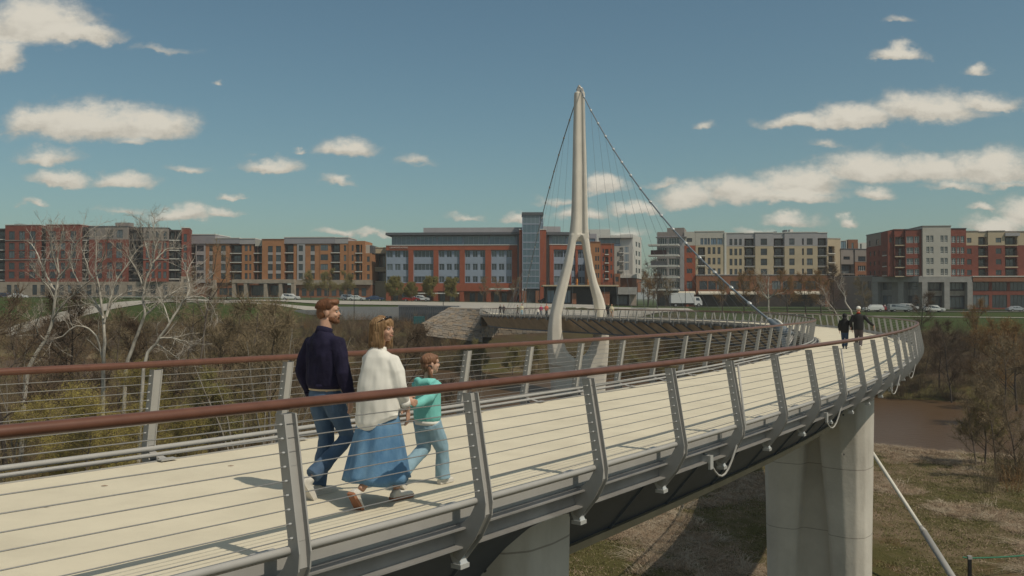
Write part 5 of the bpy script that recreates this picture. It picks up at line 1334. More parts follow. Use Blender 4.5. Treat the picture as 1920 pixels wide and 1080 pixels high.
sycamore('slender grey tree with a dark slanted trunk before the orange apartments', 66, [
    [(372, 720, 3.2), (380, 650), (386, 600), (396, 545), (402, 500), (410, 460, .6)], [(386, 600, 1.6), (372, 570), (366, 540), (356, 515, .5)], [(392, 565, 1.6), (410, 540), (424, 510), (430, 480, .5)]], 25, matb=M_BARK, matt=M_TWIG)
sycamore('pale crooked sapling beyond the walking couple', 120, [[(1600, 600, 2.6), (1586, 570), (1584, 555), (1572, 538), (1582, 528, .8)], [(1575, 600, 1.6), (1562, 578), (1552, 566), (1546, 552, .6)]], 26, s=1.3, tw=.02)
sycamore('white forked sycamore before the brick podium and cream awnings', 165, [[(1442, 605, 2.4), (1441, 580), (1441, 562), (1440, 540), (1442, 520, .9)], [(1441, 562, 1.5), (1430, 548), (1424, 535, .6)], [(1441, 560, 1.5), (1452, 550), (1460, 535, .6)]], 27, s=1.8, tw=.025)
rnd = random.Random(5)
def at_px(px, Y): return (XY(px, Y), Y, ground(XY(px, Y), Y))
LAB = [  # kind, px, Y, scale, label
    ('bareB', 20, 58, 1.0, 'dark bare tree at the left edge before the dark red block'), ('bareB', 140, 74, .95, 'dark bare tree between the two leftmost white sycamores'),
    ('bareA', 335, 84, .9, 'brown bare tree behind the bent sycamore'), ('bareA', 455, 70, .86, 'bare grey tree before the stone portico of the orange apartments'),
    ('bareC', 505, 62, .95, 'thin bare tree just left of the bearded man'), ('bareC', 545, 76, .95, 'thin bare tree behind the left shoulder of the bearded man'),
    ('bareA', 440, 96, .8, 'small bare tree deep in the thicket before the orange apartments'), ('bareC', 668, 72, .76, 'bare sapling between the bearded man and the woman'),
    ('bareB', 742, 78, .72, 'forked bare tree directly behind the head of the woman'), ('bareB', 700, 92, .62, 'dark bare tree left behind the head of the woman'),
    ('bareA', 600, 98, .6, 'bare tree behind the bearded man'), ('yellow', 262, 60, 1.15, 'yellow green budding shrub below the whitest sycamore'),
    ('yellow', 150, 44, 1.15, 'large yellow green shrub left of the first far post'), ('yellow', 70, 48, 1.0, 'yellow green shrub low at the left edge'), ('yellow', 345, 50, .9, 'yellow green shrub right of the first far post'),
    ('yellow', 215, 47, .9, 'yellow green shrub directly behind the first far post'),
    ('olive', 410, 60, .9, 'olive budding bush before the orange apartments'), ('yellow', 470, 66, .85, 'yellow green bush left of the second far post'),
    ('stems', 478, 54, 1.0, 'pale multi-stemmed bare tree between the first and second far posts'), ('stems', 425, 64, .95, 'pale multi-stemmed bare tree left of the second far post'), ('stems', 520, 60, .9, 'pale multi-stemmed bare tree behind the second far post'),
    ('stems', 20, 60, .9, 'pale multi-stemmed bare tree at the left edge'), ('stems', 590, 84, 1.0, 'pale multi-stemmed bare tree rising behind the bearded man'), ('stems', 890, 100, .6, 'pale multi-stemmed sapling right of the girl'),
    ('shrub', 850, 92, 1.1, 'dark brown shrub behind the girl'), ('olive', 960, 152, .7, 'olive bush at the foot of the stone abutment'), ('olive', 900, 150, .8, 'olive bush left below the stone abutment'), ('olive', 1010, 158, .55, 'small olive bush left of the tower leg'),
    ('round', 742, 222, 1.0, 'leftmost round budding tree before the red office'), ('round', 772, 226, .8, 'second round budding tree before the red office'), ('round', 806, 222, 1.02, 'third round budding tree before the red office'), ('round', 843, 221, .98, 'fourth round budding tree before the red office'),
    ('bareC', 905, 224, .62, 'slim bare street tree beside the lift tower, left one'), ('bareC', 938, 224, .62, 'slim bare street tree beside the lift tower, middle one'), ('bareC', 962, 224, .62, 'slim bare street tree beside the lift tower, right one'),
    ('olive', 615, 224, .95, 'olive budding street tree behind the bearded man before the beige band'), ('olive', 650, 226, .9, 'olive budding street tree above the parked cars'), ('olive', 583, 226, .9, 'olive budding street tree left above the white car'),
    ('bareB', 1232, 205, .72, 'dark brown street tree left of the box truck'), ('rust', 1215, 214, .7, 'rusty budding tree at the corner of the beige block'), ('bareA', 1248, 210, .6, 'small bare tree just left of the box truck'),
    ('rust', 1355, 196, .75, 'rusty budding tree right of the box truck'), ('rust', 1395, 188, .85, 'rusty budding tree behind the suspension cable'), ('rust', 1420, 182, .9, 'rusty budding tree left of the white forked sycamore'), ('rust', 1478, 185, .92, 'rusty budding tree right of the white forked sycamore'),
    ('rust', 1512, 190, .9, 'rusty budding tree before the right podium end'), ('rust', 1540, 186, .95, 'rusty budding tree left of the walking couple'), ('bareB', 1565, 190, .95, 'dark bare tree just left of the walking couple'), ('bareC', 1625, 180, .8, 'bare tree right of the white capped walker'),
    ('bareB', 1760, 118, .78, 'dark bare tree before the cream tower bay'), ('bareB', 1785, 112, .84, 'twisted dark tree right of the cream tower bay'), ('bareC', 1735, 122, .6, 'thin bare tree at the bank right of the bridge bend'), ('bareB', 1722, 130, .65, 'dark thin tree beside the bridge bend'),
    ('rust', 1860, 112, 1.02, 'large rusty tree at the right before the red apartments'), ('rust', 1905, 104, 1.08, 'largest rusty tree at the right edge'), ('bareA', 1880, 92, .82, 'bare tree leaning over the river bank at the right'), ('rust', 1825, 124, .8, 'rusty tree before the brown podium at the right'),
    ('bareC', 1865, 66, .62, 'bare sapling clump on the meadow at the right'), ('olive', 1845, 68, .62, 'yellowish budding sapling on the meadow left of the clump'), ('bareC', 1905, 62, .6, 'bare sapling at the right edge of the meadow'), ('bareC', 1828, 67, .5, 'small bare sapling leaning over the water edge'),
    ('bareB', 1215, 330, 1.5, 'far bare tree between the white and the beige blocks'), ('rust', 1208, 322, 1.2, 'far rusty tree between the white and the beige blocks'), ('rust', 1224, 318, 1.1, 'far rusty tree beside the balcony slabs of the beige block'),
    ('olive', 1300, 140, .55, 'olive bush on the far bank under the cable'), ('olive', 1250, 138, .6, 'olive bush on the far bank right of the tower'), ('olive', 1190, 142, .55, 'olive bush on the far bank beside the right tower foot'),
]
for i, (k, px, Y, s, lab) in enumerate(LAB):
    plant(TREES[k], {'shrub': 'shrub', 'yellow': 'shrub'}.get(k, 'budding_tree' if k in ('olive', 'rust', 'round') else 'bare_tree'), lab, 'shrub' if k in ('shrub', 'yellow') else 'tree', at_px(px, Y), rnd.uniform(0, 6.28), s * (1.22 if (px < 760 and Y < 100 and k.startswith('bare')) else 1.0), 'trees and shrubs along the river')
rt = random.Random(77)
for k, px, Y, s, lab in (('bareC', -30, 66, 1.0, 'bare brown tree cut by the left edge of the view'), ('bareA', 45, 92, 1.0, 'bare brown tree left behind the leaning sycamore'), ('bareB', 90, 78, .95, 'bare brown tree just behind the leaning sycamore trunk'),
                         ('bareC', 165, 90, 1.0, 'bare brown tree left of the upright sycamore trunk'), ('bareA', 225, 82, .95, 'bare brown tree between the upright and the whitest sycamores'), ('bareC', 250, 104, 1.0, 'bare brown tree deep behind the whitest sycamore'),
                         ('bareB', 300, 74, .95, 'bare brown tree right behind the whitest sycamore'), ('bareC', 322, 96, 1.0, 'bare brown tree above the bend of the bent sycamore'), ('bareB', 385, 88, .9, 'bare brown tree behind the slender slanted tree'),
                         ('bareA', 408, 74, .9, 'bare brown tree right of the slender slanted tree'), ('bareC', 480, 82, .8, 'bare brown tree before the middle of the stone portico'), ('bareB', 530, 92, .72, 'bare brown tree left above the shoulder of the bearded man'),
                         ('bareC', 640, 104, .6, 'low bare tree right of the face of the bearded man'), ('bareA', 680, 110, .55, 'low bare tree above the hair of the woman')):
    plant(TREES[k], 'bare_tree', lab, 'tree', at_px(px, Y), rt.uniform(0, 6.28), s, 'bare trees crowding the left bank thicket')

# thickets, reeds and grass: instanced on points
HID = bpy.data.collections.new('plant_kinds')        # not linked to the scene: only the instances show
def bush_mesh(seed, H, n, mt, tw=.012, leaves=0, ls=.05, ml=None, spread=.5, droop=0.0):
    rnd = random.Random(seed); mb = MB(); lf = MB()
    for _ in range(n):
        a = rnd.uniform(0, 2 * pi); R = rnd.random() ** .5 * H * .28; p = Vector((cos(a) * R, sin(a) * R, -.1)); L = H * rnd.uniform(.55, 1.05)
        d = Vector((cos(a) * spread * rnd.random(), sin(a) * spread * rnd.random(), 1))
        q = limb(mb, rnd, p, d, L, tw, tw * .5, 4, .2, 3, droop)
        for j in (1, 2, 3, 4):
            for _ in range(2):
                dd = ((q[j] - q[j - 1]).normalized() + rvec(rnd, .8)).normalized(); q2 = limb(mb, rnd, q[j], dd, L * .3, tw * .6, tw * .35, 2, .25, 3)
                if leaves: leaf_bits(lf, rnd, q2[-1], leaves, .2, ls)
    me = MB(); me.v = mb.v + lf.v; me.f = mb.f + [tuple(i + len(mb.v) for i in f) for f in lf.f]; me.mi = [0] * len(mb.f) + [1] * len(lf.f)
    return me.mesh('bush', [mt, ml or mt])
def kinds(name, meshes):
    c = bpy.data.collections.new(name); HID.children.link(c)
    for i, me in enumerate(meshes): c.objects.link(bpy.data.objects.new('%s_%d' % (name, i), me))
    return c
def scatter(name, coll, pts, smin, smax, label=None, tilt=.15):
    me = bpy.data.meshes.new(name); me.from_pydata([tuple(p) for p in pts], [], [])
    o = bpy.data.objects.new(name, me); COL.objects.link(o); o['kind'] = 'stuff'
    ng = bpy.data.node_groups.new(name, 'GeometryNodeTree'); ng.interface.new_socket('Geometry', in_out='INPUT', socket_type='NodeSocketGeometry'); ng.interface.new_socket('Geometry', in_out='OUTPUT', socket_type='NodeSocketGeometry')
    N, L = ng.nodes, ng.links; gi = N.new('NodeGroupInput'); go = N.new('NodeGroupOutput'); ci = N.new('GeometryNodeCollectionInfo'); ci.inputs['Collection'].default_value = coll; ci.inputs['Separate Children'].default_value = True; ci.inputs['Reset Children'].default_value = True
    m2p = N.new('GeometryNodeMeshToPoints'); L.new(gi.outputs[0], m2p.inputs[0])
    iop = N.new('GeometryNodeInstanceOnPoints'); iop.inputs['Pick Instance'].default_value = True
    rr = N.new('FunctionNodeRandomValue'); rr.data_type = 'FLOAT_VECTOR'; rr.inputs[0].default_value = (-tilt, -tilt, 0); rr.inputs[1].default_value = (tilt, tilt, 6.28)
    rs = N.new('FunctionNodeRandomValue'); rs.data_type = 'FLOAT'; rs.inputs[2].default_value = smin; rs.inputs[3].default_value = smax; rs.inputs['Seed'].default_value = 3
    L.new(m2p.outputs[0], iop.inputs['Points']); L.new(ci.outputs[0], iop.inputs['Instance']); L.new(rr.outputs[0], iop.inputs['Rotation'])
    L.new([q for q in rs.outputs if q.enabled][0] if any(q.enabled for q in rs.outputs) else rs.outputs[1], iop.inputs['Scale']); L.new(iop.outputs[0], go.inputs[0])
    md = o.modifiers.new('scatter', 'NODES'); md.node_group = ng
    return o
K_BROWN = kinds('brown_thicket', [bush_mesh(31, 3.2, 34, M_TWIG, .014), bush_mesh(32, 2.6, 34, M_TWIG_DK, .014), bush_mesh(33, 3.6, 30, M_TWIG_DK, .015, spread=.35), bush_mesh(34, 2.4, 26, M_TWIG_OR, .012, 1, .05, M_BUD_OR)])
K_DARK = kinds('dark_thicket', [bush_mesh(35, 3.2, 36, M_TWIG_DK, .016), bush_mesh(36, 4.2, 30, M_TWIG_DK, .017, spread=.35), bush_mesh(37, 2.5, 34, M_TWIG, .014)])
K_OLIVE = kinds('olive_thicket', [bush_mesh(38, 2.6, 26, M_TWIG, .013, 2, .06, M_BUD_OLV), bush_mesh(39, 3.2, 26, M_TWIG, .013, 2, .055, M_BUD_YEL), bush_mesh(40, 2.2, 30, M_TWIG_DK, .013, 1, .06, M_BUD_OLV)])
def pts_where(n, pxr, Yr, cond, seed, sink=.05):
    rnd = random.Random(seed); out = []; tries = 0
    while len(out) < n and tries < n * 30:
        tries += 1; Y = sqrt(rnd.uniform(Yr[0] ** 2, Yr[1] ** 2)); X = XY(rnd.uniform(*pxr), Y); z = ground(X, Y)
        if cond(X, Y, z): out.append((X, Y, z - sink))
    return out
def near_bridge(X, Y, m=3.5):
    for s_, x, y, t, z in PATH[::12]:
        if (x - X) ** 2 + (y - Y) ** 2 < m * m: return True
    return (X - 9.6) ** 2 + (Y - 123) ** 2 < 36
left_ok = lambda X, Y, z: z > -.6 and not near_bridge(X, Y)
scatter('left_bank_thicket', K_BROWN, pts_where(430, (-250, 900), (40, 128), lambda X, Y, z: left_ok(X, Y, z) and X < 2 - Y * .06, 41), .6, 1.25)
scatter('left_bank_budding_thicket', K_OLIVE, pts_where(330, (-200, 860), (38, 110), left_ok, 42), .6, 1.1)
scatter('far_bank_thicket', K_BROWN, pts_where(620, (-250, 860), (145, 215), lambda X, Y, z: z > -.9 and z < 6.6 and not near_bridge(X, Y), 43), .5, 1.0)
scatter('middle_bank_thicket', K_OLIVE, pts_where(520, (760, 1560), (126, 190), lambda X, Y, z: -.9 < z < 7.2 and not near_bridge(X, Y) and not (Y > 168 and X < 24), 44), .5, 1.1)
scatter('middle_bank_brown_thicket', K_BROWN, pts_where(240, (1130, 1640), (118, 175), lambda X, Y, z: -.9 < z < 7.6 and not near_bridge(X, Y), 45), .5, 1.1)
scatter('right_bank_thicket', K_DARK, pts_where(560, (1600, 2150), (84, 165), lambda X, Y, z: -.9 < z < 6.9 and not near_bridge(X, Y), 46), .25, .62)
scatter('right_meadow_thicket', K_BROWN, pts_where(7, (1830, 1990), (58, 66), lambda X, Y, z: z > -.4, 47), .5, .85)
def tuft(seed, n, H, mt, lay=0.0, w=.018):
    rnd = random.Random(seed); mb = MB()
    for _ in range(n):
        a = rnd.uniform(0, 6.28); p = Vector((rnd.gauss(0, .28), rnd.gauss(0, .28), 0)); d = Vector((cos(a) * .5 + lay, sin(a) * .5, 1 - lay * .75)).normalized(); h = H * rnd.uniform(.5, 1.2)
        s_ = Vector((-sin(a), cos(a), 0)) * w; m_ = p + d * h * .55; e = p + d * h + Vector((cos(a), sin(a), -.4)) * h * .3; t = Vector((cos(a), sin(a), 0)) * w * .5
        mb.add([p - s_, p + s_, p + t, m_ - s_ * .7, m_ + s_ * .7, m_ + t, e], [(0, 1, 4, 3), (1, 2, 5, 4), (2, 0, 3, 5), (3, 4, 6), (4, 5, 6), (5, 3, 6)])
    return mb.mesh('tuft', mt)
K_GRASS = kinds('grass_tufts', [tuft(51, 34, .12, M_GRASS), tuft(52, 30, .15, M_GRASS, .3), tuft(53, 26, .16, M_STRAW, .6)])
M_STRAW2 = mat('bleached_straw_stalks', (.30, .24, .17), .85, .2, 2, col2=(.42, .35, .26))
K_STRAW = kinds('straw_mats', [tuft(54, 60, .55, M_STRAW, .75, .014), tuft(55, 60, .7, M_STRAW, .85, .014), tuft(56, 50, .4, M_STRAW, .4, .014), tuft(57, 26, 1.3, M_STRAW2, 1.05, .016), tuft(58, 22, 1.6, M_STRAW2, 1.1, .016)])
def patch(X, Y): return noise.noise(Vector((X * .16, Y * .10, 1.7))) + .5 * noise.noise(Vector((X * .45, Y * .3, 5)))
mead = lambda X, Y, z: z > -.5 and not near_bridge(X, Y, 1.5)
scatter('meadow_grass', K_GRASS, pts_where(15000, (1020, 2000), (34, 80), lambda X, Y, z: mead(X, Y, z) and patch(X, Y) < .30, 61), .5, 1.1, tilt=.2)
scatter('meadow_straw', K_STRAW, pts_where(3600, (1020, 2000), (34, 80), lambda X, Y, z: mead(X, Y, z) and patch(X, Y) > .20, 62), .45, 1.0, tilt=.15)
scatter('bank_straw', K_STRAW, pts_where(2600, (-200, 900), (36, 120), lambda X, Y, z: mead(X, Y, z), 63), .8, 1.6, tilt=.3)
# things on the meadow: net post with green rope
b0 = W(1818, 1043, 39.5); gz = ground(b0.x, b0.y)
r = thing('rope_post', 'short black post on the meadow holding a green rope, bottom right corner', 'post', (b0.x, b0.y, gz))
mb = MB(); mb.box(-.07, .07, -.05, .05, -.2, b0.z - gz); mb.build('post_shaft', M_BLACK, r); mb = MB(); mb.box(-.09, .09, -.07, .07, b0.z - gz - .12, b0.z - gz + .02); mb.build('post_cap', M_STEEL, r)
mb = MB(); e = Vector((6.0, 1.8, b0.z - gz - .25)); pts = [Vector((-.3, 0, b0.z - gz - .04))] + [Vector((6 * k / 12, 1.8 * k / 12, b0.z - gz - .08 - .22 * sin(pi * k / 12) * .6)) for k in range(13)]
o = mb.tube(pts, .035, 6); o = mb.build('green_rope', M_GREENROPE); o.location = (b0.x, b0.y, gz); tag(o, 'green rope strung from the black post to the right edge', 'rope')

# ------------------------------------------------------------------ people
def skinmat(name, c): return mat(name, c, .55, .06, 8)
M_SKIN = skinmat('fair_skin', (.52, .30, .21)); M_SKIN2 = skinmat('fair_skin_child', (.56, .34, .25))
M_NAVY = mat('navy_jacket_cloth', (.016, .014, .036), .85, .25, 6, bump=.15, bscale=40, spec=.2)
M_JEANS = mat('blue_denim', (.045, .085, .155), .9, .35, 5, col2=(.085, .14, .22), bump=.15, bscale=120)
M_SKIRT = mat('mid_blue_denim_skirt', (.055, .15, .29), .9, .35, 5, col2=(.16, .30, .46), bump=.15, bscale=120, stretch=(1, 1, .6))
M_SHIRT = mat('white_cotton_shirt', (.74, .72, .67), .9, .05, 5)
M_TEAL = mat('turquoise_hoodie_cloth', (.19, .55, .51), .9, .1, 6)
M_LTBLUE = mat('light_blue_trousers', (.24, .37, .46), .9, .15, 5)
M_SHOE = mat('white_shoe_leather', (.58, .55, .50), .6, .05, 6)
M_SOLE = mat('rust_brown_sole', (.30, .13, .07), .8, .1, 6)
M_HAIR_RED = mat('ginger_brown_hair', (.16, .065, .028), .6, .4, 30, stretch=(1, 1, .15), bump=.3, bscale=60)
M_HAIR_LT = mat('light_brown_hair', (.22, .115, .050), .55, .45, 34, col2=(.36, .22, .11), stretch=(1, 1, .12), bump=.4, bscale=60)
M_HAIR_CH = mat('chestnut_hair', (.15, .065, .034), .55, .4, 30, col2=(.24, .12, .065), stretch=(1, 1, .15), bump=.4, bscale=60)
M_BLKCLOTH = mat('black_jacket_cloth', (.012, .012, .014), .8, .2, 5); M_GREYTR = mat('plum_grey_trousers', (.075, .06, .065), .9, .15, 5); M_DKJEANS = mat('dark_blue_jeans', (.025, .05, .10), .9, .2, 5)
M_LENS = mat('dark_lens', (.01, .01, .012), .15, .1, 3, spec=.8); M_LIPS = mat('lips', (.42, .15, .12), .5, .05, 8); M_EYEW = mat('eye_white', (.6, .56, .5), .4, .03, 8)

Y_ = (0, 1, 0)
def V3(*a): return Vector(a)
def rotz(v, a): return V3(v[0] * cos(a) - v[1] * sin(a), v[0] * sin(a) + v[1] * cos(a), v[2])
def hand(mb, w, d, side, curl=.5, s=1.0, wide=None):
    """palm and five fingers: w wrist, d direction the hand points, side the thumb side direction"""
    d = Vector(d).normalized(); sd = Vector(side); sd = (sd - d * sd.dot(d)).normalized(); pn = d.cross(sd)          # pn: palm normal
    mb.tube([w - d * .02 * s, w + d * .02 * s, w + d * .055 * s, w + d * .085 * s], [(.024 * s, .017 * s), (.030 * s, .016 * s), (.038 * s, .015 * s), (.036 * s, .013 * s)], 8, up=tuple(pn))
    for k, (o, L) in enumerate(((.030, .072), (.011, .082), (-.009, .077), (-.028, .060))):
        b = w + d * .078 * s + sd * o * s; p = [b]; dd = d.copy()
        for j in range(3):
            dd = (dd + pn * (-curl) * .55).normalized(); p.append(p[-1] + dd * L * s / 3)
        mb.tube(p, [.0098 * s, .0092 * s, .0085 * s, .0068 * s], 6)
    b = w + d * .022 * s + sd * .024 * s; t1 = (d * .6 + sd * .75 - pn * .25).normalized(); t2 = (d * .95 + sd * .15 - pn * .3).normalized()
    mb.tube([b, b + t1 * .034 * s, b + t1 * .034 * s + t2 * .03 * s, b + t1 * .034 * s + t2 * .052 * s], [.0125 * s, .0112 * s, .010 * s, .0075 * s], 6)
def ell(mb, c, r, yaw=0, nu=14, nv=9, pitch=0):
    t = MB(); t.sphere((0, 0, 0), r, nu, nv); M_ = Matrix.Rotation(yaw, 3, 'Z') @ Matrix.Rotation(pitch, 3, 'X')
    mb.add([Vector(c) + M_ @ Vector(v) for v in t.v], t.f)
def head(mb, c, yaw, s=1.0, tilt=0):
    f = lambda x, y, z: Vector(c) + Matrix.Rotation(yaw, 3, 'Z') @ (Matrix.Rotation(tilt, 3, 'X') @ (V3(x, y, z) * s))
    E = lambda p, r: ell(mb, f(*p), tuple(q * s for q in r), yaw, pitch=tilt)
    E((0, -.012, .022), (.075, .094, .092)); E((0, .030, -.028), (.060, .062, .080)); E((0, .050, -.078), (.036, .036, .030)); E((0, .045, .03), (.060, .045, .05))
    mb.tube([f(0, .084, .016), f(0, .094, -.006), f(0, .102, -.022), f(0, .090, -.032)], [.007 * s, .009 * s, .012 * s, .008 * s], 6)     # nose
    for sg in (-1, 1):
        E((sg * .076, -.006, -.012), (.010, .019, .031)); E((sg * .034, .066, -.028), (.022, .022, .020)); E((sg * .030, .080, .022), (.022, .012, .007))
    E((0, .086, -.052), (.020, .009, .008)); return f
def feet_shoe(parent, ank, yaw, pitch, s=1.0, sole=None, upper=None, name='shoe'):
    """a trainer: heel under the ankle, pitch > 0 lifts the heel"""
    M_ = Matrix.Rotation(yaw, 3, 'Z') @ Matrix.Rotation(-pitch, 3, 'X')
    def T(v): return Vector(ank) + M_ @ (V3(*v) * s)
    L = [(-.072, .030, .030), (-.055, .036, .040), (0, .038, .044), (.06, .043, .036), (.12, .047, .027), (.165, .040, .020), (.188, .022, .012)]
    mb = MB()
    pts = [T((0, y, -.060)) for y, w, h in L]
    rings = []
    for y, w, h in L:
        rings.append([T((w * cos(a), y, -.062 + (h if sin(a) > 0 else .018) * sin(a) * (1.25 if sin(a) > 0 else 1))) for a in [2 * pi * k / 12 for k in range(12)]])
    vs = [v for R in rings for v in R]; n = 12
    fs = [(i * n + k, i * n + (k + 1) % n, (i + 1) * n + (k + 1) % n, (i + 1) * n + k) for i in range(len(L) - 1) for k in range(n)] + [tuple(range(n)), tuple((len(L) - 1) * n + k for k in range(n))]
    mb.add(vs, fs); mb.tube([T((0, -.02, -.04)), T((0, -.012, -.012)), T((0, -.015, .004))], [.044 * s, .040 * s, .041 * s], 10)
    o = remeshed(mb, name, upper or M_SHOE, parent, .008 * s, 2, .4)
    mb = MB(); O = [(y, w + .003) for y, w, h in L]; top = [T((w, y, -.066)) for y, w in O] + [T((-w, y, -.066)) for y, w in reversed(O)]; bot = [T((w * .97, y, -.092)) for y, w in O] + [T((-w * .97, y, -.092)) for y, w in reversed(O)]
    m = len(top); mb.add(top + bot, [tuple(range(m)), tuple(range(2 * m - 1, m - 1, -1))] + [(k, k + m, (k + 1) % m + m, (k + 1) % m) for k in range(m)]); mb.build('sole', sole or M_SHOE, o, fix=True)
    return o
def deck_point(px, py):
    lo, hi = 4.0, 220.0; prev = None; Y = 5.0
    while Y < 215:
        q = W(px, py, Y); b = min(PATH, key=lambda k: (k[1] - q.x) ** 2 + (k[2] - q.y) ** 2); d = q.z - b[4]; dist = (b[1] - q.x) ** 2 + (b[2] - q.y) ** 2
        if d <= 0.0 and dist < 9: return V3(q.x, q.y, b[4]), b[3]
        Y += max(.02, min(.3, abs(d) * .8)) if dist < 30 else .5
    return V3(q.x, q.y, b[4]), b[3]
def leg(mb, pts, r, sidew=1.0): mb.tube(pts, r, 12, up=Y_)
def folds(a, f, seed=0, zf=.5): return lambda c: a * (noise.noise(Vector((c.x * f, c.y * f, c.z * f * zf + seed))) + .5 * noise.noise(Vector((c.x * f * 2.3, c.y * f * 2.3, c.z * f * 1.1 + seed))))

def strands(parent, f, m, seed, n, length, wave=.012, r=.0022, front=False, rad=(.088, .105, .092), zc=.036, a0=0.9):
    rnd = random.Random(seed); mb = MB()
    for _ in range(n):
        a = rnd.uniform(a0, 2 * pi - a0) if not front else rnd.uniform(-.75, .75)      # angle round the head, 0 is the face
        dx, dy = sin(a), cos(a); e = rnd.uniform(.98, 1.06); L = length * rnd.uniform(.75, 1.08); ph = rnd.uniform(0, 6); pts = []
        for k in range(9):
            t = k / 8
            if front: th = .25 + t * 1.05; z = cos(th) * rad[2] + zc; q = sin(th)
            else:
                th = .15 + min(t / .45, 1) * 1.42; q = sin(th); z = cos(th) * rad[2] + zc - max(0, t - .45) / .55 * L
            w = wave * sin(ph + t * 7) * t
            pts.append(f(dx * rad[0] * q * e + w * dy, -.022 + dy * rad[1] * q * e + w * dx, z))
        mb.tube(pts, [r] * 6 + [r * .8, r * .6, r * .3], 3, caps=False)
    o = mb.build('hair_strands', m, parent, True); o['kind'] = 'stuff'

def man():
    P, h = deck_point(609, 928); r = thing('person', 'bearded man in navy jacket and blue jeans walking away, head turned right', 'person', tuple(P), h - pi / 2)
    S = 1.0; sh = (V3(-.195, -.01, 1.435), V3(.195, -.01, 1.435))
    eL, wL = V3(-.275, -.03, 1.14), V3(-.265, .05, .90); eR, wR = V3(.275, -.03, 1.14), V3(.265, .06, .90)
    hipL, hipR = V3(-.085, 0, .90), V3(.09, .01, .90); kL, aL = V3(-.085, .10, .50), V3(-.07, -.02, .10); kR, aR = V3(.10, .18, .52), V3(.075, -.20, .20)
    hc = V3(.01, .035, 1.685); yaw = -radians(52)
    mb = MB(); mb.tube([V3(0, 0, .86), V3(0, 0, .96), V3(0, 0, 1.1), V3(0, .01, 1.28), V3(0, 0, 1.40), V3(0, -.01, 1.47)], [(.155, .10), (.16, .11), (.145, .1), (.17, .115), (.18, .10), (.09, .075)], 16, up=Y_)
    mb.tube([V3(0, -.02, 1.44), V3(0, .0, 1.53), V3(0, .02, 1.62)], [.066, .058, .06], 12)
    for a, b, c, d in ((sh[0], eL, wL, hipL), (sh[1], eR, wR, hipR)): mb.tube([V3(a.x * .85, a.y, a.z - .05), b, c], [.034, .036, .028], 10)
    leg(mb, [hipL, kL, aL], [.08, .055, .04]); leg(mb, [hipR, kR, aR], [.08, .055, .04])
    hand(mb, wL, (.02, .16, -1), (.2, 1, 0), -.45); hand(mb, wR, (-.02, .18, -1), (-.2, 1, 0), .45)
    f = head(mb, hc, yaw, 1.0); remeshed(mb, 'body', M_SKIN, r, .0065, 3, .5)
    # jacket
    mb = MB(); mb.tube([V3(0, 0, 1.0), V3(0, 0, 1.03), V3(0, -.005, 1.12), V3(0, -.005, 1.28), V3(0, -.01, 1.40), V3(0, -.015, 1.465), V3(0, -.01, 1.50)], [(.185, .135), (.20, .145), (.205, .15), (.212, .155), (.195, .130), (.12, .095), (.08, .08)], 20, up=Y_)
    for a, b, c in ((sh[0], eL, wL), (sh[1], eR, wR)):
        m_ = b + (c - b) * .86
        mb.tube([a + V3(-a.x * .45, 0, -.015), a + V3(-a.x * .10, 0, -.035), a + (b - a) * .5, b, b + (c - b) * .5, m_], [.060, .076, .070, .065, .062, .056], 12)
    remeshed(mb, 'jacket', M_NAVY, r, .009, 5, .55, folds(.019, 8, 1, .35))
    mb = MB(); mb.tube([V3(0, 0, .985), V3(0, 0, 1.03)], [(.178, .13), (.186, .136)], 24, up=Y_); mb.build('jacket_hem', M_NAVY, r, True)
    mb = MB(); mb.tube([V3(0, -.022, 1.475), V3(0, -.012, 1.515), V3(0, -.004, 1.54)], [(.085, .082), (.078, .076), (.076, .074)], 16, up=Y_); mb.build('collar', M_NAVY, r, True)
    for b, c in ((eL, wL), (eR, wR)):
        p = b + (c - b) * .84; mb = MB(); mb.tube([p, c], [.047, .042], 12); mb.build('cuff', M_NAVY, r, True)
    mb = MB(); mb.tube([V3(0, 0, .968), V3(0, 0, 1.0)], [(.174, .126), (.174, .126)], 24, up=Y_); mb.build('shirt_hem', M_PANEL_BEIGE, r, True)
    # jeans
    mb = MB(); mb.tube([V3(0, 0, .84), V3(0, 0, .93), V3(0, 0, .985)], [(.165, .125), (.172, .125), (.160, .115)], 16, up=Y_)
    leg(mb, [hipL + V3(0, -.01, 0), hipL + (kL - hipL) * .5, kL, kL + (aL - kL) * .5, aL + V3(0, .0, -.02)], [.108, .092, .076, .072, .074]); leg(mb, [hipR + V3(0, -.01, 0), hipR + (kR - hipR) * .5, kR, kR + (aR - kR) * .5, aR + V3(0, -.02, .02)], [.108, .092, .078, .072, .074])
    remeshed(mb, 'jeans', M_JEANS, r, .009, 4, .5, folds(.012, 9, 2, 1.2))
    feet_shoe(r, aL + V3(0, .02, -.012), 0, 0, 1.08); feet_shoe(r, aR + V3(0, -.03, -.02), 0, radians(58), 1.08)
    # hair, beard, brows
    mb = MB()
    for p, q in (((0, -.022, .044), (.082, .097, .084)), ((0, -.055, -.005), (.074, .060, .075)), ((0, .030, .088), (.068, .066, .036)), ((0, .052, .100), (.05, .045, .026))): ell(mb, f(*p), q, yaw)
    remeshed(mb, 'hair', M_HAIR_RED, r, .007, 3, .4, folds(.005, 30, 3, .4))
    strands(r, f, M_HAIR_RED, 9, 300, .01, .004, rad=(.084, .099, .088), zc=.042, a0=.95)
    mb = MB()
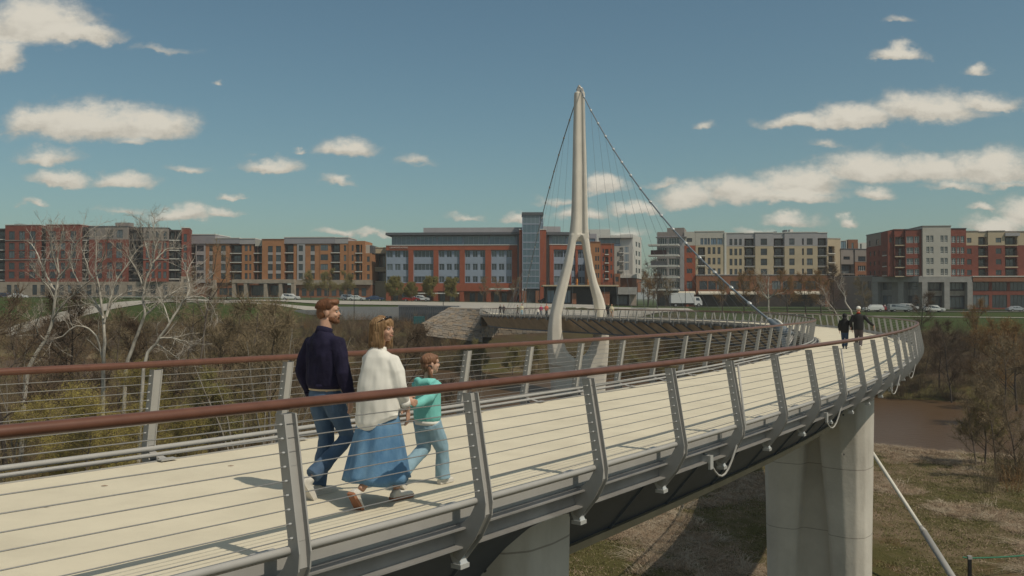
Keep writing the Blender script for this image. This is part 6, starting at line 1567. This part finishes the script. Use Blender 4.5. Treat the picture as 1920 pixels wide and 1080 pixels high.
    for p, q in (((0, .068, -.088), (.040, .032, .030)), ((.048, .030, -.062), (.014, .034, .032)), ((-.048, .030, -.062), (.014, .034, .032)), ((0, .094, -.048), (.028, .010, .008)), ((.03, .058, -.08), (.022, .03, .03)), ((-.03, .058, -.08), (.022, .03, .03))): ell(mb, f(*p), q, yaw)
    remeshed(mb, 'beard', M_HAIR_RED, r, .006, 2, .4, folds(.004, 40, 5, 1))
    for sg in (-1, 1):
        mb = MB(); ell(mb, f(sg * .030, .079, .006), (.013, .008, .007), yaw); e = mb.build('eye', M_EYEW, r, True); mb = MB(); ell(mb, f(sg * .030, .087, .006), (.005, .003, .005), yaw, 8, 6); mb.build('iris', M_LENS, e)
        mb = MB(); mb.tube([f(sg * .014, .092, .028), f(sg * .030, .090, .032), f(sg * .046, .078, .026)], [.004, .005, .003], 6); mb.build('eyebrow', M_HAIR_RED, r)
    return r
def woman():
    P, h = deck_point(712, 944); r = thing('person', 'woman in loose white shirt and long denim skirt, smiling back over her right shoulder', 'person', tuple(P), h - pi / 2)
    k = .93; hc = V3(.02, .02, 1.535); yaw = -radians(76)
    shL, shR = V3(-.165, 0, 1.30), V3(.165, 0, 1.30); eL, wL = V3(-.19, .06, 1.04), V3(-.03, .36, .88); eR, wR = V3(.215, .02, 1.04), V3(.215, .13, .82)
    hipL, hipR = V3(-.08, 0, .84), V3(.08, 0, .84); kL, aL = V3(-.04, .16, .46), V3(.02, .20, .095); kR, aR = V3(.05, .02, .45), V3(.04, -.27, .17)
    mb = MB(); mb.tube([V3(0, 0, .80), V3(0, 0, .9), V3(0, 0, 1.03), V3(0, .01, 1.17), V3(0, 0, 1.27), V3(0, -.01, 1.335)], [(.15, .1), (.155, .11), (.12, .085), (.145, .105), (.15, .09), (.08, .065)], 16, up=Y_)
    mb.tube([V3(0, -.015, 1.31), V3(0, 0, 1.39), V3(0, .015, 1.47)], [.055, .046, .05], 12)
    for a, b, c in ((shL, eL, wL), (shR, eR, wR)): mb.tube([V3(a.x * .85, a.y, a.z - .04), b, c], [.030, .032, .024], 10)
    leg(mb, [hipL, kL, kL + (aL - kL) * .35, aL], [.08, .052, .050, .034]); leg(mb, [hipR, kR, kR + (aR - kR) * .35, aR], [.08, .052, .050, .034])
    hand(mb, wR, (.0, .06, -1), (-.3, 1, 0), .6, .95); hand(mb, wL, (.6, .75, -.35), (0, .3, 1), .9, .95)
    f = head(mb, hc, yaw, .95); remeshed(mb, 'body', M_SKIN, r, .0065, 3, .5)
    mb = MB(); mb.tube([V3(0, -.01, .66), V3(0, -.01, .72), V3(0, -.01, .88), V3(0, -.01, 1.05), V3(0, -.01, 1.20), V3(0, -.01, 1.30), V3(0, -.01, 1.355), V3(0, 0, 1.375)], [(.215, .185), (.235, .195), (.225, .185), (.21, .17), (.195, .145), (.165, .115), (.09, .08), (.06, .06)], 24, up=Y_)
    for a, b, c in ((shL, eL, wL), (shR, eR, wR)): mb.tube([a + V3(-a.x * .5, 0, -.01), a + V3(-a.x * .12, 0, -.04), a + (b - a) * .5, b, b + (c - b) * .35, b + (c - b) * .62], [.050, .070, .074, .070, .064, .050], 12)
    base = folds(.020, 6.5, 4, .35)
    o = remeshed(mb, 'shirt', M_SHIRT, r, .009, 5, .55, base)
    for v in o.data.vertices:               # shirt-tail hem: lower at the back, cut up at the sides
        if v.co.z < .86:
            a = atan2(v.co.x, -v.co.y); lift = (1 - cos(2 * a)) * .5 * .10 + (.07 if v.co.y > 0 else 0); w = sm((.86 - v.co.z) / .2); v.co.z += lift * w
    mb = MB(); p = eR + (wR - eR) * .58; mb.tube([p, p + (wR - eR).normalized() * .055], [.052, .046], 12); mb.build('rolled_cuff', M_SHIRT, r, True)
    mb = MB(); mb.tube([V3(0, -.005, 1.335), V3(0, 0, 1.385)], [(.07, .068), (.056, .056)], 14, up=Y_); mb.build('collar', M_SHIRT, r, True)
    # skirt with folds
    mb = MB(); rings = []; n = 48
    for j in range(15):
        t = j / 14; z = .95 - .735 * t; R = .145 + .155 * t ** .85; D = .12 + .155 * t
        ring = []
        for q in range(n):
            a = 2 * pi * q / n; w = 1 + (.07 * sin(a * 7 + 1) + .045 * sin(a * 12 + t * 2) + .05 * noise.noise(Vector((cos(a) * 2, sin(a) * 2, t * 2)))) * (t ** .7); sx = -.055 * t * (1 if cos(a) > -2 else 1)
            ring.append((R * w * cos(a), D * w * sin(a) - .035 * t, z + .012 * sin(a * 3) * t))
        rings.append(ring)
    vs = [v for g in rings for v in g] + [(x * .96, y * .96, z + .004) for g in reversed(rings) for (x, y, z) in g]
    N2 = 30; fs = [(i * n + q, i * n + (q + 1) % n, (i + 1) * n + (q + 1) % n, (i + 1) * n + q) for i in range(N2 - 1) for q in range(n)]
    mb.add(vs, fs); mb.build('skirt', M_SKIRT, r, True)
    feet_shoe(r, aL + V3(0, .0, -.002), -.1, 0, .97, M_SOLE); feet_shoe(r, aR + V3(0, -.02, -.02), .05, radians(56), .97, M_SOLE)
    mb = MB()
    for p, q in (((0, -.022, .036), (.086, .104, .088)), ((0, -.070, -.05), (.082, .050, .105)), ((.062, -.02, -.060), (.030, .052, .10)), ((-.062, -.02, -.060), (.030, .052, .10)), ((0, -.062, -.125), (.088, .052, .055)), ((.060, .012, -.115), (.026, .036, .055)), ((-.060, .012, -.115), (.026, .036, .055)), ((0, .062, .066), (.058, .034, .034)), ((0, .078, .046), (.045, .016, .022))): ell(mb, f(*p), q, yaw)
    remeshed(mb, 'hair', M_HAIR_LT, r, .006, 2, .4, folds(.012, 24, 6, .25))
    strands(r, f, M_HAIR_LT, 5, 420, .20); strands(r, f, mat('pale_hair_streaks', (.42, .27, .14), .5, .3, 20), 6, 160, .21, .016); strands(r, f, M_HAIR_LT, 7, 110, .1, .004, front=True)  # paler strands scattered among the light brown ones
    mb = MB()
    for sg in (-1, 1): ell(mb, f(sg * .032, .060, .112), (.026, .012, .016), yaw, 12, 8, .5)
    mb.tube([f(-.01, .068, .116), f(.01, .068, .116)], .004, 6)
    for sg in (-1, 1): mb.tube([f(sg * .056, .058, .108), f(sg * .082, .01, .082), f(sg * .084, -.04, .05)], .003, 5)
    mb.build('sunglasses', M_LENS, r, True)
    for sg in (-1, 1):
        mb = MB(); ell(mb, f(sg * .030, .0775, .006), (.0125, .007, .005), yaw); e = mb.build('eye', M_EYEW, r, True); mb = MB(); ell(mb, f(sg * .030, .0835, .006), (.005, .003, .0048), yaw, 8, 6); mb.build('iris', M_LENS, e)
        mb = MB(); mb.tube([f(sg * .014, .090, .028), f(sg * .030, .088, .032), f(sg * .046, .076, .025)], [.003, .004, .002], 6); mb.build('eyebrow', M_HAIR_LT, r)
    mb = MB(); mb.tube([f(-.024, .084, -.048), f(-.012, .097, -.055), f(0, .101, -.057), f(.012, .097, -.055), f(.024, .084, -.048)], [.0015, .003, .004, .003, .0015], 8); mb.build('mouth', M_LIPS, r, True)
    return r
def girl():
    P, h = deck_point(801, 911); r = thing('person', 'girl in turquoise hoodie and light blue trousers with two low ponytails, reaching an arm back', 'person', tuple(P), h - pi / 2)
    hc = V3(.0, .05, 1.185); yaw = -radians(32)
    shL, shR = V3(-.13, 0, .99), V3(.13, 0, .99); eL, wL = V3(-.17, .08, .80), V3(-.15, .22, .70); eR, wR = V3(.19, -.20, .88), V3(.13, -.42, .80)
    hipL, hipR = V3(-.065, 0, .62), V3(.065, 0, .62); kL, aL = V3(-.06, .02, .35), V3(-.06, -.30, .16); kR, aR = V3(.07, .14, .34), V3(.06, .16, .085)
    mb = MB(); mb.tube([V3(0, 0, .58), V3(0, 0, .66), V3(0, .0, .78), V3(0, .01, .9), V3(0, 0, .97), V3(0, 0, 1.02)], [(.115, .08), (.12, .085), (.10, .075), (.115, .085), (.12, .075), (.06, .05)], 14, up=Y_)
    mb.tube([V3(0, 0, 1.0), V3(0, .01, 1.06), V3(0, .03, 1.12)], [.045, .038, .042], 10)
    for a, b, c in ((shL, eL, wL), (shR, eR, wR)): mb.tube([a, b, c], [.034, .028, .021], 10)
    leg(mb, [hipL, kL, aL], [.062, .043, .03]); leg(mb, [hipR, kR, aR], [.062, .043, .03])
    hand(mb, wR, (-.2, -1, -.25), (0, 0, 1), .8, .8); hand(mb, wL, (.1, .6, -.6), (.3, .3, .5), .5, .8)
    f = head(mb, hc, yaw, .86); remeshed(mb, 'body', M_SKIN2, r, .006, 3, .5)
    mb = MB(); mb.tube([V3(0, 0, .63), V3(0, 0, .67), V3(0, 0, .80), V3(0, 0, .92), V3(0, 0, .99), V3(0, 0, 1.03)], [(.135, .105), (.15, .115), (.145, .115), (.145, .115), (.14, .095), (.075, .07)], 18, up=Y_)
    for a, b, c in ((shL, eL, wL), (shR, eR, wR)): mb.tube([a, a + (b - a) * .5, b, b + (c - b) * .5, b + (c - b) * .92], [.056, .054, .05, .046, .036], 12)
    mb.tube([V3(-.09, .02, 1.02), V3(-.07, -.07, 1.02), V3(0, -.10, 1.0), V3(.07, -.07, 1.02), V3(.09, .02, 1.02)], [.026, .036, .042, .036, .026], 10)
    remeshed(mb, 'hoodie', M_TEAL, r, .009, 4, .5, folds(.009, 10, 8, .6))
    mb = MB(); mb.tube([V3(0, 0, .598), V3(0, 0, .635)], [(.136, .106), (.138, .108)], 20, up=Y_); mb.build('shirt_hem', M_SHIRT, r, True)
    mb = MB(); mb.tube([V3(0, 0, .55), V3(0, 0, .62), V3(0, 0, .645)], [(.135, .105), (.132, .10), (.12, .09)], 16, up=Y_)
    leg(mb, [hipL, hipL + (kL - hipL) * .5, kL, kL + (aL - kL) * .55, aL + V3(0, 0, -.0)], [.085, .080, .070, .068, .074]); leg(mb, [hipR, hipR + (kR - hipR) * .5, kR, kR + (aR - kR) * .55, aR + V3(0, 0, -.03)], [.085, .080, .070, .068, .076])
    remeshed(mb, 'trousers', M_LTBLUE, r, .009, 4, .5, folds(.009, 11, 9, .8))
    feet_shoe(r, aL + V3(0, -.01, -.02), 0, radians(50), .80); feet_shoe(r, aR + V3(0, 0, -.008), 0, 0, .80)
    mb = MB()
    for p, q in (((0, -.022, .034), (.080, .098, .084)), ((0, -.055, -.03), (.072, .052, .07)), ((0, .052, .068), (.055, .036, .030))): ell(mb, f(*p), tuple(a * .9 for a in q), yaw)
    for sg in (-1, 1):
        mb.tube([f(sg * .066, -.03, -.015), f(sg * .092, -.045, -.055), f(sg * .098, -.035, -.12), f(sg * .088, -.02, -.18), f(sg * .082, -.01, -.215)], [.016, .020, .025, .018, .006], 8)
    remeshed(mb, 'hair', M_HAIR_CH, r, .0065, 2, .45, folds(.007, 26, 10, .35))
    strands(r, f, M_HAIR_CH, 8, 260, .03, .004, rad=(.076, .093, .082), zc=.03, a0=.7)
    for sg in (-1, 1):
        mb = MB(); mb.tube([f(sg * .073, -.032, -.022), f(sg * .080, -.036, -.036)], .019, 8); mb.build('hair_tie', M_BLKCLOTH, r)
        mb = MB(); ell(mb, f(sg * .030, .077, .006), (.011, .007, .006), yaw); mb.build('eye', M_LENS, r, True)
    return r
man(); woman(); girl()

def walker(px, py, H, top, bottom, label, headm=None, hood=False, cap=None, stride=.25, vox=.018, arms=(0, 0), hipw=1.0, face=0, skirt=False, group=None, pos=None, turn=None):
    P, h = pos if pos else deck_point(px, py); r = thing('person', label, 'person', tuple(P), (h if turn is None else turn) - pi / 2 + face, group); k = H / 1.75
    v = lambda x, y, z: V3(x * k, y * k, z * k)
    hipL, hipR = v(-.09, 0, .88), v(.09, 0, .88); kL, aL = v(-.09, stride * .7, .49), v(-.08, stride * .9, .09); kR, aR = v(.09, stride * .25, .48), v(.08, -stride * 1.1, .16)
    shL, shR = v(-.19, 0, 1.40), v(.19, 0, 1.40); eL, wL = v(-.27 - arms[0] * .1, -.03, 1.12), v(-.25 - arms[0] * .22, .08, .88 + arms[0] * .05); eR, wR = v(.27 + arms[1] * .12, -.03, 1.14), v(.25 + arms[1] * .34, .05, .90 + arms[1] * .06)
    S = lambda L: [tuple(q * k for q in a) if hasattr(a, '__len__') else a * k for a in L]
    mb = MB(); mb.tube([v(0, 0, .85), v(0, 0, 1.0), v(0, 0, 1.25), v(0, 0, 1.38), v(0, 0, 1.45)], S([(.15, .1), (.15, .1), (.16, .11), (.17, .1), (.08, .07)]), 12, up=Y_); mb.tube([v(0, 0, 1.42), v(0, .02, 1.56)], S([.06, .055]), 8)
    for a, b, c in ((shL, eL, wL), (shR, eR, wR)): mb.tube([a, b, c], S([.05, .04, .03]), 8)
    for a, b, c in ((hipL, kL, aL), (hipR, kR, aR)): leg(mb, [a, b, c], S([.08, .055, .042]))
    for w, sg in ((wL, -1), (wR, 1)):
        if vox < .025: hand(mb, w, (0, .15, -1), (-sg * .2, 1, 0), .4 * sg, k)
        else: ell(mb, w + V3(0, .01, -.07 * k), (.03 * k, .035 * k, .08 * k))
    f = head(mb, v(0, .03, 1.64), 0, k); remeshed(mb, 'body', M_SKIN, r, min(vox, .014), 2, .4)
    mb = MB(); mb.tube([v(0, 0, .80), v(0, 0, .92), v(0, 0, 1.12), v(0, 0, 1.3), v(0, 0, 1.40), v(0, 0, 1.47)], S([(.19 * hipw, .14), (.20 * hipw, .15), (.20, .15), (.215, .15), (.21, .13), (.09, .09)]), 14, up=Y_)
    for a, b, c in ((shL, eL, wL), (shR, eR, wR)): mb.tube([a, b, b + (c - b) * .9], S([.075, .065, .052]), 10)
    if hood: ell(mb, v(0, .0, 1.64), tuple(q * k for q in (.115, .13, .145))); ell(mb, v(0, -.06, 1.48), tuple(q * k for q in (.12, .09, .08)))
    remeshed(mb, 'jacket', top, r, vox, 3, .5)
    mb = MB(); mb.tube([v(0, 0, .80), v(0, 0, .90), v(0, 0, .97)], S([(.16, .12), (.165, .12), (.15, .11)]), 12, up=Y_)
    if skirt: mb.tube([v(0, 0, .95), v(0, 0, .5), v(0, .02, .16)], S([(.15, .11), (.20, .16), (.24, .2)]), 14, up=Y_)
    for a, b, c in ((hipL, kL, aL), (hipR, kR, aR)): leg(mb, [a, b, c], S([.105, .08, .07]))
    remeshed(mb, 'trousers', bottom, r, vox, 2, .5)
    for a, pt in ((aL, 0), (aR, .6)):
        mb = MB(); d = V3(0, cos(pt), -sin(pt)); mb.tube([a - d * .08 * k + V3(0, 0, -.05 * k), a + V3(0, 0, -.04 * k), a + d * .1 * k + V3(0, 0, -.055 * k), a + d * .18 * k + V3(0, 0, -.065 * k)], S([.035, .045, .042, .02]), 8); mb.build('shoe', M_SHOE if vox < .025 and not hood else M_BLKCLOTH, r, True)
    if cap: mb = MB(); ell(mb, v(0, .015, 1.70), tuple(q * k for q in (.092, .108, .085))); ell(mb, v(0, .11, 1.69), tuple(q * k for q in (.06, .06, .012))); mb.build('cap', cap, r, True)
    elif not hood:
        mb = MB(); ell(mb, v(0, .005, 1.675), tuple(q * k for q in (.085, .105, .09))); mb.build('hair', headm or M_HAIR_CH, r, True)
    return r
M_RED = mat('red_scarf', (.30, .04, .02), .8, .1, 5)
walker(1584, 654, 1.46, M_BLKCLOTH, M_DKJEANS, 'hooded walker in black jacket and blue jeans on the bend, left of the couple', hood=True, arms=(0, .35), stride=.22)
w_ = walker(1610, 655, 1.74, M_BLKCLOTH, M_GREYTR, 'walker with white cap, black jacket and grey trousers on the bend, right of the couple', cap=M_SHIRT, arms=(.25, 1.0), stride=.2)
mb = MB(); mb.tube([V3(0, -.03, 1.455), V3(0, -.01, 1.52)], [(.085, .08), (.07, .07)], 12, up=Y_); mb.build('scarf', M_RED, w_, True)
M_MAG = mat('magenta_jacket', (.36, .03, .12), .8, .1, 5); M_COR = mat('coral_jacket', (.55, .14, .09), .8, .1, 5); M_CRM = mat('cream_jacket', (.55, .5, .36), .8, .1, 5); M_TAN = mat('tan_hair', (.35, .18, .08), .7, .1, 5)
G = 'people on the far stretch of the bridge'
for i, (px, py, H, a, b, lab, hm, fc) in enumerate([
    (938, 586.5, 1.7, M_BLKCLOTH, M_BLKCLOTH, 'dark dressed figure, leftmost on the far landing', M_HAIR_CH, .3), (944.5, 587, 1.68, M_GREYTR, M_BLKCLOTH, 'dark dressed figure, second from left on the far landing', M_HAIR_CH, 2.5),
    (971, 588, 1.62, mat('olive_coat', (.07, .08, .05), .8, .1, 5), M_GREYTR, 'figure in olive coat left of the cream jacket', M_HAIR_CH, 1), (978.5, 588.5, 1.8, M_CRM, M_LTBLUE, 'figure in cream jacket and pale blue trousers on the far landing', M_COR, 3),
    (1008.5, 590, 1.15, M_SHIRT, M_DKJEANS, 'small child in white left of the magenta jacket', M_HAIR_CH, 3), (1014.5, 590.5, 1.62, M_MAG, M_DKJEANS, 'figure in magenta jacket left of the tower leg', M_HAIR_CH, 3), (1024.5, 590.5, 1.78, M_COR, M_BLKCLOTH, 'figure in coral jacket next to the tower leg', M_COR, 3),
    (1141, 593.5, 1.8, M_BLKCLOTH, M_BLKCLOTH, 'dark dressed figure with reddish hair right of the right tower leg', M_TAN, 2.8), (1148, 594, 1.72, M_CRM, M_TAN, 'figure in pale top and tan trousers right of the right tower leg', M_TAN, 2.8)]):
    st = min((k for k in range(100, 200)), key=lambda k: abs(960 + FPX * fr(k)[0].x / fr(k)[0].y - px) + k * .02); o_, r_, h_ = fr(st); q = o_ + r_ * ((px - 960) / FPX * o_.y - o_.x) * .8
    walker(px, py, H, a, b, lab, hm, vox=.034, stride=.16, face=fc, group=G, pos=(V3(q.x, q.y, o_.z), atan2(h_.y, h_.x)))
q = V3(XY(1659, 232), 232, 0); q.z = ground(q.x, q.y) + .15
walker(0, 0, 1.75, M_SHIRT, M_DKJEANS, 'tiny figure in white shirt standing between the cars before the arcade', M_HAIR_CH, vox=.034, stride=.1, pos=(q, 0))
# fallen leaves on the deck
for px, py, lab in ((432, 875, 'curled brown leaf on the deck near the second far post'), (190, 876, 'brown leaf on the deck near the first far post'), (195, 913, 'small brown leaf on the deck, lower left'), (86, 952, 'tiny dark leaf on the deck at far left')):
    q, _a = deck_point(px, py)
    mb = MB(); mb.add([(-.03, 0, .003), (0, -.013, .009), (.034, .008, .005), (0, .014, .008), (-.03, 0, .006), (0, -.013, .012), (.034, .008, .008), (0, .014, .011)], [(3, 2, 1, 0), (4, 5, 6, 7), (0, 1, 5, 4), (1, 2, 6, 5), (2, 3, 7, 6), (3, 0, 4, 7)])
    o = mb.build('fallen_leaf', mat('dry_leaf', (.17, .06, .02), .8, .2, 8)); o.location = (q.x, q.y, q.z + .002); tag(o, lab, 'leaf', 'fallen leaves on the deck')

# ------------------------------------------------------------------ thin spring haze over the valley
hm = bpy.data.materials.new('thin_haze'); hm.use_nodes = True
hn = hm.node_tree; hn.nodes.clear(); ho = hn.nodes.new('ShaderNodeOutputMaterial'); hv = hn.nodes.new('ShaderNodeVolumePrincipled')
hv.inputs['Color'].default_value = (.90, .90, .90, 1); hv.inputs['Density'].default_value = .0003; hv.inputs['Anisotropy'].default_value = .2
hn.links.new(hv.outputs[0], ho.inputs['Volume'])
mb = MB(); mb.box(-2600, 2600, -650, 5100, -4, 60); tag(mb.build('haze', hm), kind='stuff')
